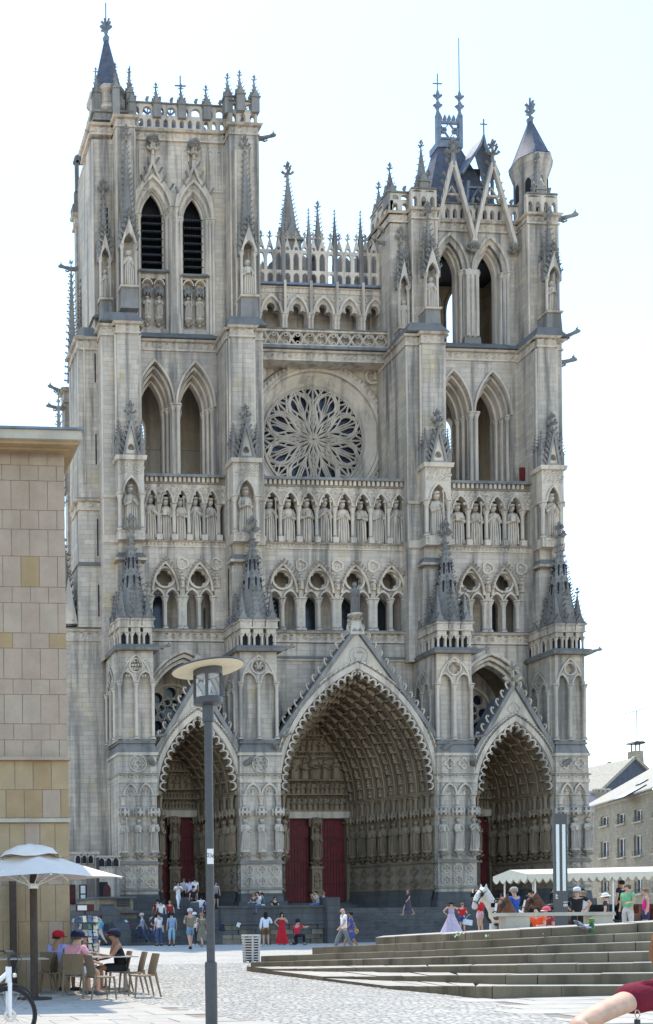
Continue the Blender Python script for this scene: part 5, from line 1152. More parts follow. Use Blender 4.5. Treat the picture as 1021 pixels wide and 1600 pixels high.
m=MB(); m.T=HM; hol=[[(a,c),(b,c),(b,d_),(a,d_)] for a,b,c,d_ in wins]; m.prism([(-.6,0),(30,0),(30,EZ),(-.6,EZ)],0,.5,hol); m.box(-.6,30,.5,9,0,EZ-.05); m.box(-.6,-.4,.0,9,0,EZ); m.box(-.7,30,-.12,.1,EZ-.25,EZ,1); m.build('wall',['house_stone','bench_stone'],HO,0)
for a,b,c,d_ in wins:
    m=MB(); m.T=HM; f=.10; m.ring([(a,c),(b,c),(b,d_),(a,d_)],[(a+f,c+f),(b-f,c+f),(b-f,d_-f),(a+f,d_-f)],.18,.3); m.box((a+b)/2-.07,(a+b)/2+.07,.17,.3,c+f,d_-f)
    if d_-c>1.9: m.box(a+f,b-f,.175,.3,d_-(d_-c)*.28,d_-(d_-c)*.28+.09)
    fr=m.build('window','frame_white',HO,0); m=MB(); m.T=HM; m.box(a+f*.5,b-f*.5,.26,.29,c+f*.5,d_-f*.5); m.build('pane','glass_dark',fr,0)
    m=MB(); m.T=HM; m.box(a-.15,b+.15,-.18,.2,c-.14,c); m.build('sill','bench_stone',HO,0)
    m=MB(); m.T=HM
    for q in (.45,.15): m.tube([(a-.02,-.1,c+q),(b+.02,-.1,c+q)],.022,5)
    for q in range(6): x=a+(b-a)*q/5; m.tube([(x,-.1,c+.0),(x,-.1,c+.45)],.015,4)
    m.build('railing','iron',HO,0)
m=MB(); m.T=HM; RH=4.2; m.add([(-1.0,-.45,EZ-.02),(30,-.45,EZ-.02),(30,6.5,EZ+RH),(-1,6.5,EZ+RH),(-1.0,-.45,EZ+.1),(30,-.45,EZ+.1),(30,6.5,EZ+RH+.12),(-1,6.5,EZ+RH+.12),(30,12,EZ),(-1,12,EZ)],[(0,1,5,4),(4,5,6,7),(3,0,4,7),(7,6,8,9)],0)
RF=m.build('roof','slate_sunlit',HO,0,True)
for px0,py0,px1,py1 in ((976,1247,992,1233),(995,1228,1013,1219)):
    def rloc(px,py):
        d=_ray(px,py); o=Vector((0,0,EYE)); A_=HM@Vector((0,-.45,EZ+.1)); e1=hd; e2=(HM.to_3x3()@Vector((0,6.95,RH))).normalized(); nn=e1.cross(e2); t=(A_-o).dot(nn)/d.dot(nn); p=o+d*t-A_; return p.dot(e1),p.dot(e2),A_,e1,e2,nn
    a=rloc(px0,py0); b=rloc(px1,py1); A_,e1,e2,nn=a[2:]; nn=nn if nn.z>0 else -nn
    u0,u1=sorted((a[0],b[0])); v0,v1=sorted((a[1],b[1]))
    if u1-u0<.8: u0,u1=(u0+u1)/2-.5,(u0+u1)/2+.5
    m=MB(); pts=[A_+e1*u+e2*v for u,v in ((u0,v0),(u1,v0),(u1,v1),(u0,v1))]; m.add([tuple(p+nn*.02) for p in pts]+[tuple(p+nn*.1) for p in pts],[(4,5,6,7),(0,1,5,4),(1,2,6,5),(2,3,7,6),(3,0,4,7)],1)
    i_=[A_+e1*u+e2*v+nn*.115 for u,v in ((u0+.1,v0+.1),(u1-.1,v0+.1),(u1-.1,v1-.1),(u0+.1,v1-.1))]; m.add([tuple(p) for p in i_],[(0,1,2,3)],0); m.build('skylight',['zinc','iron'],RF,0,True)
H2=empty('slate_house',(76,112,0)); tag(H2,'far house with blue slate gable and pale roof below a chimney','house')
Y=108.; g=lambda px,py,yy=Y:at(px,py,yy)
m=MB(); gl,ga,gr=g(935,1238),g(991,1184),g(1019,1211); ba=g(991,1184,128); bl=g(935,1238,128); bl=Vector((gl.x,128,gl.z)); ba=Vector((ga.x,128,ga.z)); br=Vector((gr.x,128,gr.z))
m.add([tuple(gl),tuple(ga),tuple(gr),(gr.x,Y,0),(gl.x,Y,0)],[(4,3,2,1,0)],0); m.add([tuple(gl),tuple(ga),tuple(ba),tuple(bl)],[(0,1,2,3)],1); m.add([tuple(gr),tuple(ga),tuple(ba),tuple(br)],[(3,2,1,0)],1); m.box(gl.x,gr.x,Y+.05,128,0,gl.z-.3,2)
for a,b in ((gl,ga),(ga,gr)): m.bar(tuple(a+Vector((0,-.1,.05))),tuple(b+Vector((0,-.1,.05))),.3,.35,1)
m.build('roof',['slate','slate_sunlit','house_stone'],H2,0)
w2=(ga-gl).normalized(); m=MB(); p0=Vector((gl.x,116,gl.z))+w2*2.0+Vector((-.1,0,.15)); p1=p0+w2*3; m.add([tuple(p0),tuple(p0+Vector((0,1.4,0))),tuple(p1+Vector((0,1.4,0))),tuple(p1)],[(3,2,1,0),(0,1,2,3)]); m.build('skylight','zinc',H2,0)
m=MB(); c=g(994,1180,110); m.frus(c.x-.5,c.x+.9,109.7,110.8,c.z-5,c.z+.5,.12,); 
for s_ in (-.35,.2,.7): m.box(c.x+s_-.05,c.x+s_+.05,110.2,110.3,c.z+.5,c.z+1.4,1)
m.prism([(c.x-.6,c.z+1.35),(c.x+1.0,c.z+1.35),(c.x+.7,c.z+1.6),(c.x-.3,c.z+1.6)],109.6,110.9,m=1); CHM=m.build('chimney',['house_stone','iron'],H2,0)
m=MB(); t=c.z+5.3; m.tube([(c.x+.15,110,c.z+1.4),(c.x+.15,110,t)],.05,5); m.tube([(c.x-2.0,110,t-.6),(c.x+2.6,110.6,t+.6)],.04,5); m.tube([(c.x+.4,110,t-1.3),(c.x+3,110.5,t-1.0)],.03,5)
for k in range(6): u=k/5; x=c.x-1.9+4.4*u; z_=t-.58+1.15*u; m.tube([(x,109.6,z_),(x,110.5,z_+.05)],.025,4)
m.build('antenna','iron',H2)
H3=empty('slate_house',(72,122,0)); tag(H3,'dark low roofs and party wall between the cathedral and the gabled house','house')
m=MB(); a,b,c_=g(905,1222,124),g(955,1192,124),g(922,1224,124); m.add([tuple(a),tuple(g(920,1224,124)),tuple(g(956,1191,124)),tuple(g(912,1203,124)+Vector((0,12,0)))],[(0,1,2,3)],1)
m.bar(tuple(g(921,1225,123.5)),tuple(g(955,1193,123.5)),.7,.5,0); p=g(912,1232,112); q=g(938,1258,112); m.box(p.x-2,q.x+1,112.5,120,0,g(915,1226,112).z,2); m.box(g(929,1240,104).x,g(950,1240,104).x,104,107,0,g(935,1238,104).z,2); m.add([tuple(g(905,1262,100)),tuple(g(932,1262,100)),tuple(g(930,1236,106)),tuple(g(912,1236,106))],[(0,1,2,3)],0)
for k in range(4): p=g(935+k*7,1237,104); m.lathe(p.x,104.5,p.z-.1,[(.3,0),(.3,.4),(.2,.5)],6,1)
m.box(g(905,1240,100).x,g(930,1240,100).x,100.2,106,0,g(915,1263,100).z,2)
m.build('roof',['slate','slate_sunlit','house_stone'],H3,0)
# ================================================================ STREET LAMP
b=ground(331,1606); LP=empty('street_lamp',(b.x,b.y,0)); tag(LP,'tall dark grey street lamp with a flat pale disc shade','street lamp')
m=MB(); m.T=Matrix.Translation(b); m.lathe(0,0,0,[(.085,0),(.085,.93),(.078,.96),(.058,.965),(.058,4.55)],20); m.build('pole','paint_grey',LP)
m=MB(); m.T=Matrix.Translation(b); m.lathe(0,0,4.45,[(.082,0),(.082,.27)],18); m.lathe(0,0,4.68,[(.10,0),(.205,.03),(.205,.11),(.19,.12)],24); m.lathe(0,0,5.12,[(.19,0),(.205,.0),(.205,.12),(.1,.14)],24)
for k in range(4): a=PI/4+k*PI/2+.35; m.bar((.185*math.cos(a),.185*math.sin(a),4.75),(.185*math.cos(a),.185*math.sin(a),5.15),.035,.03)
m.build('lantern_frame','paint_grey',LP)
m=MB(); m.T=Matrix.Translation(b); m.lathe(0,0,4.8,[(.165,0),(.165,.34)],24,cap=False); m.build('lantern_glass','glass_clear',LP)
m=MB(); m.T=Matrix.Translation(b); m.lathe(0,0,4.79,[(.10,0),(.08,.05),(.03,.06),(.03,.14),(.05,.2),(.03,.26)],14,1); m.lathe(0,0,5.09,[(.06,.0),(.16,.03)],20,1,cap=True); m.build('lamp_bulb',['lamp_under','zinc'],LP)
DT=Matrix.Translation(b+Vector((0,0,5.21)))@Matrix.Rotation(rad(-3),4,'Y')@Matrix.Rotation(rad(-3),4,'X')
m=MB(); m.T=DT; m.lathe(0,0,0,[(.05,.0),(.49,.0),(.505,.006)],48,0,cap=False); m.lathe(0,0,.0,[(.505,.004),(.512,.018),(.505,.032),(.25,.075),(.01,.09)],48,1,cap=False); m.build('disc_shade',['lamp_under','paint_grey'],LP)
def text(body,size,mat,M,parent,name='lettering'):
    c=bpy.data.curves.new(name,'FONT'); c.body=body; c.size=size; c.extrude=.0008; c.align_x='CENTER'; c.align_y='CENTER'
    o=bpy.data.objects.new(name,c); COL.objects.link(o); dg=bpy.context.evaluated_depsgraph_get(); me=bpy.data.meshes.new_from_object(o.evaluated_get(dg)); bpy.data.objects.remove(o); bpy.data.curves.remove(c)
    me.transform(M); me.materials.clear(); me.materials.append(MAT[mat]); return link(name,me,parent)
STD=Matrix.Rotation(PI/2,4,'X')
m=MB(); q=[]
for k in range(9): a=-PI/2-.9+1.8*k/8-.12; q.append((b.x+.0592*math.cos(a),b.y+.0592*math.sin(a)))
m.add([(x,y,2.38) for x,y in q]+[(x,y,2.60) for x,y in q],[(k,k+1,k+10,k+9) for k in range(8)]); SK=m.build('sticker','frame_white',LP)
simple('ink',(.06,.01,.02),.6); text('036',.085,'ink',Matrix.Translation((b.x-.008,b.y-.0605,2.50))@Matrix.Rotation(rad(8),4,'Y')@STD,SK)
# ================================================================ LITTER BIN
b=ground(393,1504); BN=empty('litter_bin',(b.x,b.y,0)); tag(BN,'round slatted metal litter bin beside the stone steps','bin')
m=MB(); m.T=Matrix.Translation(b); m.lathe(0,0,.05,[(.22,0),(.25,.8)],16,1,cap=True)
for k in range(6): a=k*PI/3+.3; m.bar((.26*math.cos(a),.26*math.sin(a),.0),(.31*math.cos(a),.31*math.sin(a),.98),.07,.02)
m.build('bin_body',['bin_metal','void'],BN)
for k in range(9):
    m=MB(); m.T=Matrix.Translation(b); z=.1+k*.092; r=.275+.04*z; m.lathe(0,0,z,[(r,0),(r+.006,.045),(r-.01,.045),(r-.016,0)],18,cap=False); m.build('slat','bin_metal',BN)
m=MB(); m.T=Matrix.Translation(b); m.lathe(0,0,.94,[(.30,0),(.33,.0),(.33,.04),(.27,.05)],18,cap=False); m.build('rim','bin_metal',BN)
# ================================================================ STONE BENCH, INFORMATION PILLAR, SMALL THINGS ON THE STEPS
Yb=24.5; bx0,bx1=AX(782,1426,Yb),AX(963,1425,Yb); zt=AZ(870,1425.5,Yb); BE=empty('stone_bench',((bx0+bx1)/2,Yb,zt-.6)); tag(BE,'long pale stone bench on two block legs above the steps','bench')
m=MB(); m.frus(bx0,bx1,Yb,Yb+.40,zt-.09,zt,.012,tb=.012); m.build('seat_slab','bench_stone',BE,0)
for pa,pb in ((793,830),(927,960)):
    m=MB(); m.box(AX(pa,1440,Yb),AX(pb,1440,Yb),Yb+.04,Yb+.34,zt-.8,zt-.091); m.build('leg','bench_stone',BE,0)
Yt=30.; tx0,tx1=AX(866.5,1350,Yt),AX(887,1350,Yt); tzt=AZ(876,1271,Yt); tb=.9; TO=empty('information_pillar',((tx0+tx1)/2,Yt,tb)); tag(TO,'tall slim grey information pillar with two vertical pale strips','pillar')
m=MB(); m.box(tx0,tx1,Yt,Yt+.07,tb-.3,tzt); m.build('casing','paint_grey',TO,0); w=tx1-tx0
simple('strip_light',(.62,.66,.64),.35,.04,3)
for a in (.13,.60):
    m=MB(); m.box(tx0+w*a,tx0+w*(a+.24),Yt-.015,Yt+.01,AZ(876,1392,Yt),AZ(876,1288,Yt)); m.build('glass_strip','strip_light',TO,0)
for k in range(4): m=MB(); m.box(tx0+.03,tx0+.03+.05+.03*(k%2),Yt-.004,Yt+.0,AZ(876,1397+k*2,Yt)-.02,AZ(876,1397+k*2,Yt)); m.build('print_line','frame_white',TO,0)
text('18',.20,'frame_white',Matrix.Translation((tx0+w*.78,Yt-.008,AZ(876,1412,Yt)))@Matrix.Rotation(rad(90),4,'Y')@STD,TO)
simple('leaf_green',(.10,.20,.05),.7,.3,20); simple('petal',(.75,.72,.55),.7,.1,20)
def pl_on(px,py,i,u):                                    # a point on riser i
    return at(px,py,u)
for k,(px,py,lab) in enumerate(((713,1464,'bigger tuft of pale flowering weed growing in the top step joint'),(760,1466,'single small white weed flower on the step edge under the horse'),(850,1466,'tiny pale weed under the bench on the steps'))):
    p=at(px,py,19.9+.3); m=MB(); rr=random.Random(k)
    for j in range((16,7,5)[k]):
        a=rr.uniform(0,6.3); q=p+Vector((rr.uniform(-.11,.11)*(1 if k==0 else .5),-.04+rr.uniform(-.03,.03),rr.uniform(0,.10)))
        m.add([tuple(q),tuple(q+Vector((.05*math.cos(a),-.01,.05*math.sin(a)))),tuple(q+Vector((.05*math.cos(a+1),-.025,.05*math.sin(a+1))))],[(0,1,2)],0 if j%2 else 1)
    m.tube([tuple(p+Vector((0,.05,-.03))),tuple(p+Vector((0,-.02,.06)))],.008,4,1)
    tag(m.build('weed',['petal','leaf_green'],None,0),lab,'plant')
def pigeon(p,head_up,rz,label):
    o=empty('pigeon',p,rz); o.scale=(.66,)*3; tag(o,label,'pigeon','pigeons on the steps'); sc=1.15
    m=MB(); R0=Matrix.Rotation(rad(35 if head_up else 8),4,'X'); m.T=Matrix.Translation((0,0,.13))@R0@Matrix.Rotation(PI/2,4,'X')
    m.lathe(0,0,-.17,[(.012,0),(.035,.02),(.05,.08),(.072,.15),(.078,.2),(.062,.26),(.036,.31),(.032,.34),(.036,.36),(.03,.39),(.008,.405)],12,0,.9,1); m.T=Matrix.Translation((0,0,.13))@R0
    bo=m.build('bird_body','feather_grey'); bo.parent=o
    for s_ in (-1,1):
        m=MB(); m.T=Matrix.Translation((0,0,.13))@R0; m.add([(s_*.066,.05,.05),(s_*.078,-.02,-.01),(s_*.055,-.16,.02),(s_*.02,-.19,.05),(s_*.05,-.02,.07)],[(0,1,2),(0,2,3),(0,3,4)] if s_>0 else [(2,1,0),(3,2,0),(4,3,0)],0); wv=m.build('wing',['feather_light']); wv.parent=o
        m=MB(); m.tube([(s_*.03,0,.1),(s_*.03,.01,0),(s_*.03,.04,0)],.007,5); lg=m.build('leg','door_red'); lg.parent=o
    return o
simple('feather_grey',(.10,.105,.125),.6,.35,40); simple('feather_light',(.33,.34,.36),.6,.3,40)
p=at(904,1449,20.25); pigeon(p,True,rad(60),'dark pigeon standing upright on the top step with its head raised')
p=at(914,1456,19.85); pigeon(p,False,rad(80),'grey pigeon bending low on the step just below the upright one')
p=at(925,1456,19.9); m=MB(); simple('green_glass',(.02,.09,.02),.15,.2,9); m.lathe(p.x,p.y,p.z-.02,[(.05,0),(.055,.02),(.055,.16),(.03,.2)],14); m.lathe(p.x,p.y,p.z+.17,[(.02,0),(.07,.05),(.04,.08),(.06,.11),(.01,.13)],7,1); tag(m.build('green_bottle',['green_glass','leaf_green']),'green bottle holding a sprig on the steps by the pigeons','bottle')
# ================================================================ PARASOL, CHAIRS, TABLES, RACK
PCX=at(53,1430,19.4); PA=empty('parasol',(PCX.x,19.4,0)); tag(PA,'large cream square parasol on a brown mast','parasol')
m=MB(); m.T=Matrix.Translation((PCX.x,19.4,0)); m.lathe(0,0,0,[(.35,0),(.35,.05),(.08,.07),(.075,2.35),(.05,2.98)],12); m.build('mast','brown_post',PA)
zh,zr,hd_=2.44,2.96,1.83
m=MB(); m.T=Matrix.Translation((PCX.x,19.4,0)); n=8; vs=[]
for ring_ in range(7):
    t=ring_/6
    for k in range(32):
        a=2*PI*k/32; c4=a%(PI/2)-PI/4; rad_=hd_*math.cos(PI/4)/math.cos(c4); sag=.05*math.sin(PI*t)+.035*t*(1-abs(math.cos(2*a)))*1.0
        rr=.2+(rad_-.2)*t; vs.append((rr*math.cos(a),rr*math.sin(a),zr-(zr-zh)*t-sag*.6))
fs=[(i*32+k,i*32+(k+1)%32,(i+1)*32+(k+1)%32,(i+1)*32+k) for i in range(6) for k in range(32)]
m.add(vs,[tuple(reversed(f)) for f in fs]); m.build('canopy','canvas',PA,60)
m=MB(); m.T=Matrix.Translation((PCX.x,19.4,0))
for k in range(8):
    a=k*PI/4; r=hd_*(1 if k%2==0 else .707); m.tube([(.06*math.cos(a),.06*math.sin(a),2.93),(r*.98*math.cos(a),r*.98*math.sin(a),zh-.02)],.016,5); m.tube([(.08*math.cos(a),.08*math.sin(a),2.28),(r*.5*math.cos(a),r*.5*math.sin(a),(2.93+zh)/2-.03)],.014,5)
m.lathe(0,0,2.22,[(.10,0),(.10,.1)],10); m.build('rib','white_metal',PA)
m=MB(); m.T=Matrix.Translation((PCX.x-.05,19.4,0)); vs=[];
for r,z in ((.62,2.86),(.5,2.97),(.25,3.06),(.02,3.10)):
    for k in range(16): a=2*PI*k/16; q=r*(1+.06*math.sin(a*5)); vs.append((q*math.cos(a),q*math.sin(a),z+.03*math.sin(a*4+r*9)))
m.add(vs,[(i*16+k,i*16+(k+1)%16,(i+1)*16+(k+1)%16,(i+1)*16+k) for i in range(3) for k in range(16)]); m.build('vent_cap','canvas',PA,60)
def chair_proto():
    o=empty('cafe_chair'); m=MB()
    for i in range(5):
        pass
    vs=[];nx,ny=6,7
    for j in range(ny):
        for i in range(nx):
            x=-.22+.44*i/(nx-1); t=j/(ny-1); y=.22-.43*t; vs.append((x*(1-.08*(1-t)),y,.45-.012*math.sin(PI*t)-.012*(1-(2*i/(nx-1)-1)**2)))
    N0=len(vs); m.add(vs+[(v[0],v[1],v[2]-.022) for v in vs],[(j*nx+i+1,j*nx+i,(j+1)*nx+i,(j+1)*nx+i+1) for j in range(ny-1) for i in range(nx-1)]+[(N0+j*nx+i,N0+j*nx+i+1,N0+(j+1)*nx+i+1,N0+(j+1)*nx+i) for j in range(ny-1) for i in range(nx-1)]+[(i,i+1,N0+i+1,N0+i) for i in range(nx-1)]+[((j+1)*nx,j*nx,N0+j*nx,N0+(j+1)*nx) for j in range(ny-1)]+[(j*nx+nx-1,(j+1)*nx+nx-1,N0+(j+1)*nx+nx-1,N0+j*nx+nx-1) for j in range(ny-1)])
    sub('seat',take(m.build('seat','plastic_taupe')),o)
    m=MB(); vs=[]
    for j in range(ny):
        for i in range(nx):
            t=j/(ny-1); u=2*i/(nx-1)-1; vs.append((.22*u*(1-.06*t),-.205-.10*t**1.3+.035*u*u,.44+.43*t))
    m.add(vs+[(v[0],v[1]-.02,v[2]) for v in vs],[(j*nx+i,j*nx+i+1,(j+1)*nx+i+1,(j+1)*nx+i) for j in range(ny-1) for i in range(nx-1)]+[(N0+j*nx+i+1,N0+j*nx+i,N0+(j+1)*nx+i,N0+(j+1)*nx+i+1) for j in range(ny-1) for i in range(nx-1)]+[((ny-1)*nx+i,(ny-1)*nx+i+1,N0+(ny-1)*nx+i+1,N0+(ny-1)*nx+i) for i in range(nx-1)]+[((j+1)*nx,j*nx,N0+j*nx,N0+(j+1)*nx) for j in range(ny-1)]+[(j*nx+nx-1,(j+1)*nx+nx-1,N0+(j+1)*nx+nx-1,N0+j*nx+nx-1) for j in range(ny-1)])
    sub('backrest',take(m.build('backrest','plastic_taupe')),o)
    for sx in (-1,1):
        m=MB(); m.tube([(sx*.195,-.20,.50),(sx*.20,-.21,.40),(sx*.215,-.30,0)],[.028,.026,.017],6); sub('leg',take(m.build('leg','plastic_taupe')),o)
        m=MB(); m.tube([(sx*.19,.19,.44),(sx*.20,.20,.38),(sx*.21,.235,0)],[.026,.025,.017],6); sub('leg',take(m.build('leg','plastic_taupe')),o)
    return o
def take(o): me=o.data; bpy.data.objects.remove(o); return me
def dup(root,loc,rz,label=None,group=None,sc=None):
    r=root.copy(); COL.objects.link(r); r.location=loc; r.rotation_euler=(0,0,rz)
    if label: r['label']=label
    if group: r['group']=group
    if sc: r.scale=(sc,)*3
    for ch in list(root.children):
        c=ch.copy(); COL.objects.link(c); c.parent=r
        for g_ in ch.children: e=g_.copy(); COL.objects.link(e); e.parent=c
    return r
CH0=chair_proto(); CH0['category']='chair'; used=[]
# rz: chair front is local +y
def chair(px,py,rzdeg,label):
    p=ground(px,py); p.z=.022
    if not used: CH0.location=p; CH0.rotation_euler=(0,0,rad(rzdeg)); CH0['label']=label; CH0['group']='taupe chairs round the cafe tables'; used.append(CH0); return p
    used.append(dup(CH0,p,rad(rzdeg),label,'taupe chairs round the cafe tables')); return p
c1=chair(224,1559,92,'empty taupe chair at the outer end of the cafe group, back to the square')
c2=chair(207,1553,88,'taupe chair second from the outer end, behind the man in the black tank top')
c3=chair(158,1562,-80,'empty taupe chair seen sideways facing the man in the black tank top')
c4=chair(118,1557,-22,'taupe chair carrying the man in the pink shirt')
c5=chair(66,1552,70,'taupe chair with its front towards the building, behind the bicycle')
c6=chair(80,1553,72,'taupe chair nested close beside the man in the red cap')
c7=chair(184,1550,88,'taupe chair under the man in the black tank top')
c8=chair(86,1550,-40,'taupe chair under the man in the red cap')
c9=chair(130,1547,-60,'taupe chair under the person in the pink cap')
def table(px,py,w,d_,label,rz=0.,h=.77):
    p=ground(px,py); o=empty('cafe_table',(p.x,p.y,.022),rad(rz)); tag(o,label,'table','cafe tables under the parasol')
    m=MB(); m.frus(-w/2,w/2,-d_/2,d_/2,h-.02,h,.004,tb=.004); sub('tabletop',take(m.build('tabletop','table_top',None,0)),o)
    for s_ in (-1,1): m=MB(); m.bar((s_*w*.35,0,.03),(s_*w*.35,0,h-.02),.06,.05); m.bar((s_*w*.35,-d_*.4,.02),(s_*w*.35,d_*.4,.02),.06,.03); sub('leg',take(m.build('leg','paint_light',None,0)),o)
    m=MB(); m.bar((-w*.35,-.2,.05),(w*.35,.2,.05),.05,.04); m.bar((-w*.35,.2,.05),(w*.35,-.2,.05),.05,.04); sub('foot_brace',take(m.build('foot_brace','paint_light',None,0)),o)
    return p
simple('paint_light',(.34,.32,.29),.5,.08,9)
t1=table(166,1551,1.25,.7,'pale cafe table where the man in the black tank top eats',4); t2=table(18,1556,1.5,.7,'cafe table beside the bicycle, partly out of the picture',0)
m=MB(); z=.794; m.T=Matrix.Translation((t1.x+.22,t1.y-.05,z)); m.box(-.16,.12,-.1,.1,0,.02); m.lathe(-.02,0,.02,[(.09,0),(.1,.03),(.02,.04)],12); tag(m.build('food_tray','iron',None,0),'black food tray in front of the man in the tank top','tray')
for k,(px,h_) in enumerate(((142,.12),(150,.09))):
    m=MB(); m.lathe(t1.x-.30+.12*k,t1.y+.1-.15*k,z-.002,[(.03,0),(.04,h_),(.037,h_),(.028,.01)],12,cap=False); tag(m.build('drinking_glass','glass_clear'),('tall','short')[k]+' clear drinking glass on the cafe table'+(' nearest the rack',' beside the tray')[k],'glass')
# postcard rack
p=ground(134,1537); RK=empty('postcard_rack',(p.x,22.6,0)); RX_=at(134,1480,21.9); RK.location=(RX_.x,21.9,0); tag(RK,'tall revolving rack filled with postcards at the corner of the building','rack')
m=MB(); m.T=Matrix.Translation((RX_.x,21.9,0)); zt=AZ(134,1424,21.9); m.tube([(0,0,0),(0,0,zt)],.025,6); m.lathe(0,0,0,[(.25,0),(.25,.03),(.04,.05)],10)
for k in range(9): z=.35+k*(zt-.4)/8.6; m.box(-.2,.2,-.2,.2,z-.012,z)
m.build('rack_frame','iron',RK,0); rr=random.Random(3)
cols=[cloth(c) for c in ((.12,.18,.28),(.35,.42,.5),(.4,.35,.27),(.6,.58,.52),(.06,.09,.1),(.3,.2,.14),(.6,.57,.48),(.14,.2,.12),(.25,.38,.48))]
pc=None
for side in range(4):
    for r in range(9):
        for c in range(3):
            m=MB(); m.T=Matrix.Translation((RX_.x,21.9,0.30+r*(zt-.36)/9.2))@Matrix.Rotation(side*PI/2+.35,4,'Z'); x=-.205+c*.138; h_=rr.uniform(.09,.15); w_=rr.uniform(.09,.125); m.add([(x,-.23,0),(x+w_,-.23,0),(x+w_,-.205,h_),(x,-.205,h_),(x,-.222,0),(x+w_,-.222,0),(x+w_,-.197,h_),(x,-.197,h_)],[(0,1,2,3),(5,4,7,6),(3,2,6,7),(0,4,5,1),(1,5,6,2),(4,0,3,7)]); 
            mi=rr.randrange(9); o_=m.build('postcard',[cols[mi]],RK,0)
m=MB(); m.T=Matrix.Translation((RX_.x,21.9,zt)); m.box(-.2,.2,-.03,.03,0,.16); SG=m.build('header_sign','door_rib',RK,0); m=MB(); m.T=Matrix.Translation((RX_.x,21.9,zt)); m.box(-.18,.03,-.036,-.03,.025,.135); m.build('paper_label','frame_white',RK,0)
m=MB(); q=at(118,1440,21.9); 
# ================================================================ BICYCLE
w=ground(15,1632); BK=empty('bicycle',(w.x,w.y,0)); tag(BK,'white and black city bicycle, only its front half in view','bicycle')
B0=Matrix.Translation((w.x,w.y,0))@Matrix.Rotation(rad(6),4,'Z')
def bm(): m=MB(); m.T=B0; return m
Rw=.355
for cx,nm in ((0,'front'),(-1.08,'rear')):
    m=bm(); m.tube([(cx+Rw*math.cos(2*PI*k/40),0,Rw+.02+Rw*math.sin(2*PI*k/40)) for k in range(40)],.021,8,closed=True); wh=m.build('wheel','rubber',BK)
    m=bm(); r=Rw-.03; m.tube([(cx+r*math.cos(2*PI*k/40),0,Rw+.02+r*math.sin(2*PI*k/40)) for k in range(40)],.012,6,closed=True); m.build('rim','iron',wh)
    m=bm()
    for k in range(28): a=2*PI*k/28; s_=.025*(1 if k%2 else -1); m.tube([(cx+.02*math.cos(a+1),s_,Rw+.02+.02*math.sin(a+1)),(cx+r*math.cos(a),0,Rw+.02+r*math.sin(a))],.0022,3)
    m.tube([(cx,-.06,Rw+.02),(cx,.06,Rw+.02)],.02,8); m.build('spokes','chrome',wh)
    m=bm(); m.T=B0@Matrix.Translation((cx,-.05,Rw+.02))@Matrix.Rotation(PI/2,4,'X'); m.lathe(0,0,0,[(.05,0),(.085,0),(.085,.003),(.05,.003)],20,cap=False); m.build('brake_disc','chrome',wh)
    m=bm(); 
    m.tube([(cx+(Rw+.045)*math.cos(rad(a)),0,Rw+.02+(Rw+.045)*math.sin(rad(a))) for a in range(35 if cx==0 else 0,151,8)],.02,6); m.build('mudguard','rubber',BK)
m=bm()
for s_ in (-.055,.055): m.tube([(0.0,s_,Rw+.02),(.0,s_,.58),(.0,s_,.78)],[.022,.027,.027],8)
m.bar((.0,-.075,.78),(.0,.075,.78),.05,.05); m.build('fork','white_metal',BK)
m=bm(); m.tube([(.0,0,.80),(.0,0,1.00)],.04,12); m.tube([(-.0,0,.93),(-.62,0,.42)],.03,10); m.tube([(-.62,0,.42),(-.74,0,.9)],.02,8); m.tube([(-.62,0,.42),(-1.08,.05,Rw+.02)],.014,6); m.tube([(-.72,0,.8),(-1.08,.05,Rw+.02)],.012,6); m.build('frame','white_metal',BK)
m=MB(); m.T=B0@Matrix.Translation((.17,0,0)); m.tube([(-.157,0,1.0),(-.17,0,1.10),(-.12,0,1.16)],.018,8); m.tube([(-.28,-.32,1.19),(-.17,-.2,1.20),(-.11,-.08,1.17),(-.11,.08,1.17),(-.17,.2,1.20),(-.28,.32,1.19)],.014,8); 
for s_ in (-1,1): m.tube([(-.18,s_*.2,1.20),(-.30,s_*.33,1.19)],.019,8); m.tube([(-.13,s_*.14,1.18),(-.05,s_*.2,1.15),(-.1,s_*.3,1.14)],.008,5); m.tube([(-.13,s_*.1,1.17),(-.02,s_*.08,1.1),(-.09,s_*.03,.85)],.006,5)
m.build('handlebar','iron',BK)
m=bm(); m.lathe(.07,-.03,.86,[(.01,0),(.03,.01),(.03,.05),(.01,.06)],10); m.build('headlight','chrome',BK)
m=bm(); m.tube([(-.68,0,.93),(-.8,0,.94),(-.93,0,.95)],[.03,.06,.09],8); m.build('saddle','rubber',BK)
m=bm(); m.tube([(-.62,-.08,.42),(-.55,-.1,.30)],.014,6); m.box(-.60,-.50,-.18,-.1,.28,.31); m.tube([(-.62+.09*math.cos(k*PI/8),-.05,.42+.09*math.sin(k*PI/8)) for k in range(16)],.01,5,closed=True); m.build('pedal_crank','iron',BK)
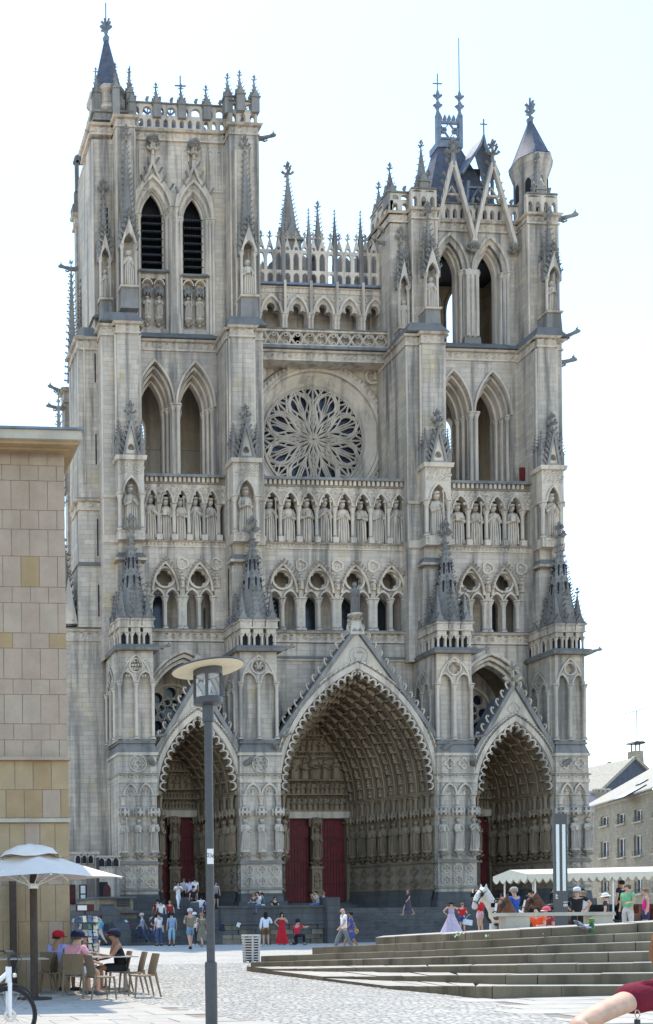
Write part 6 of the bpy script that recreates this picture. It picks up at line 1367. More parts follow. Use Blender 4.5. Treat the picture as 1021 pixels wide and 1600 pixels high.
# ================================================================ HORSE CARRIAGE
YC=37.; ca=at(822,1366,YC); CA=empty('horse_carriage',(ca.x+3.2,YC,0)); tag(CA,'open tourist carriage with red wooden body under a scalloped cream awning','carriage')
cx0=ca.x; cx1=AX(1085,1366,35.); zt0=AZ(822,1366,YC); gz=.35
def cl(u,v,z): return (cx0+(cx1-cx0)*u,YC-2.2*u+v*1.9,z)     # u along, v across (0 near us)
m=MB(); n=30; top=[];zr_=zt0+.42
pts=[cl(k/n,-.05,zt0) for k in range(n+1)]; ptc=[cl(k/n,.5,zt0+.22+.0*k) for k in range(n+1)]; ptb=[cl(k/n,1.05,zt0) for k in range(n+1)]
vs=pts+ptc+ptb; m.add(vs,[(k,k+1,n+1+k+1,n+1+k) for k in range(n)]+[(n+1+k,n+2+k,2*n+3+k,2*n+2+k) for k in range(n)]); m.add([vs[0],vs[n+1],vs[2*n+2]],[(0,1,2)])
AW=m.build('awning','awning',CA,0)
m=MB()
for k in range(22):
    for v in (-.055,1.055):
        P_1=[cl((k+t/6)/22,v,zt0-.16-.17*math.sin(PI*t/6)) for t in range(7)]; a_,b_=cl(k/22,v,zt0+.0),cl((k+1)/22,v,zt0+.0); m.add([a_]+P_1+[b_],[tuple(range(9))])
for k in range(5):
    P_1=[cl(-.001,-.05+1.1*(k+t/6)/5,zt0-.16-.17*math.sin(PI*t/6)) for t in range(7)]; m.add([cl(-.001,-.05+1.1*k/5,zt0)]+P_1+[cl(-.001,-.05+1.1*(k+1)/5,zt0)],[tuple(range(9))])
m.build('scalloped_valance','awning',CA,0)
for u in (.06,.24,.52,.80):
    for v in (.02,.98): m=MB(); m.tube([cl(u,v,gz+.6),cl(u,v,zt0+.05)],.03,6); m.build('awning_post','frame_white',CA)
m=MB(); m.tube([cl(0,.5,zt0+.05),cl(1,.5,zt0+.05)],.04,5); m.tube([cl(.02,.0,zt0-.03),cl(1,.0,zt0-.03)],.03,5); m.build('awning_rail','frame_white',CA)
def cbox(m,u0,u1,v0,v1,z0,z1,mi=0):
    a=[cl(u0,v0,z0),cl(u1,v0,z0),cl(u1,v1,z0),cl(u0,v1,z0),cl(u0,v0,z1),cl(u1,v0,z1),cl(u1,v1,z1),cl(u0,v1,z1)]; m.add(a,[(0,1,5,4),(1,2,6,5),(2,3,7,6),(3,0,4,7),(4,5,6,7),(3,2,1,0)],mi)
m=MB(); cbox(m,.2,1,.05,.95,gz+.55,gz+.95); cbox(m,.2,1,.02,.98,gz+.95,gz+1.0,1); m.build('carriage_body',['wood_red','iron'],CA,0)
for k,u in enumerate((.30,.46,.62,.78,.93)):
    m=MB(); cbox(m,u,u+.07,.08,.92,gz+1.0,gz+1.25); cbox(m,u+.06,u+.075,.08,.92,gz+1.25,gz+1.6,1); m.build('bench_seat',['wood_red','iron' if k<2 else 'wood_red'],CA,0)
for u,r in ((.16,.42),(.5,.5),(.86,.5)):
    for v in (-.02,.98):
        c=Vector(cl(u,v,gz+r)); m=MB(); m.tube([(c.x+r*math.cos(2*PI*k/24),c.y,c.z+r*math.sin(2*PI*k/24)) for k in range(24)],.045,6,closed=True); wh=m.build('wheel','iron',CA)
        m=MB(); 
        for k in range(8): a=2*PI*k/8; m.tube([tuple(c),(c.x+r*math.cos(a),c.y,c.z+r*math.sin(a))],.022,4)
        m.lathe(c.x,c.y,c.z-.08,[(.07,0),(.07,.16)],8); m.build('spokes','wood_red',wh)
# ================================================================ PEOPLE AND HORSES
SKINQ=[]
def skin(name,verts,edges,radii,mat,parent,levels=1,root=0):
    me=bpy.data.meshes.new(name); me.from_pydata(verts,edges,[]); me.materials.append(MAT[mat] if isinstance(mat,str) else mat)
    o=bpy.data.objects.new(name,me); COL.objects.link(o); o.parent=parent
    md=o.modifiers.new('skin','SKIN'); md.use_smooth_shade=True; md.branch_smoothing=.4
    if not me.skin_vertices: bpy.context.view_layer.update()
    for i,r in enumerate(radii):
        sv=me.skin_vertices[0].data[i]; sv.radius=(r,r) if not isinstance(r,tuple) else r; sv.use_root=(i==root)
    sb=o.modifiers.new('sub','SUBSURF'); sb.levels=levels; sb.render_levels=levels
    SKINQ.append(o); return o
def flush():
    dg=bpy.context.evaluated_depsgraph_get(); L=[(o,bpy.data.meshes.new_from_object(o.evaluated_get(dg))) for o in SKINQ]
    for o,me in L:
        nm=o.data.name; o.modifiers.clear(); old=o.data; o.data=me; bpy.data.meshes.remove(old); me.name=nm
        if not len(me.polygons): print('EMPTY SKIN',o.name)
    SKINQ.clear()
V=lambda *a: Vector(a)
def pose_joints(pose,arms,rn):
    """joint positions for a 1.75 m figure, x right, y forward, z up, feet or floor at z=0"""
    J={}; hip=.93; lean=0.; ty=0.
    if pose=='sit': hip=.53; lean=.10
    if pose=='kneel': hip=.50; lean=.06
    if pose=='bow': lean=.10
    j=lambda s:rn.uniform(-s,s)
    J['pel']=V(0,0,hip); J['wai']=V(0,lean*.35,hip+.17); J['che']=V(0,lean*.8,hip+.38); J['nec']=V(0,lean*1.15,hip+.56); J['hea']=V(0,lean*1.15+.025,hip+.655); J['top']=V(0,lean*1.15+.03,hip+.755)
    for s,k in ((-1,'l'),(1,'r')):
        J['hip'+k]=V(s*.095,0,hip-.02)
        if pose in ('stand','bow'): J['kne'+k]=V(s*.105,.02+j(.02),.50); J['ank'+k]=V(s*.115,-.02+j(.03),.085); J['toe'+k]=J['ank'+k]+V(s*.03,.15,-.045)
        elif pose=='walk':
            f=1 if (s>0) else -1; J['kne'+k]=V(s*.09,.05+.17*f,.51); J['ank'+k]=V(s*.09,-.03+.33*f,.10+(.06 if f<0 else 0)); J['toe'+k]=J['ank'+k]+V(0,.14,-.04-(.05 if f<0 else 0))
        elif pose=='sit': J['kne'+k]=V(s*.13,.44,.52); J['ank'+k]=V(s*.12,.44+j(.06),.085); J['toe'+k]=J['ank'+k]+V(s*.02,.15,-.045)
        elif pose=='kneel':
            if s<0: J['kne'+k]=V(s*.10,.12,.07); J['ank'+k]=V(s*.1,-.32,.09); J['toe'+k]=J['ank'+k]+V(0,-.05,-.05)
            else: J['kne'+k]=V(s*.13,.40,.50); J['ank'+k]=V(s*.13,.40,.085); J['toe'+k]=J['ank'+k]+V(0,.15,-.045)
        c=J['che']; sh=V(s*.175,c.y+lean*.2,c.z+.10); J['sho'+k]=sh; a=arms if isinstance(arms,str) else arms[0 if s<0 else 1]
        if a=='down': e=sh+V(s*.06,-.02,-.29); w=e+V(s*.01,.06,-.25)
        elif a=='swing': f=-1 if s>0 else 1; e=sh+V(s*.06,.10*f-.03,-.27); w=e+V(-s*.01,.14*f+.05,-.20)
        elif a=='hip': e=sh+V(s*.20,-.06,-.22); w=e+V(-s*.15,.08,-.17)
        elif a=='front': e=sh+V(s*.07,.02,-.28); w=e+V(-s*.10,.21,-.02)
        elif a=='face': e=sh+V(s*.08,.16,-.20); w=e+V(-s*.13,.11,.25)
        elif a=='up': e=sh+V(s*.10,.14,.18); w=e+V(-s*.12,.08,.22)
        elif a=='point': e=sh+V(s*.05,.24,-.10); w=e+V(0,.26,.04)
        elif a=='chest': e=sh+V(s*.12,.05,-.25); w=e+V(-s*.24,.16,.16)
        elif a=='lap': e=sh+V(s*.07,.06,-.27); w=e+V(-s*.06,.24,-.06)
        elif a=='table': e=sh+V(s*.09,.14,-.25); w=e+V(-s*.08,.25,.06)
        elif a=='side': e=sh+V(s*.24,0,-.10); w=e+V(s*.22,.04,.0)
        else: e=sh+V(s*.06,-.16,-.24); w=e+V(-s*.10,-.02,-.20)
        J['elb'+k]=e; J['wri'+k]=w; d=(w-e).normalized(); J['han'+k]=w+d*.085
    return J
BODY=[('pel','wai'),('wai','che'),('che','nec'),('nec','hea'),('hea','top')]+[x for k in 'lr' for x in (('pel','hip'+k),('hip'+k,'kne'+k),('kne'+k,'ank'+k),('ank'+k,'toe'+k),('che','sho'+k),('sho'+k,'elb'+k),('elb'+k,'wri'+k),('wri'+k,'han'+k))]
RAD={'pel':.125,'wai':.118,'che':.135,'nec':.056,'hea':.092,'top':.062,'hip':.088,'kne':.056,'ank':.038,'toe':.035,'sho':.060,'elb':.041,'col':.09,'bel':.12,'wri':.030,'han':.036}
def chainmesh(J,pairs,scale,add,over={}):
    names=[]; 
    for a,b in pairs:
        for q in (a,b):
            if q not in names: names.append(q)
    R=[]
    for q in names:
        k=q if q in RAD else q[:3]; r=over.get(k,RAD[k])*scale+add; R.append((r*1.12,r*.82) if k in('pel','wai','che','bel','col') else r)
    return names,[tuple(J[q]) for q in names],[(names.index(a),names.index(b)) for a,b in pairs],R
def person(px,py,pose,face,h,label,skinm='skin_a',top=None,bot=None,hair=(.03,.02,.015),arms='down',hat=None,sleeve=1,legs='long',z=None,pos=None,shoes=(.05,.05,.05),fat=1.,longhair=False,group=None,hands=False,turn=0.,wide=1.):
    rn=random.Random(int(px*7+py*13)); 
    p=pos if pos is not None else ground(px,py,z or 0.)
    o=empty('person',p,rad(face)); tag(o,label,'person',group); sc=h/1.75*(1.13 if pos is None else (1.0 if pose=='sit' else 1.05)); o.scale=(sc*wide,sc*wide,sc)
    J=pose_joints(pose,arms,rn); over={k:RAD[k]*fat for k in('pel','wai','che','hip')}
    bo={k:over[k]*(.84 if (top and k in('wai','che','pel')) or (bot and k in('hip','pel')) else 1) for k in over}
    pairs=list(BODY); names,vs,es,R=chainmesh(J,pairs,1,0,bo)
    hd=J['hea']; T=Matrix.Rotation(rad(turn),3,'Z')
    # nose, chin and ears grow out of the head
    def grow(a,q,r): vs.append(tuple(q)); R.append(r); es.append((names.index(a),len(vs)-1))
    grow('hea',hd+T@V(0,.105,-.005),.018); grow('hea',hd+T@V(0,.055,-.07),.048)
    if hands:
        for k,s in (('l',-1),('r',1)):
            w,hn=J['wri'+k],J['han'+k]; d=(hn-w).normalized(); sd=d.cross(V(0,0,1)); sd=sd.normalized() if sd.length>.1 else V(1,0,0); dn=d.cross(sd)
            for q in range(4):
                b=hn+sd*(q-1.5)*.02+d*.01; L=(.06,.075,.07,.055)[q]; vs.append(tuple(b+d*L*.55+dn*.006)); R.append(.0105); es.append((names.index('han'+k),len(vs)-1)); vs.append(tuple(b+d*L*.9+dn*.028)); R.append(.0085); es.append((len(vs)-2,len(vs)-1))
            vs.append(tuple(w+d*.05-sd*s*.045)); R.append(.012); es.append((names.index('wri'+k),len(vs)-1)); vs.append(tuple(w+d*.09-sd*s*.055)); R.append(.010); es.append((len(vs)-2,len(vs)-1))
    skin('body',vs,es,R,skinm,o,2 if hands else 1)
    # clothing follows the same joints
    if top:
        pr=[('pel','wai'),('wai','che'),('che','col')]+([('che','shol'),('che','shor')] if sleeve>0 else [])
        JJ=dict(J); JJ['col']=J['che'].lerp(J['nec'],.72 if sleeve else .5)
        for k in 'lr': JJ['sho'+k]=J['sho'+k]+V(0,0,.004)
        
        if sleeve in(1,):
            for k in 'lr': JJ['elb'+k]=J['sho'+k].lerp(J['elb'+k],.62)
            pr+=[('shol','elbl'),('shor','elbr')]
        if sleeve==2: pr+=[('shol','elbl'),('shor','elbr'),('elbl','wril'),('elbr','wrir')]
        if sleeve==0: 
            for k in 'lr': JJ['sho'+k]=J['sho'+k].lerp(J['che'],.35)+V(0,0,.02)
            pr+=[('che','shol'),('che','shor')]
        JJ['pel']=J['pel']+V(0,0,-.09 if pose!='sit' else -.02); ov=dict(over); ov['elb']=.052; ov['wri']=.04; ov['sho']=.058 if sleeve else .05; ov['wai']=RAD['wai']*fat*1.08; ov['che']=RAD['che']*fat*1.04; ov['pel']=RAD['pel']*fat*1.12; ov['col']=.060 if sleeve else .075
        n_,v_,e_,r_=chainmesh(JJ,pr,1,.016,ov); skin('shirt',v_,e_,r_,cloth(top),o,2 if hands else 1)
    if bot:
        if legs in('long','short','crop'):
            JJ=dict(J); t={'long':.93,'short':.82,'crop':.5}[legs]; JJ['bel']=J['pel']+(J['wai']-J['pel'])*.55; pr=[('bel','pel'),('pel','hipl'),('pel','hipr'),('hipl','knel'),('hipr','kner')]
            for k in 'lr':
                if legs=='short': JJ['kne'+k]=J['hip'+k].lerp(J['kne'+k],t)
                else: JJ['ank'+k]=J['kne'+k].lerp(J['ank'+k],t); pr.append(('kne'+k,'ank'+k))
            ov=dict(over); ov['bel']=.118*fat; ov['pel']=.122*fat; ov['hip']=.092*fat; ov['kne']=.062 if legs!='short' else .08; ov['ank']=.05 if legs=='long' else .056
            n_,v_,e_,r_=chainmesh(JJ,pr,1,.013,ov); skin('trousers' if legs!='short' else 'shorts',v_,e_,r_,cloth(bot),o,2 if hands else 1,1)
        else:
            m=MB(); zh=J['pel'].z+.08; z1={'skirt':.32,'midi':.42,'dress':.06,'wide':.05}[legs]; w={'skirt':.24,'midi':.25,'dress':.33,'wide':.5}[legs]; rg=[(.135*fat,zh+(.06 if legs!='dress' else .3)),(.17*fat,zh-.10)]+[(.17*fat+(w-.17*fat)*t,zh-.10-(zh-.10-z1)*t) for t in (.33,.66,1.)]
            vs=[];n=20
            for r,zz in rg:
                for k in range(n): a=2*PI*k/n; q=r*(1+.07*(1-(zz-z1)/(zh-z1+.3))*math.sin(a*6+1)); vs.append((q*math.cos(a)*1.05,q*math.sin(a)*.9,zz))
            m.add(vs,[(i*n+(k+1)%n,i*n+k,(i+1)*n+k,(i+1)*n+(k+1)%n) for i in range(len(rg)-1) for k in range(n)]); ob=m.build('skirt',[cloth(bot)]); ob.parent=o
    if shoes:
        for k in 'lr':
            m=MB(); a,t_=J['ank'+k],J['toe'+k]; m.tube([tuple(a+V(0,-.05,-.045)),tuple(a+V(0,.02,-.035)),tuple(t_+V(0,.01,0)),tuple(t_+V(0,.05,0))],[.042,.048,.044,.02],7); ob=m.build('shoe',[cloth(shoes)]); ob.parent=o
    c=J['hea']
    if hair:
        m=MB(); n=12; vs=[]; rg=[(.101,-.02 if not longhair else -.20),(.104,.02),(.106,.06),(.094,.10),(.062,.132),(.01,.145)]
        for i,(r,zz) in enumerate(rg):
            for k in range(n):
                a=2*PI*k/n; fr=max(0,math.sin(a)); q=T@V(r*math.cos(a)*.95,r*math.sin(a)*1.08-.014-(.07*fr if i<2 else .012*fr),zz+(.075*fr if i==0 and not longhair else (.26*fr if i==0 else (.03*fr if i==1 else 0)))); vs.append(tuple(c+q))
        m.add(vs,[(i*n+k,i*n+(k+1)%n,(i+1)*n+(k+1)%n,(i+1)*n+k) for i in range(len(rg)-1) for k in range(n)]); ob=m.build('hair',[cloth(hair)]); ob.parent=o
    if hat:
        kind,col=hat[0],hat[1]; m=MB(); M=Matrix.Translation(c+V(0,.0,.045))@Matrix.Rotation(rad(turn),4,'Z')@Matrix.Rotation(rad(-6),4,'X'); m.T=M
        m.lathe(0,-.005,0,[(.116,-.02),(.119,.03),(.108,.08),(.066,.115),(.01,.128)],14,0,.95,1.08)
        if kind=='cap': m.add([(-.09,.07,.0),(.09,.07,.0),(.075,.15,-.006),(.0,.20,-.012),(-.075,.15,-.006),(-.09,.07,.012),(.09,.07,.012),(.075,.15,.006),(.0,.20,.0),(-.075,.15,.006)],[(4,3,2,1,0),(5,6,7,8,9),(0,1,6,5),(1,2,7,6),(2,3,8,7),(3,4,9,8),(4,0,5,9)],1)
        else: m.lathe(0,0,.0,[(.11,.0),(.20,-.02),(.20,-.012),(.11,.012)],16,1,1,1.05,cap=False)
        ob=m.build('hat' if kind!='cap' else 'cap',[cloth(col),cloth(hat[2] if len(hat)>2 else col)]); ob.parent=o
    return o,J,sc
def held(kind,px,py,Y,label,cat,col,size,rot=0):
    p=at(px,py,Y); m=MB(); w,d_,h_=size; m.T=Matrix.Translation(p)@Matrix.Rotation(rad(rot),4,'Y')
    if kind=='bag':
        m.frus(-w/2,w/2,-d_/2,d_/2,-h_/2,h_/2,.02,tb=.02); m.tube([(-w*.35,0,h_/2),(-w*.1,0,h_/2+.22),(w*.15,-.02,h_/2+.3)],.01,4)
    elif kind=='hat': m.lathe(0,0,0,[(w,0),(w*.55,.01),(w*.5,.10),(.01,.12)],14,0); 
    elif kind=='pack': m.frus(-w/2,w/2,-d_/2,d_/2,-h_/2,h_/2,.04,tb=.02); m.box(-w*.35,w*.35,-d_/2-.04,-d_/2+.01,-h_*.4,0)
    else: m.box(-w/2,w/2,-d_/2,d_/2,-h_/2,h_/2)
    return tag(m.build(kind if kind!='pack' else 'backpack',[cloth(col)],None),label,cat)
K_=(.02,.02,.022); WH=(.72,.72,.72); JE=(.07,.10,.18); RED=(.52,.02,.03)
# ---- at the cafe tables (face: 0 looks away from us, 180 towards us)
B1_=ground(118,1556); 
person(0,0,'sit',-62,1.78,'heavy man in a pink shirt and navy cap seated with his back to us','skin_a',(.62,.30,.36),(.52,.50,.58),(.08,.06,.05),('lap','lap'),('cap',(.012,.016,.05)),1,'short',pos=Vector((c4.x-.06,c4.y+.02,.0)),shoes=(.1,.1,.12),fat=1.38,wide=1.22,hands=True)
person(1,5,'sit',-48,1.76,'man in a red cap and lavender shirt seated at the ochre wall','skin_b',(.25,.26,.48),(.1,.1,.15),(.02,.02,.02),'lap',('cap',(.35,.01,.02)),1,'short',pos=Vector((c8.x,c8.y,.0)),fat=1.2,wide=1.12,hands=True,turn=-28)
person(2,9,'sit',-70,1.66,'person in a pink cap and bright orange top half hidden behind the pink shirt','skin_a',(.80,.10,.03),(.1,.1,.12),(.05,.03,.02),('lap','face'),('cap',(.62,.2,.26),(.75,.5,.55)),0,'short',pos=Vector((c9.x,c9.y,.0)),hands=True)
person(3,2,'sit',86,1.80,'man in a black tank top and dark cap eating at the table','skin_b',K_,(.03,.03,.035),(.015,.012,.01),('table','lap'),('cap',(.015,.018,.04),(.22,.03,.03)),0,'short',pos=Vector((c7.x+.10,c7.y,.0)),fat=1.2,wide=1.12,hands=True)
# ---- the crowd at the foot of the stairs
gA='visitors at the foot of the left stairs'
person(158,1478,'walk',68,1.62,'child in a turquoise shirt with a dark backpack walking past the annex','skin_c',(.08,.45,.62),(.5,.47,.42),K_,'swing',None,1,'crop',shoes=K_)
held('pack',166,1449,57.2,'small dark backpack on the child in turquoise','backpack',(.03,.03,.06),(.3,.22,.42))
person(197,1476,'stand',170,1.35,'small child in a bright pink top and pale sun hat','skin_c',(.72,.06,.22),(.6,.55,.5),K_,'down',('sunhat',(.55,.68,.68)),1,'long',shoes=WH)
person(223,1477,'walk',70,1.72,'man in a beige cap and pale blue shirt walking past the stair wall','skin_a',(.35,.40,.55),JE,(.2,.18,.15),'swing',('cap',(.45,.38,.3)),1,'long',shoes=WH)
held('bag',219,1452,57.0,'dark shoulder bag at the hip of the man in the beige cap','bag',(.03,.035,.06),(.3,.15,.3))
person(236,1477,'walk',-100,1.66,'person in dark clothes and jeans walking behind the man in the beige cap','skin_a',(.05,.05,.07),JE,(.05,.03,.02),'front',None,1,'long',shoes=WH)
person(249,1478,'stand',15,1.76,'woman in a white top and jeans seen from behind with a cream bag','skin_a',(.74,.66,.66),JE,(.06,.03,.03),('down','point'),None,1,'long',shoes=K_,fat=1.1)
held('bag',251,1451,56.4,'large cream cloth bag on the back of the woman in jeans','bag',(.62,.56,.46),(.40,.12,.42))
person(269,1478,'stand',0,1.74,'person in a light blue shirt and cropped pale blue jeans seen from behind','skin_a',(.22,.34,.52),(.30,.45,.55),K_,'down',None,1,'crop',shoes=K_,fat=1.15)
person(243,1450,'walk',0,1.75,'person in a dark red top climbing the stairs behind the white shirt','skin_a',(.22,.03,.02),K_,K_,'swing',None,1,'long',pos=at(247,1450,60.2))
person(253,1452,'walk',0,1.75,'person in a white polo shirt climbing the left stairs','skin_a',WH,JE,K_,'swing',None,1,'long',pos=at(252,1452,59.4))
person(266,1447,'walk',0,1.5,'small figure in red and grey higher up the left stairs','skin_c',(.4,.04,.04),K_,(.3,.2,.1),'swing',None,1,'long',pos=at(266,1446,60.5))
person(298,1484,'walk',-6,1.86,'man in a brown t-shirt and blue shorts with a pale cap','skin_a',(.20,.165,.13),(.16,.24,.32),(.3,.25,.2),'front',('cap',(.55,.5,.45)),1,'short',shoes=K_,fat=1.15)
person(316,1480,'walk',0,1.70,'woman in an olive dress beside the man in the brown t-shirt','skin_a',(.19,.17,.12),(.19,.17,.12),(.36,.18,.07),'down',None,1,'skirt',shoes=(.3,.2,.15))
held('bag',319,1457,54.6,'small white handbag held by the woman in the olive dress','bag',WH,(.26,.12,.2))
person(305,1478,'stand',10,1.72,'person in white hidden behind the couple in brown and olive','skin_a',(.7,.68,.66),(.05,.05,.06),K_,'down',('cap',(.7,.68,.62)),1,'long',shoes=WH)
person(279,1420,'walk',180,1.72,'person all in white coming down from the left door','skin_a',WH,WH,K_,'chest',None,1,'long',pos=at(279,1421,62.0),shoes=WH)
person(289,1416,'walk',0,1.75,'man in a grey shirt going in at the left portal','skin_a',(.34,.38,.40),K_,(.1,.08,.06),'down',None,1,'long',pos=at(288,1414,66.))
person(297,1416,'walk',0,1.72,'person in a lilac shirt going in at the left portal','skin_a',(.5,.48,.66),K_,K_,'down',None,1,'long',pos=at(297,1415,65.))
person(305,1412,'walk',0,1.74,'person in a white t-shirt at the left door','skin_a',WH,(.4,.36,.3),K_,'down',None,1,'long',pos=at(305,1412,67.))
person(304,1428,'walk',0,1.72,'person in black climbing the upper part of the left stairs','skin_a',K_,K_,K_,'down',None,1,'long',pos=at(303,1427,61.5))
person(315,1436,'walk',0,1.45,'child in a white top with arms out on the left stairs','skin_c',WH,(.06,.08,.2),K_,'side',None,1,'short',pos=at(315,1438,60.3))
person(322,1444,'walk',0,1.6,'person in navy on the stairs next to the lamp post','skin_a',(.04,.06,.16),K_,K_,'down',None,1,'long',pos=at(323,1446,59.6))
person(341,1422,'stand',180,1.72,'person in grey and dark shorts beside the lamp post under the left portal','skin_a',(.22,.22,.24),K_,K_,'down',None,1,'short',pos=at(338,1419,64.))
person(352,1474,'stand',-70,1.68,'woman in a black top and long white patterned skirt','skin_a',K_,(.58,.62,.70),(.015,.012,.012),'front',None,1,'midi',shoes=WH,longhair=True)
held('pack',347,1449,56.8,'dark backpack on the woman in the white skirt','backpack',(.03,.035,.05),(.3,.25,.42))
person(359,1473,'stand',-90,1.6,'person in a washed blue skirt behind the woman in black','skin_c',(.3,.25,.22),(.32,.38,.50),(.06,.04,.03),'front',None,1,'midi')
person(380,1474,'stand',-60,1.78,'man in a dark shirt and jeans holding a paper','skin_a',(.04,.045,.06),JE,K_,'front',None,1,'long')
person(388,1474,'stand',-170,1.76,'person in a long black coat with a red scarf','skin_a',K_,K_,(.06,.04,.035),'down',None,2,'long',fat=1.15)
held('paper',373,1445,56.,'white paper held by the man in jeans by the bin','paper',(.7,.68,.62),(.2,.02,.26),20)
person(416,1479,'stand',-15,1.70,'woman in a white blouse and brown shorts seen from behind','skin_a',(.70,.72,.80),(.16,.085,.03),(.02,.015,.012),('down','chest'),None,2,'short',shoes=(.45,.36,.25),longhair=True)
held('bag',420,1472,55.0,'small black bag standing by the feet of the woman in the white blouse','bag',K_,(.2,.14,.3))
person(441,1476,'stand',175,1.68,'woman in a long red dress posing with a hand on her hip','skin_a',RED,RED,(.02,.012,.01),('chest','hip'),None,0,'dress',shoes=(.6,.5,.45),longhair=True)
person(464,1477,'kneel',-62,1.76,'man in a red shirt and black trousers kneeling to take a photo','skin_a',(.55,.03,.05),K_,(.02,.015,.012),('face','point'),('cap',(.02,.02,.03)),1,'long',shoes=(.3,.15,.1))
person(481,1472,'walk',-75,1.80,'man in a dark green vest and white shorts walking','skin_a',(.06,.075,.06),(.62,.60,.60),(.05,.03,.02),'swing',None,0,'short',shoes=WH)
person(500,1471,'walk',110,1.70,'woman in a white top and blue denim skirt walking','skin_a',(.66,.64,.66),(.17,.27,.40),(.05,.025,.02),'swing',None,0,'short',shoes=WH)
held('bag',508,1446,58.,'small black shoulder bag of the woman in the denim skirt','bag',K_,(.28,.14,.26),20)
person(547,1480,'walk',62,1.76,'person in dark blue walking just behind the bald man','skin_b',(.05,.08,.30),(.05,.08,.3),K_,'swing',None,1,'short',pos=Vector((AX(549,1480,41.),41.,0)))
pm,Jm,sm=person(538,1493,'walk',82,1.93,'bald man in a white polo shirt and grey trousers striding past','skin_a',(.74,.73,.78),(.16,.17,.17),None,('swing','down'),None,1,'long',pos=Vector((AX(538,1480,40.),40.,0)),shoes=(.1,.09,.08))
held('hat',556,1455,39.8,'straw hat carried in the hand of the bald man','hat',(.35,.22,.10),(.14,0,0),80)
person(401,1411,'sit',120,1.7,'person in a brown hat sitting on the parapet beside the white t-shirt','skin_a',(.05,.08,.10),JE,(.2,.12,.06),'lap',('sunhat',(.22,.14,.07)),1,'long',pos=Vector((AX(401,1411,57.6),57.75,FLOOR-.33)))
person(406,1411,'sit',120,1.75,'man in a white t-shirt sitting on the parapet wall','skin_a',WH,(.10,.18,.35),K_,'lap',None,1,'long',pos=Vector((AX(406,1411,57.5),57.6,FLOOR-.33)))
person(414,1412,'sit',60,1.68,'person in a teal jacket sitting on the parapet wall with pale trousers','skin_a',(.06,.14,.18),(.6,.57,.52),K_,'lap',None,2,'long',pos=Vector((AX(414,1411,57.5),57.6,FLOOR-.33)))
person(432,1413,'sit',180,1.5,'child in black sitting on the parapet wall in front of the buttress','skin_c',K_,K_,K_,'lap',None,1,'long',pos=Vector((AX(432,1411,57.5),57.8,FLOOR-.45)))
person(499,1412,'sit',85,1.76,'man in a grey t-shirt and jeans sitting on the parapet wall by the pedestal','skin_a',(.36,.34,.33),(.08,.14,.28),K_,'face',None,1,'long',pos=Vector((AX(500,1411,57.4),57.6,FLOOR-.33)))
person(507,1410,'sit',-30,1.7,'person in dark clothes behind the man in grey on the parapet','skin_a',(.04,.04,.06),K_,(.2,.1,.05),'lap',None,1,'long',pos=Vector((AX(506,1411,58),58.0,FLOOR-.33)))
person(637,1430,'walk',95,1.66,'woman in a dark flowered dress walking along the dark steps','skin_a',(.06,.05,.07),(.09,.07,.09),(.25,.12,.06),'swing',None,1,'skirt',pos=at(638,1431,60.5),shoes=(.4,.25,.15))
# ---- beyond the steps, round the horses
Zr=.05
person(706,1458,'stand',-40,1.66,'woman in a lilac patterned dress with a dark hat reaching out an arm','skin_a',(.42,.30,.42),(.46,.38,.46),K_,('hip','point'),('sunhat',(.04,.03,.03)),0,'wide',pos=at(706,1459,50.))
person(722,1455,'stand',-60,1.50,'boy in a red t-shirt and blue shorts beside the lilac dress','skin_c',RED,(.04,.07,.22),(.2,.12,.06),'front',None,1,'short',pos=at(723,1456,50.5))
held('bag',731,1441,50.2,'white and dark bag held by the boy in red','bag',(.5,.55,.6),(.45,.2,.28),10)
person(751,1452,'stand',20,1.40,'girl in a red top and pink shorts in front of the white horse','skin_c',RED,(.6,.4,.45),(.5,.32,.12),'up',None,1,'short',pos=at(751,1458,34.))
person(806,1455,'stand',10,1.76,'man in a blue t-shirt and beige cap holding up a phone by the bench','skin_a',(.03,.09,.36),K_,(.3,.2,.12),('down','point'),('cap',(.35,.32,.27)),1,'long',pos=at(805,1468,33.))
person(850,1448,'sit',120,1.6,'child in an orange shirt sitting low beneath the bench slab','skin_c',(.85,.10,.03),K_,K_,'front',None,1,'long',pos=at(842,1462,27.)-Vector((0,0,.36)))
person(857,1440,'sit',100,1.6,'person in a red and white cap behind the bench','skin_a',(.3,.05,.05),K_,K_,'front',('cap',(.6,.1,.15),(.7,.65,.65)),1,'long',pos=at(860,1466,27.5)-Vector((0,0,.3)))
person(905,1440,'stand',-30,1.66,'person in a black shirt and white cap seen behind the bench','skin_a',K_,K_,(.3,.2,.1),'hip',('cap',(.6,.6,.75)),1,'long',pos=at(903,1468,31.))
person(912,1440,'stand',20,1.6,'person in a pale grey shirt next to the white cap','skin_a',(.55,.54,.52),K_,(.2,.15,.1),'down',None,1,'long',pos=at(913,1466,32.5))
person(946,1440,'stand',40,1.5,'person in a cream sun hat behind the end of the bench','skin_c',(.05,.05,.05),K_,K_,'down',('sunhat',(.72,.68,.58)),1,'long',pos=at(948,1467,32.))
person(982,1445,'stand',105,1.74,'man in a mint green polo shirt and light trousers with hand in pocket','skin_a',(.16,.40,.20),(.48,.45,.42),(.12,.08,.05),('lap','down'),None,1,'long',pos=at(982,1461,33.),fat=1.3)
person(1008,1445,'stand',60,1.68,'woman in a hot pink vest and navy shorts by the carriage','skin_a',(.75,.04,.28),(.03,.04,.10),(.2,.12,.07),'down',None,0,'short',pos=at(1010,1464,33.),fat=1.1)
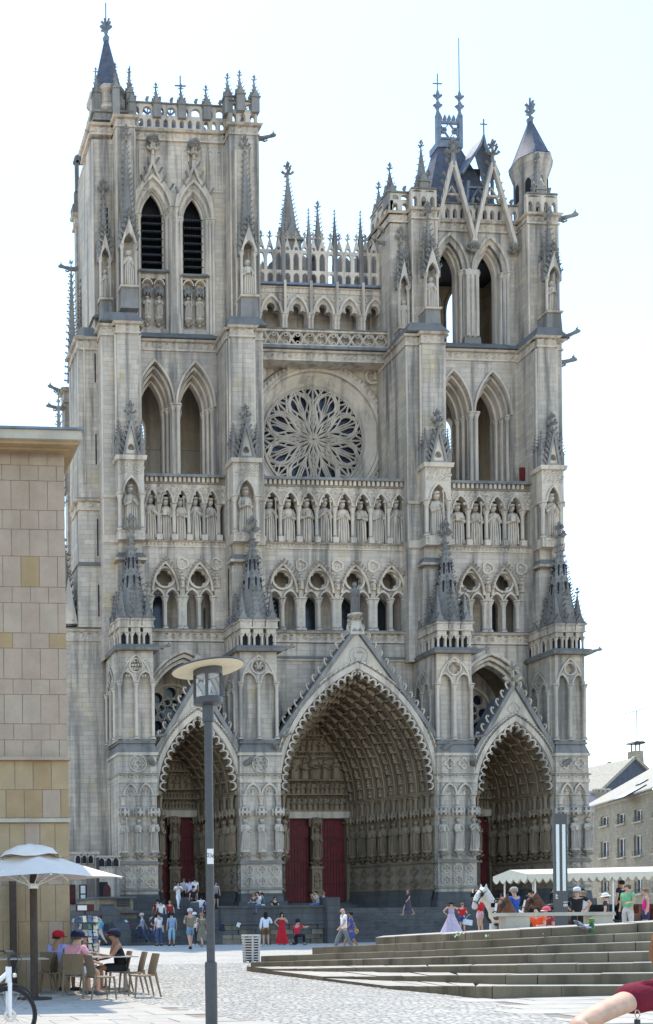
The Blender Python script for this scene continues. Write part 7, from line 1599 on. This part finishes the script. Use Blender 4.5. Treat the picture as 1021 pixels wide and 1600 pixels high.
# ---- in the carriage
def rider(u,v,face,label,top,hat=None,arms='lap',zs=1.25,sk='skin_a',hair=K_,pose='sit'):
    c=Vector(cl(u,v,gz+zs-.30)); person(int(u*1000),int(v*100),pose,face,1.72,label,sk,top,K_,hair,arms,hat,1,'long',pos=c)
rider(.13,.4,80,'coachman in a rust red shirt leaning forward behind the horses',(.42,.09,.03),None,'front',1.2)
rider(.35,.7,60,'passenger in a cream sun hat on the front bench of the carriage',(.2,.2,.2),('sunhat',(.7,.66,.55)))
rider(.46,.5,70,'dark haired passenger in a sleeveless top with a raised elbow in the carriage',(.5,.38,.3),None,'face',1.25,'skin_a')
rider(.42,.8,70,'passenger in black seated deep inside the carriage',K_)
rider(.61,.2,10,'tall person in dark navy standing inside the carriage',(.02,.022,.04),None,'down',1.05,'skin_a',K_,'stand')
rider(.74,.7,100,'passenger in dark clothes resting on the rear red bench',(.03,.04,.045))
# ---- horses
def horse(p,rz,mat,label,headturn,face=None):
    o=empty('horse',p,rad(rz)); o.scale=(1.15,)*3; tag(o,label,'horse')
    hx=math.sin(rad(headturn)); hy=math.cos(rad(headturn))
    P_={'rump':V(0,-.62,1.22),'loin':V(0,-.2,1.25),'bar':V(0,.2,1.22),'chest':V(0,.62,1.22),'nb':V(hx*.1,.86,1.45),'nm':V(hx*.3,.86+.22*hy,1.75),'poll':V(hx*.45,.86+.36*hy,1.98),'fore':V(hx*.62,.9+.5*hy,1.86),'muz':V(hx*.78,.92+.62*hy,1.52),'nos':V(hx*.82,.93+.66*hy,1.42),
        'tail':V(0,-.95,1.25),'tail2':V(0,-1.08,.8)}
    R={'rump':.30,'loin':.29,'bar':.31,'chest':.27,'nb':.20,'nm':.165,'poll':.125,'fore':.135,'muz':.088,'nos':.075,'tail':.06,'tail2':.05}
    E=[('rump','loin'),('loin','bar'),('bar','chest'),('chest','nb'),('nb','nm'),('nm','poll'),('poll','fore'),('fore','muz'),('muz','nos'),('rump','tail'),('tail','tail2')]
    for s,k in ((-1,'l'),(1,'r')):
        P_.update({'fs'+k:V(s*.16,.66,1.0),'fk'+k:V(s*.15,.70,.58),'ff'+k:V(s*.15,.68,.16),'fh'+k:V(s*.15,.73,.05),'hs'+k:V(s*.17,-.56,.98),'hk'+k:V(s*.17,-.42,.78),'hh'+k:V(s*.16,-.80,.52),'hf'+k:V(s*.16,-.74,.16),'hv'+k:V(s*.16,-.68,.05)})
        R.update({'fs'+k:.14,'fk'+k:.075,'ff'+k:.07,'fh'+k:.085,'hs'+k:.2,'hk'+k:.13,'hh'+k:.075,'hf'+k:.068,'hv'+k:.085})
        E+=[('chest','fs'+k),('fs'+k,'fk'+k),('fk'+k,'ff'+k),('ff'+k,'fh'+k),('rump','hs'+k),('hs'+k,'hk'+k),('hk'+k,'hh'+k),('hh'+k,'hf'+k),('hf'+k,'hv'+k)]
        P_['e'+k]=P_['poll']+V(s*.09*hy,-s*.09*hx,.10); P_['et'+k]=P_['poll']+V(s*.11*hy,-s*.11*hx,.21); R['e'+k]=.04; R['et'+k]=.014; E+=[('poll','e'+k),('e'+k,'et'+k)]
    nm=list(P_); skin('body',[tuple(P_[q]) for q in nm],[(nm.index(a),nm.index(b)) for a,b in E],[R[q] for q in nm],mat,o,2,nm.index('bar'))
    m=MB(); f,mz=P_['fore'],P_['muz']; side=V(hy,-hx,0)
    for s in (-1,1):
        m.tube([tuple(P_['poll']+side*s*.12),tuple(f+side*s*.12),tuple(mz+side*s*.09+V(0,0,.1))],.017,5); q=f+side*s*.145; m.add([tuple(q+V(0,0,.07)),tuple(q+V(0,0,-.07)),tuple(q+V(hx*.12,hy*.12,-.06)+side*s*.05),tuple(q+V(hx*.12,hy*.12,.06)+side*s*.05)],[(0,1,2,3),(3,2,1,0)])
    for c_,r_ in ((mz+V(0,0,.07),.115),(f+V(0,0,.07),.15)): m.tube([tuple(c_+side*r_*math.cos(t*PI/5)+V(hx*.6,hy*.6,-.5).normalized().cross(side)*r_*math.sin(t*PI/5)) for t in range(10)],.016,5,closed=True)
    m.tube([tuple(V(.30*math.cos(t*PI/8),.80+.10*math.sin(t*PI/8),1.30+.36*math.sin(t*PI/8))) for t in range(16)],.05,6,closed=True); m.tube([(.30,.75,1.2),(.34,0,1.15),(.30,-.7,1.05)],.025,5); m.tube([(-.30,.75,1.2),(-.34,0,1.15),(-.30,-.7,1.05)],.025,5)
    ob=m.build('harness','horse_black'); ob.parent=o
    if mat!='horse_white':
        m=MB(); a=f+V(hx*.135,hy*.135,.05); b_=P_['muz']+V(hx*.085,hy*.085,.0); m.bar(tuple(a),tuple(b_),.07,.02); ob=m.build('white_blaze','horse_white'); ob.parent=o
    m=MB(); L=[('poll','nm'),('nm','nb')]
    for a,b_ in L:
        for t in range(6): p0=P_[a].lerp(P_[b_],t/6)+V(-hx*.10,-hy*.12,.08); m.tube([tuple(p0),tuple(p0+side*.14+V(0,-.05,-.10)),tuple(p0+side*.2+V(0,0,-.32))],[.05,.045,.015],5)
    ob=m.build('mane',mat if mat=='horse_white' else 'horse_black'); ob.parent=o
    return o
p=at(797,1470,33.5); horse(Vector((p.x,p.y,.16)),118,'horse_white','big white draught horse with black blinkers turning its head',18)
p=at(840,1470,31.5); horse(Vector((p.x,p.y,-.22)),100,'horse_brown','brown draught horse with a white blaze, head low beside the white horse',-8)
p=at(890,1470,35.5); horse(Vector((p.x,p.y,-.05)),94,'horse_brown','dark brown horse hitched close in front of the carriage',6)
# ---- woman at the right edge, close to us
Yw=4.1; sh=at(1003,1541,Yw); WO=empty('person',(sh.x+.24,Yw,0)); tag(WO,'woman close by in a dark red short sleeved top, only her arm in view','person')
o_=Vector((sh.x+.24,Yw,0)); el=at(898,1604,Yw-.14)-o_; s0=at(1000,1552,Yw)-o_; wr=el+V(.20,-.16,-.14)
P_={'pel':V(.03,0,.84),'wai':V(.02,0,1.0),'che':V(0,0,1.20),'nec':V(.01,0,1.38),'hea':V(.015,.02,1.485),'top':V(.015,.02,1.585),'s':V(-.14,0,s0.z+.005),'s2':s0+V(-.01,0,-.015),'m':s0.lerp(el,.5),'e':el,'w':wr,'h':wr+V(.07,-.05,-.02),'sr':V(.19,0,1.29),'er':V(.26,.02,1.02),'wr':V(.22,-.14,.84),'hr':V(.21,-.2,.79),'hl':V(-.06,0,.82),'hr2':V(.12,0,.82),'kl':V(-.06,0,.45),'kr':V(.12,0,.45),'al':V(-.06,-.02,.08),'ar':V(.12,-.02,.08),'tl':V(-.06,-.15,.04),'tr':V(.12,-.15,.04)}
R={'pel':.13,'wai':.11,'che':.12,'nec':.052,'hea':.09,'top':.06,'s':.055,'s2':.052,'m':.047,'e':.041,'w':.028,'h':.034,'sr':.06,'er':.042,'wr':.03,'hr':.035,'hl':.09,'hr2':.09,'kl':.056,'kr':.056,'al':.038,'ar':.038,'tl':.034,'tr':.034}
E=[('pel','wai'),('wai','che'),('che','nec'),('nec','hea'),('hea','top'),('che','s'),('s','s2'),('s2','m'),('m','e'),('e','w'),('w','h'),('che','sr'),('sr','er'),('er','wr'),('wr','hr'),('pel','hl'),('pel','hr2'),('hl','kl'),('hr2','kr'),('kl','al'),('kr','ar'),('al','tl'),('ar','tr')]
nm=list(P_); skin('body',[tuple(P_[q]) for q in nm],[(nm.index(a),nm.index(b)) for a,b in E],[R[q] for q in nm],'skin_c',WO,3)
def wsub(pairs,add,mat,nmn,over={},lv=2):
    ns=[]; [ns.append(q) for pr in pairs for q in pr if q not in ns]; skin(nmn,[tuple(P_[q]) for q in ns],[(ns.index(a),ns.index(b)) for a,b in pairs],[over.get(q,R[q])+add for q in ns],mat,WO,lv)
P_['cuff']=s0.lerp(el,.26); R['cuff']=.062
wsub([('pel','wai'),('wai','che'),('che','s'),('s','s2'),('s2','cuff'),('che','sr'),('sr','er2')] if 0 else [('pel','wai'),('wai','che'),('che','s'),('s','s2'),('s2','cuff'),('che','sr')],.014,cloth((.15,.012,.026)),'shirt',{'s':.062,'s2':.062},3)
wsub([('pel','hl'),('pel','hr2'),('hl','kl'),('hr2','kr'),('kl','al'),('kr','ar')],.014,cloth((.05,.06,.1)),'trousers')
m=MB(); c=P_['hea']; m.lathe(c.x,c.y+.01,c.z-.06,[(.075,0),(.1,.05),(.104,.12),(.08,.18),(.01,.21)],14)
for k in range(5): q=c+V(-.085-.01*k,-.03+.02*k,-.12); m.tube([tuple(q+V(0,0,.14)),tuple(q+V(-.02,0,.05)),tuple(q+V(.0,-.01,-.02)),tuple(q+V(.025,0,-.01))],[.014,.014,.011,.006],6)
ob=m.build('hair',[cloth((.22,.10,.05))]); ob.parent=WO
for k in range(2):                                        # loose folds of the top on the shoulder
    m=MB(); a=P_['s2']+V(.0+.05*k,-.03,.058+.008*k); m.tube([tuple(a+V(-.05,-.01,-.03)),tuple(a+V(0,0,.0)),tuple(a+V(.06,-.01,-.0)),tuple(a+V(.11,-.03,-.035))],[.008,.017,.015,.006],8); ob=m.build('shirt_fold',[cloth((.15,.012,.026))]); ob.parent=WO
st=at(996,1578,Yw-.16)-o_; m=MB(); m.T=Matrix.Translation(o_); 
m.tube([tuple(st+V(.003*math.cos(t),0,.0)+V(.009*math.cos(t*PI/5),0,-.022+.022*math.sin(t*PI/5))) for t in range(10)],.0022,5,closed=True); m.cm=1; m.tube([tuple(st+V(0,0,-.04)),tuple(st+V(-.004,0,-.30))],.011,6)
simple('steel',(.5,.45,.38),.3,.1,20,.9); tag(m.build('strap_clip',['steel','iron'],None),'small metal snap hook and black strap hanging below the red sleeve','strap')
flush()
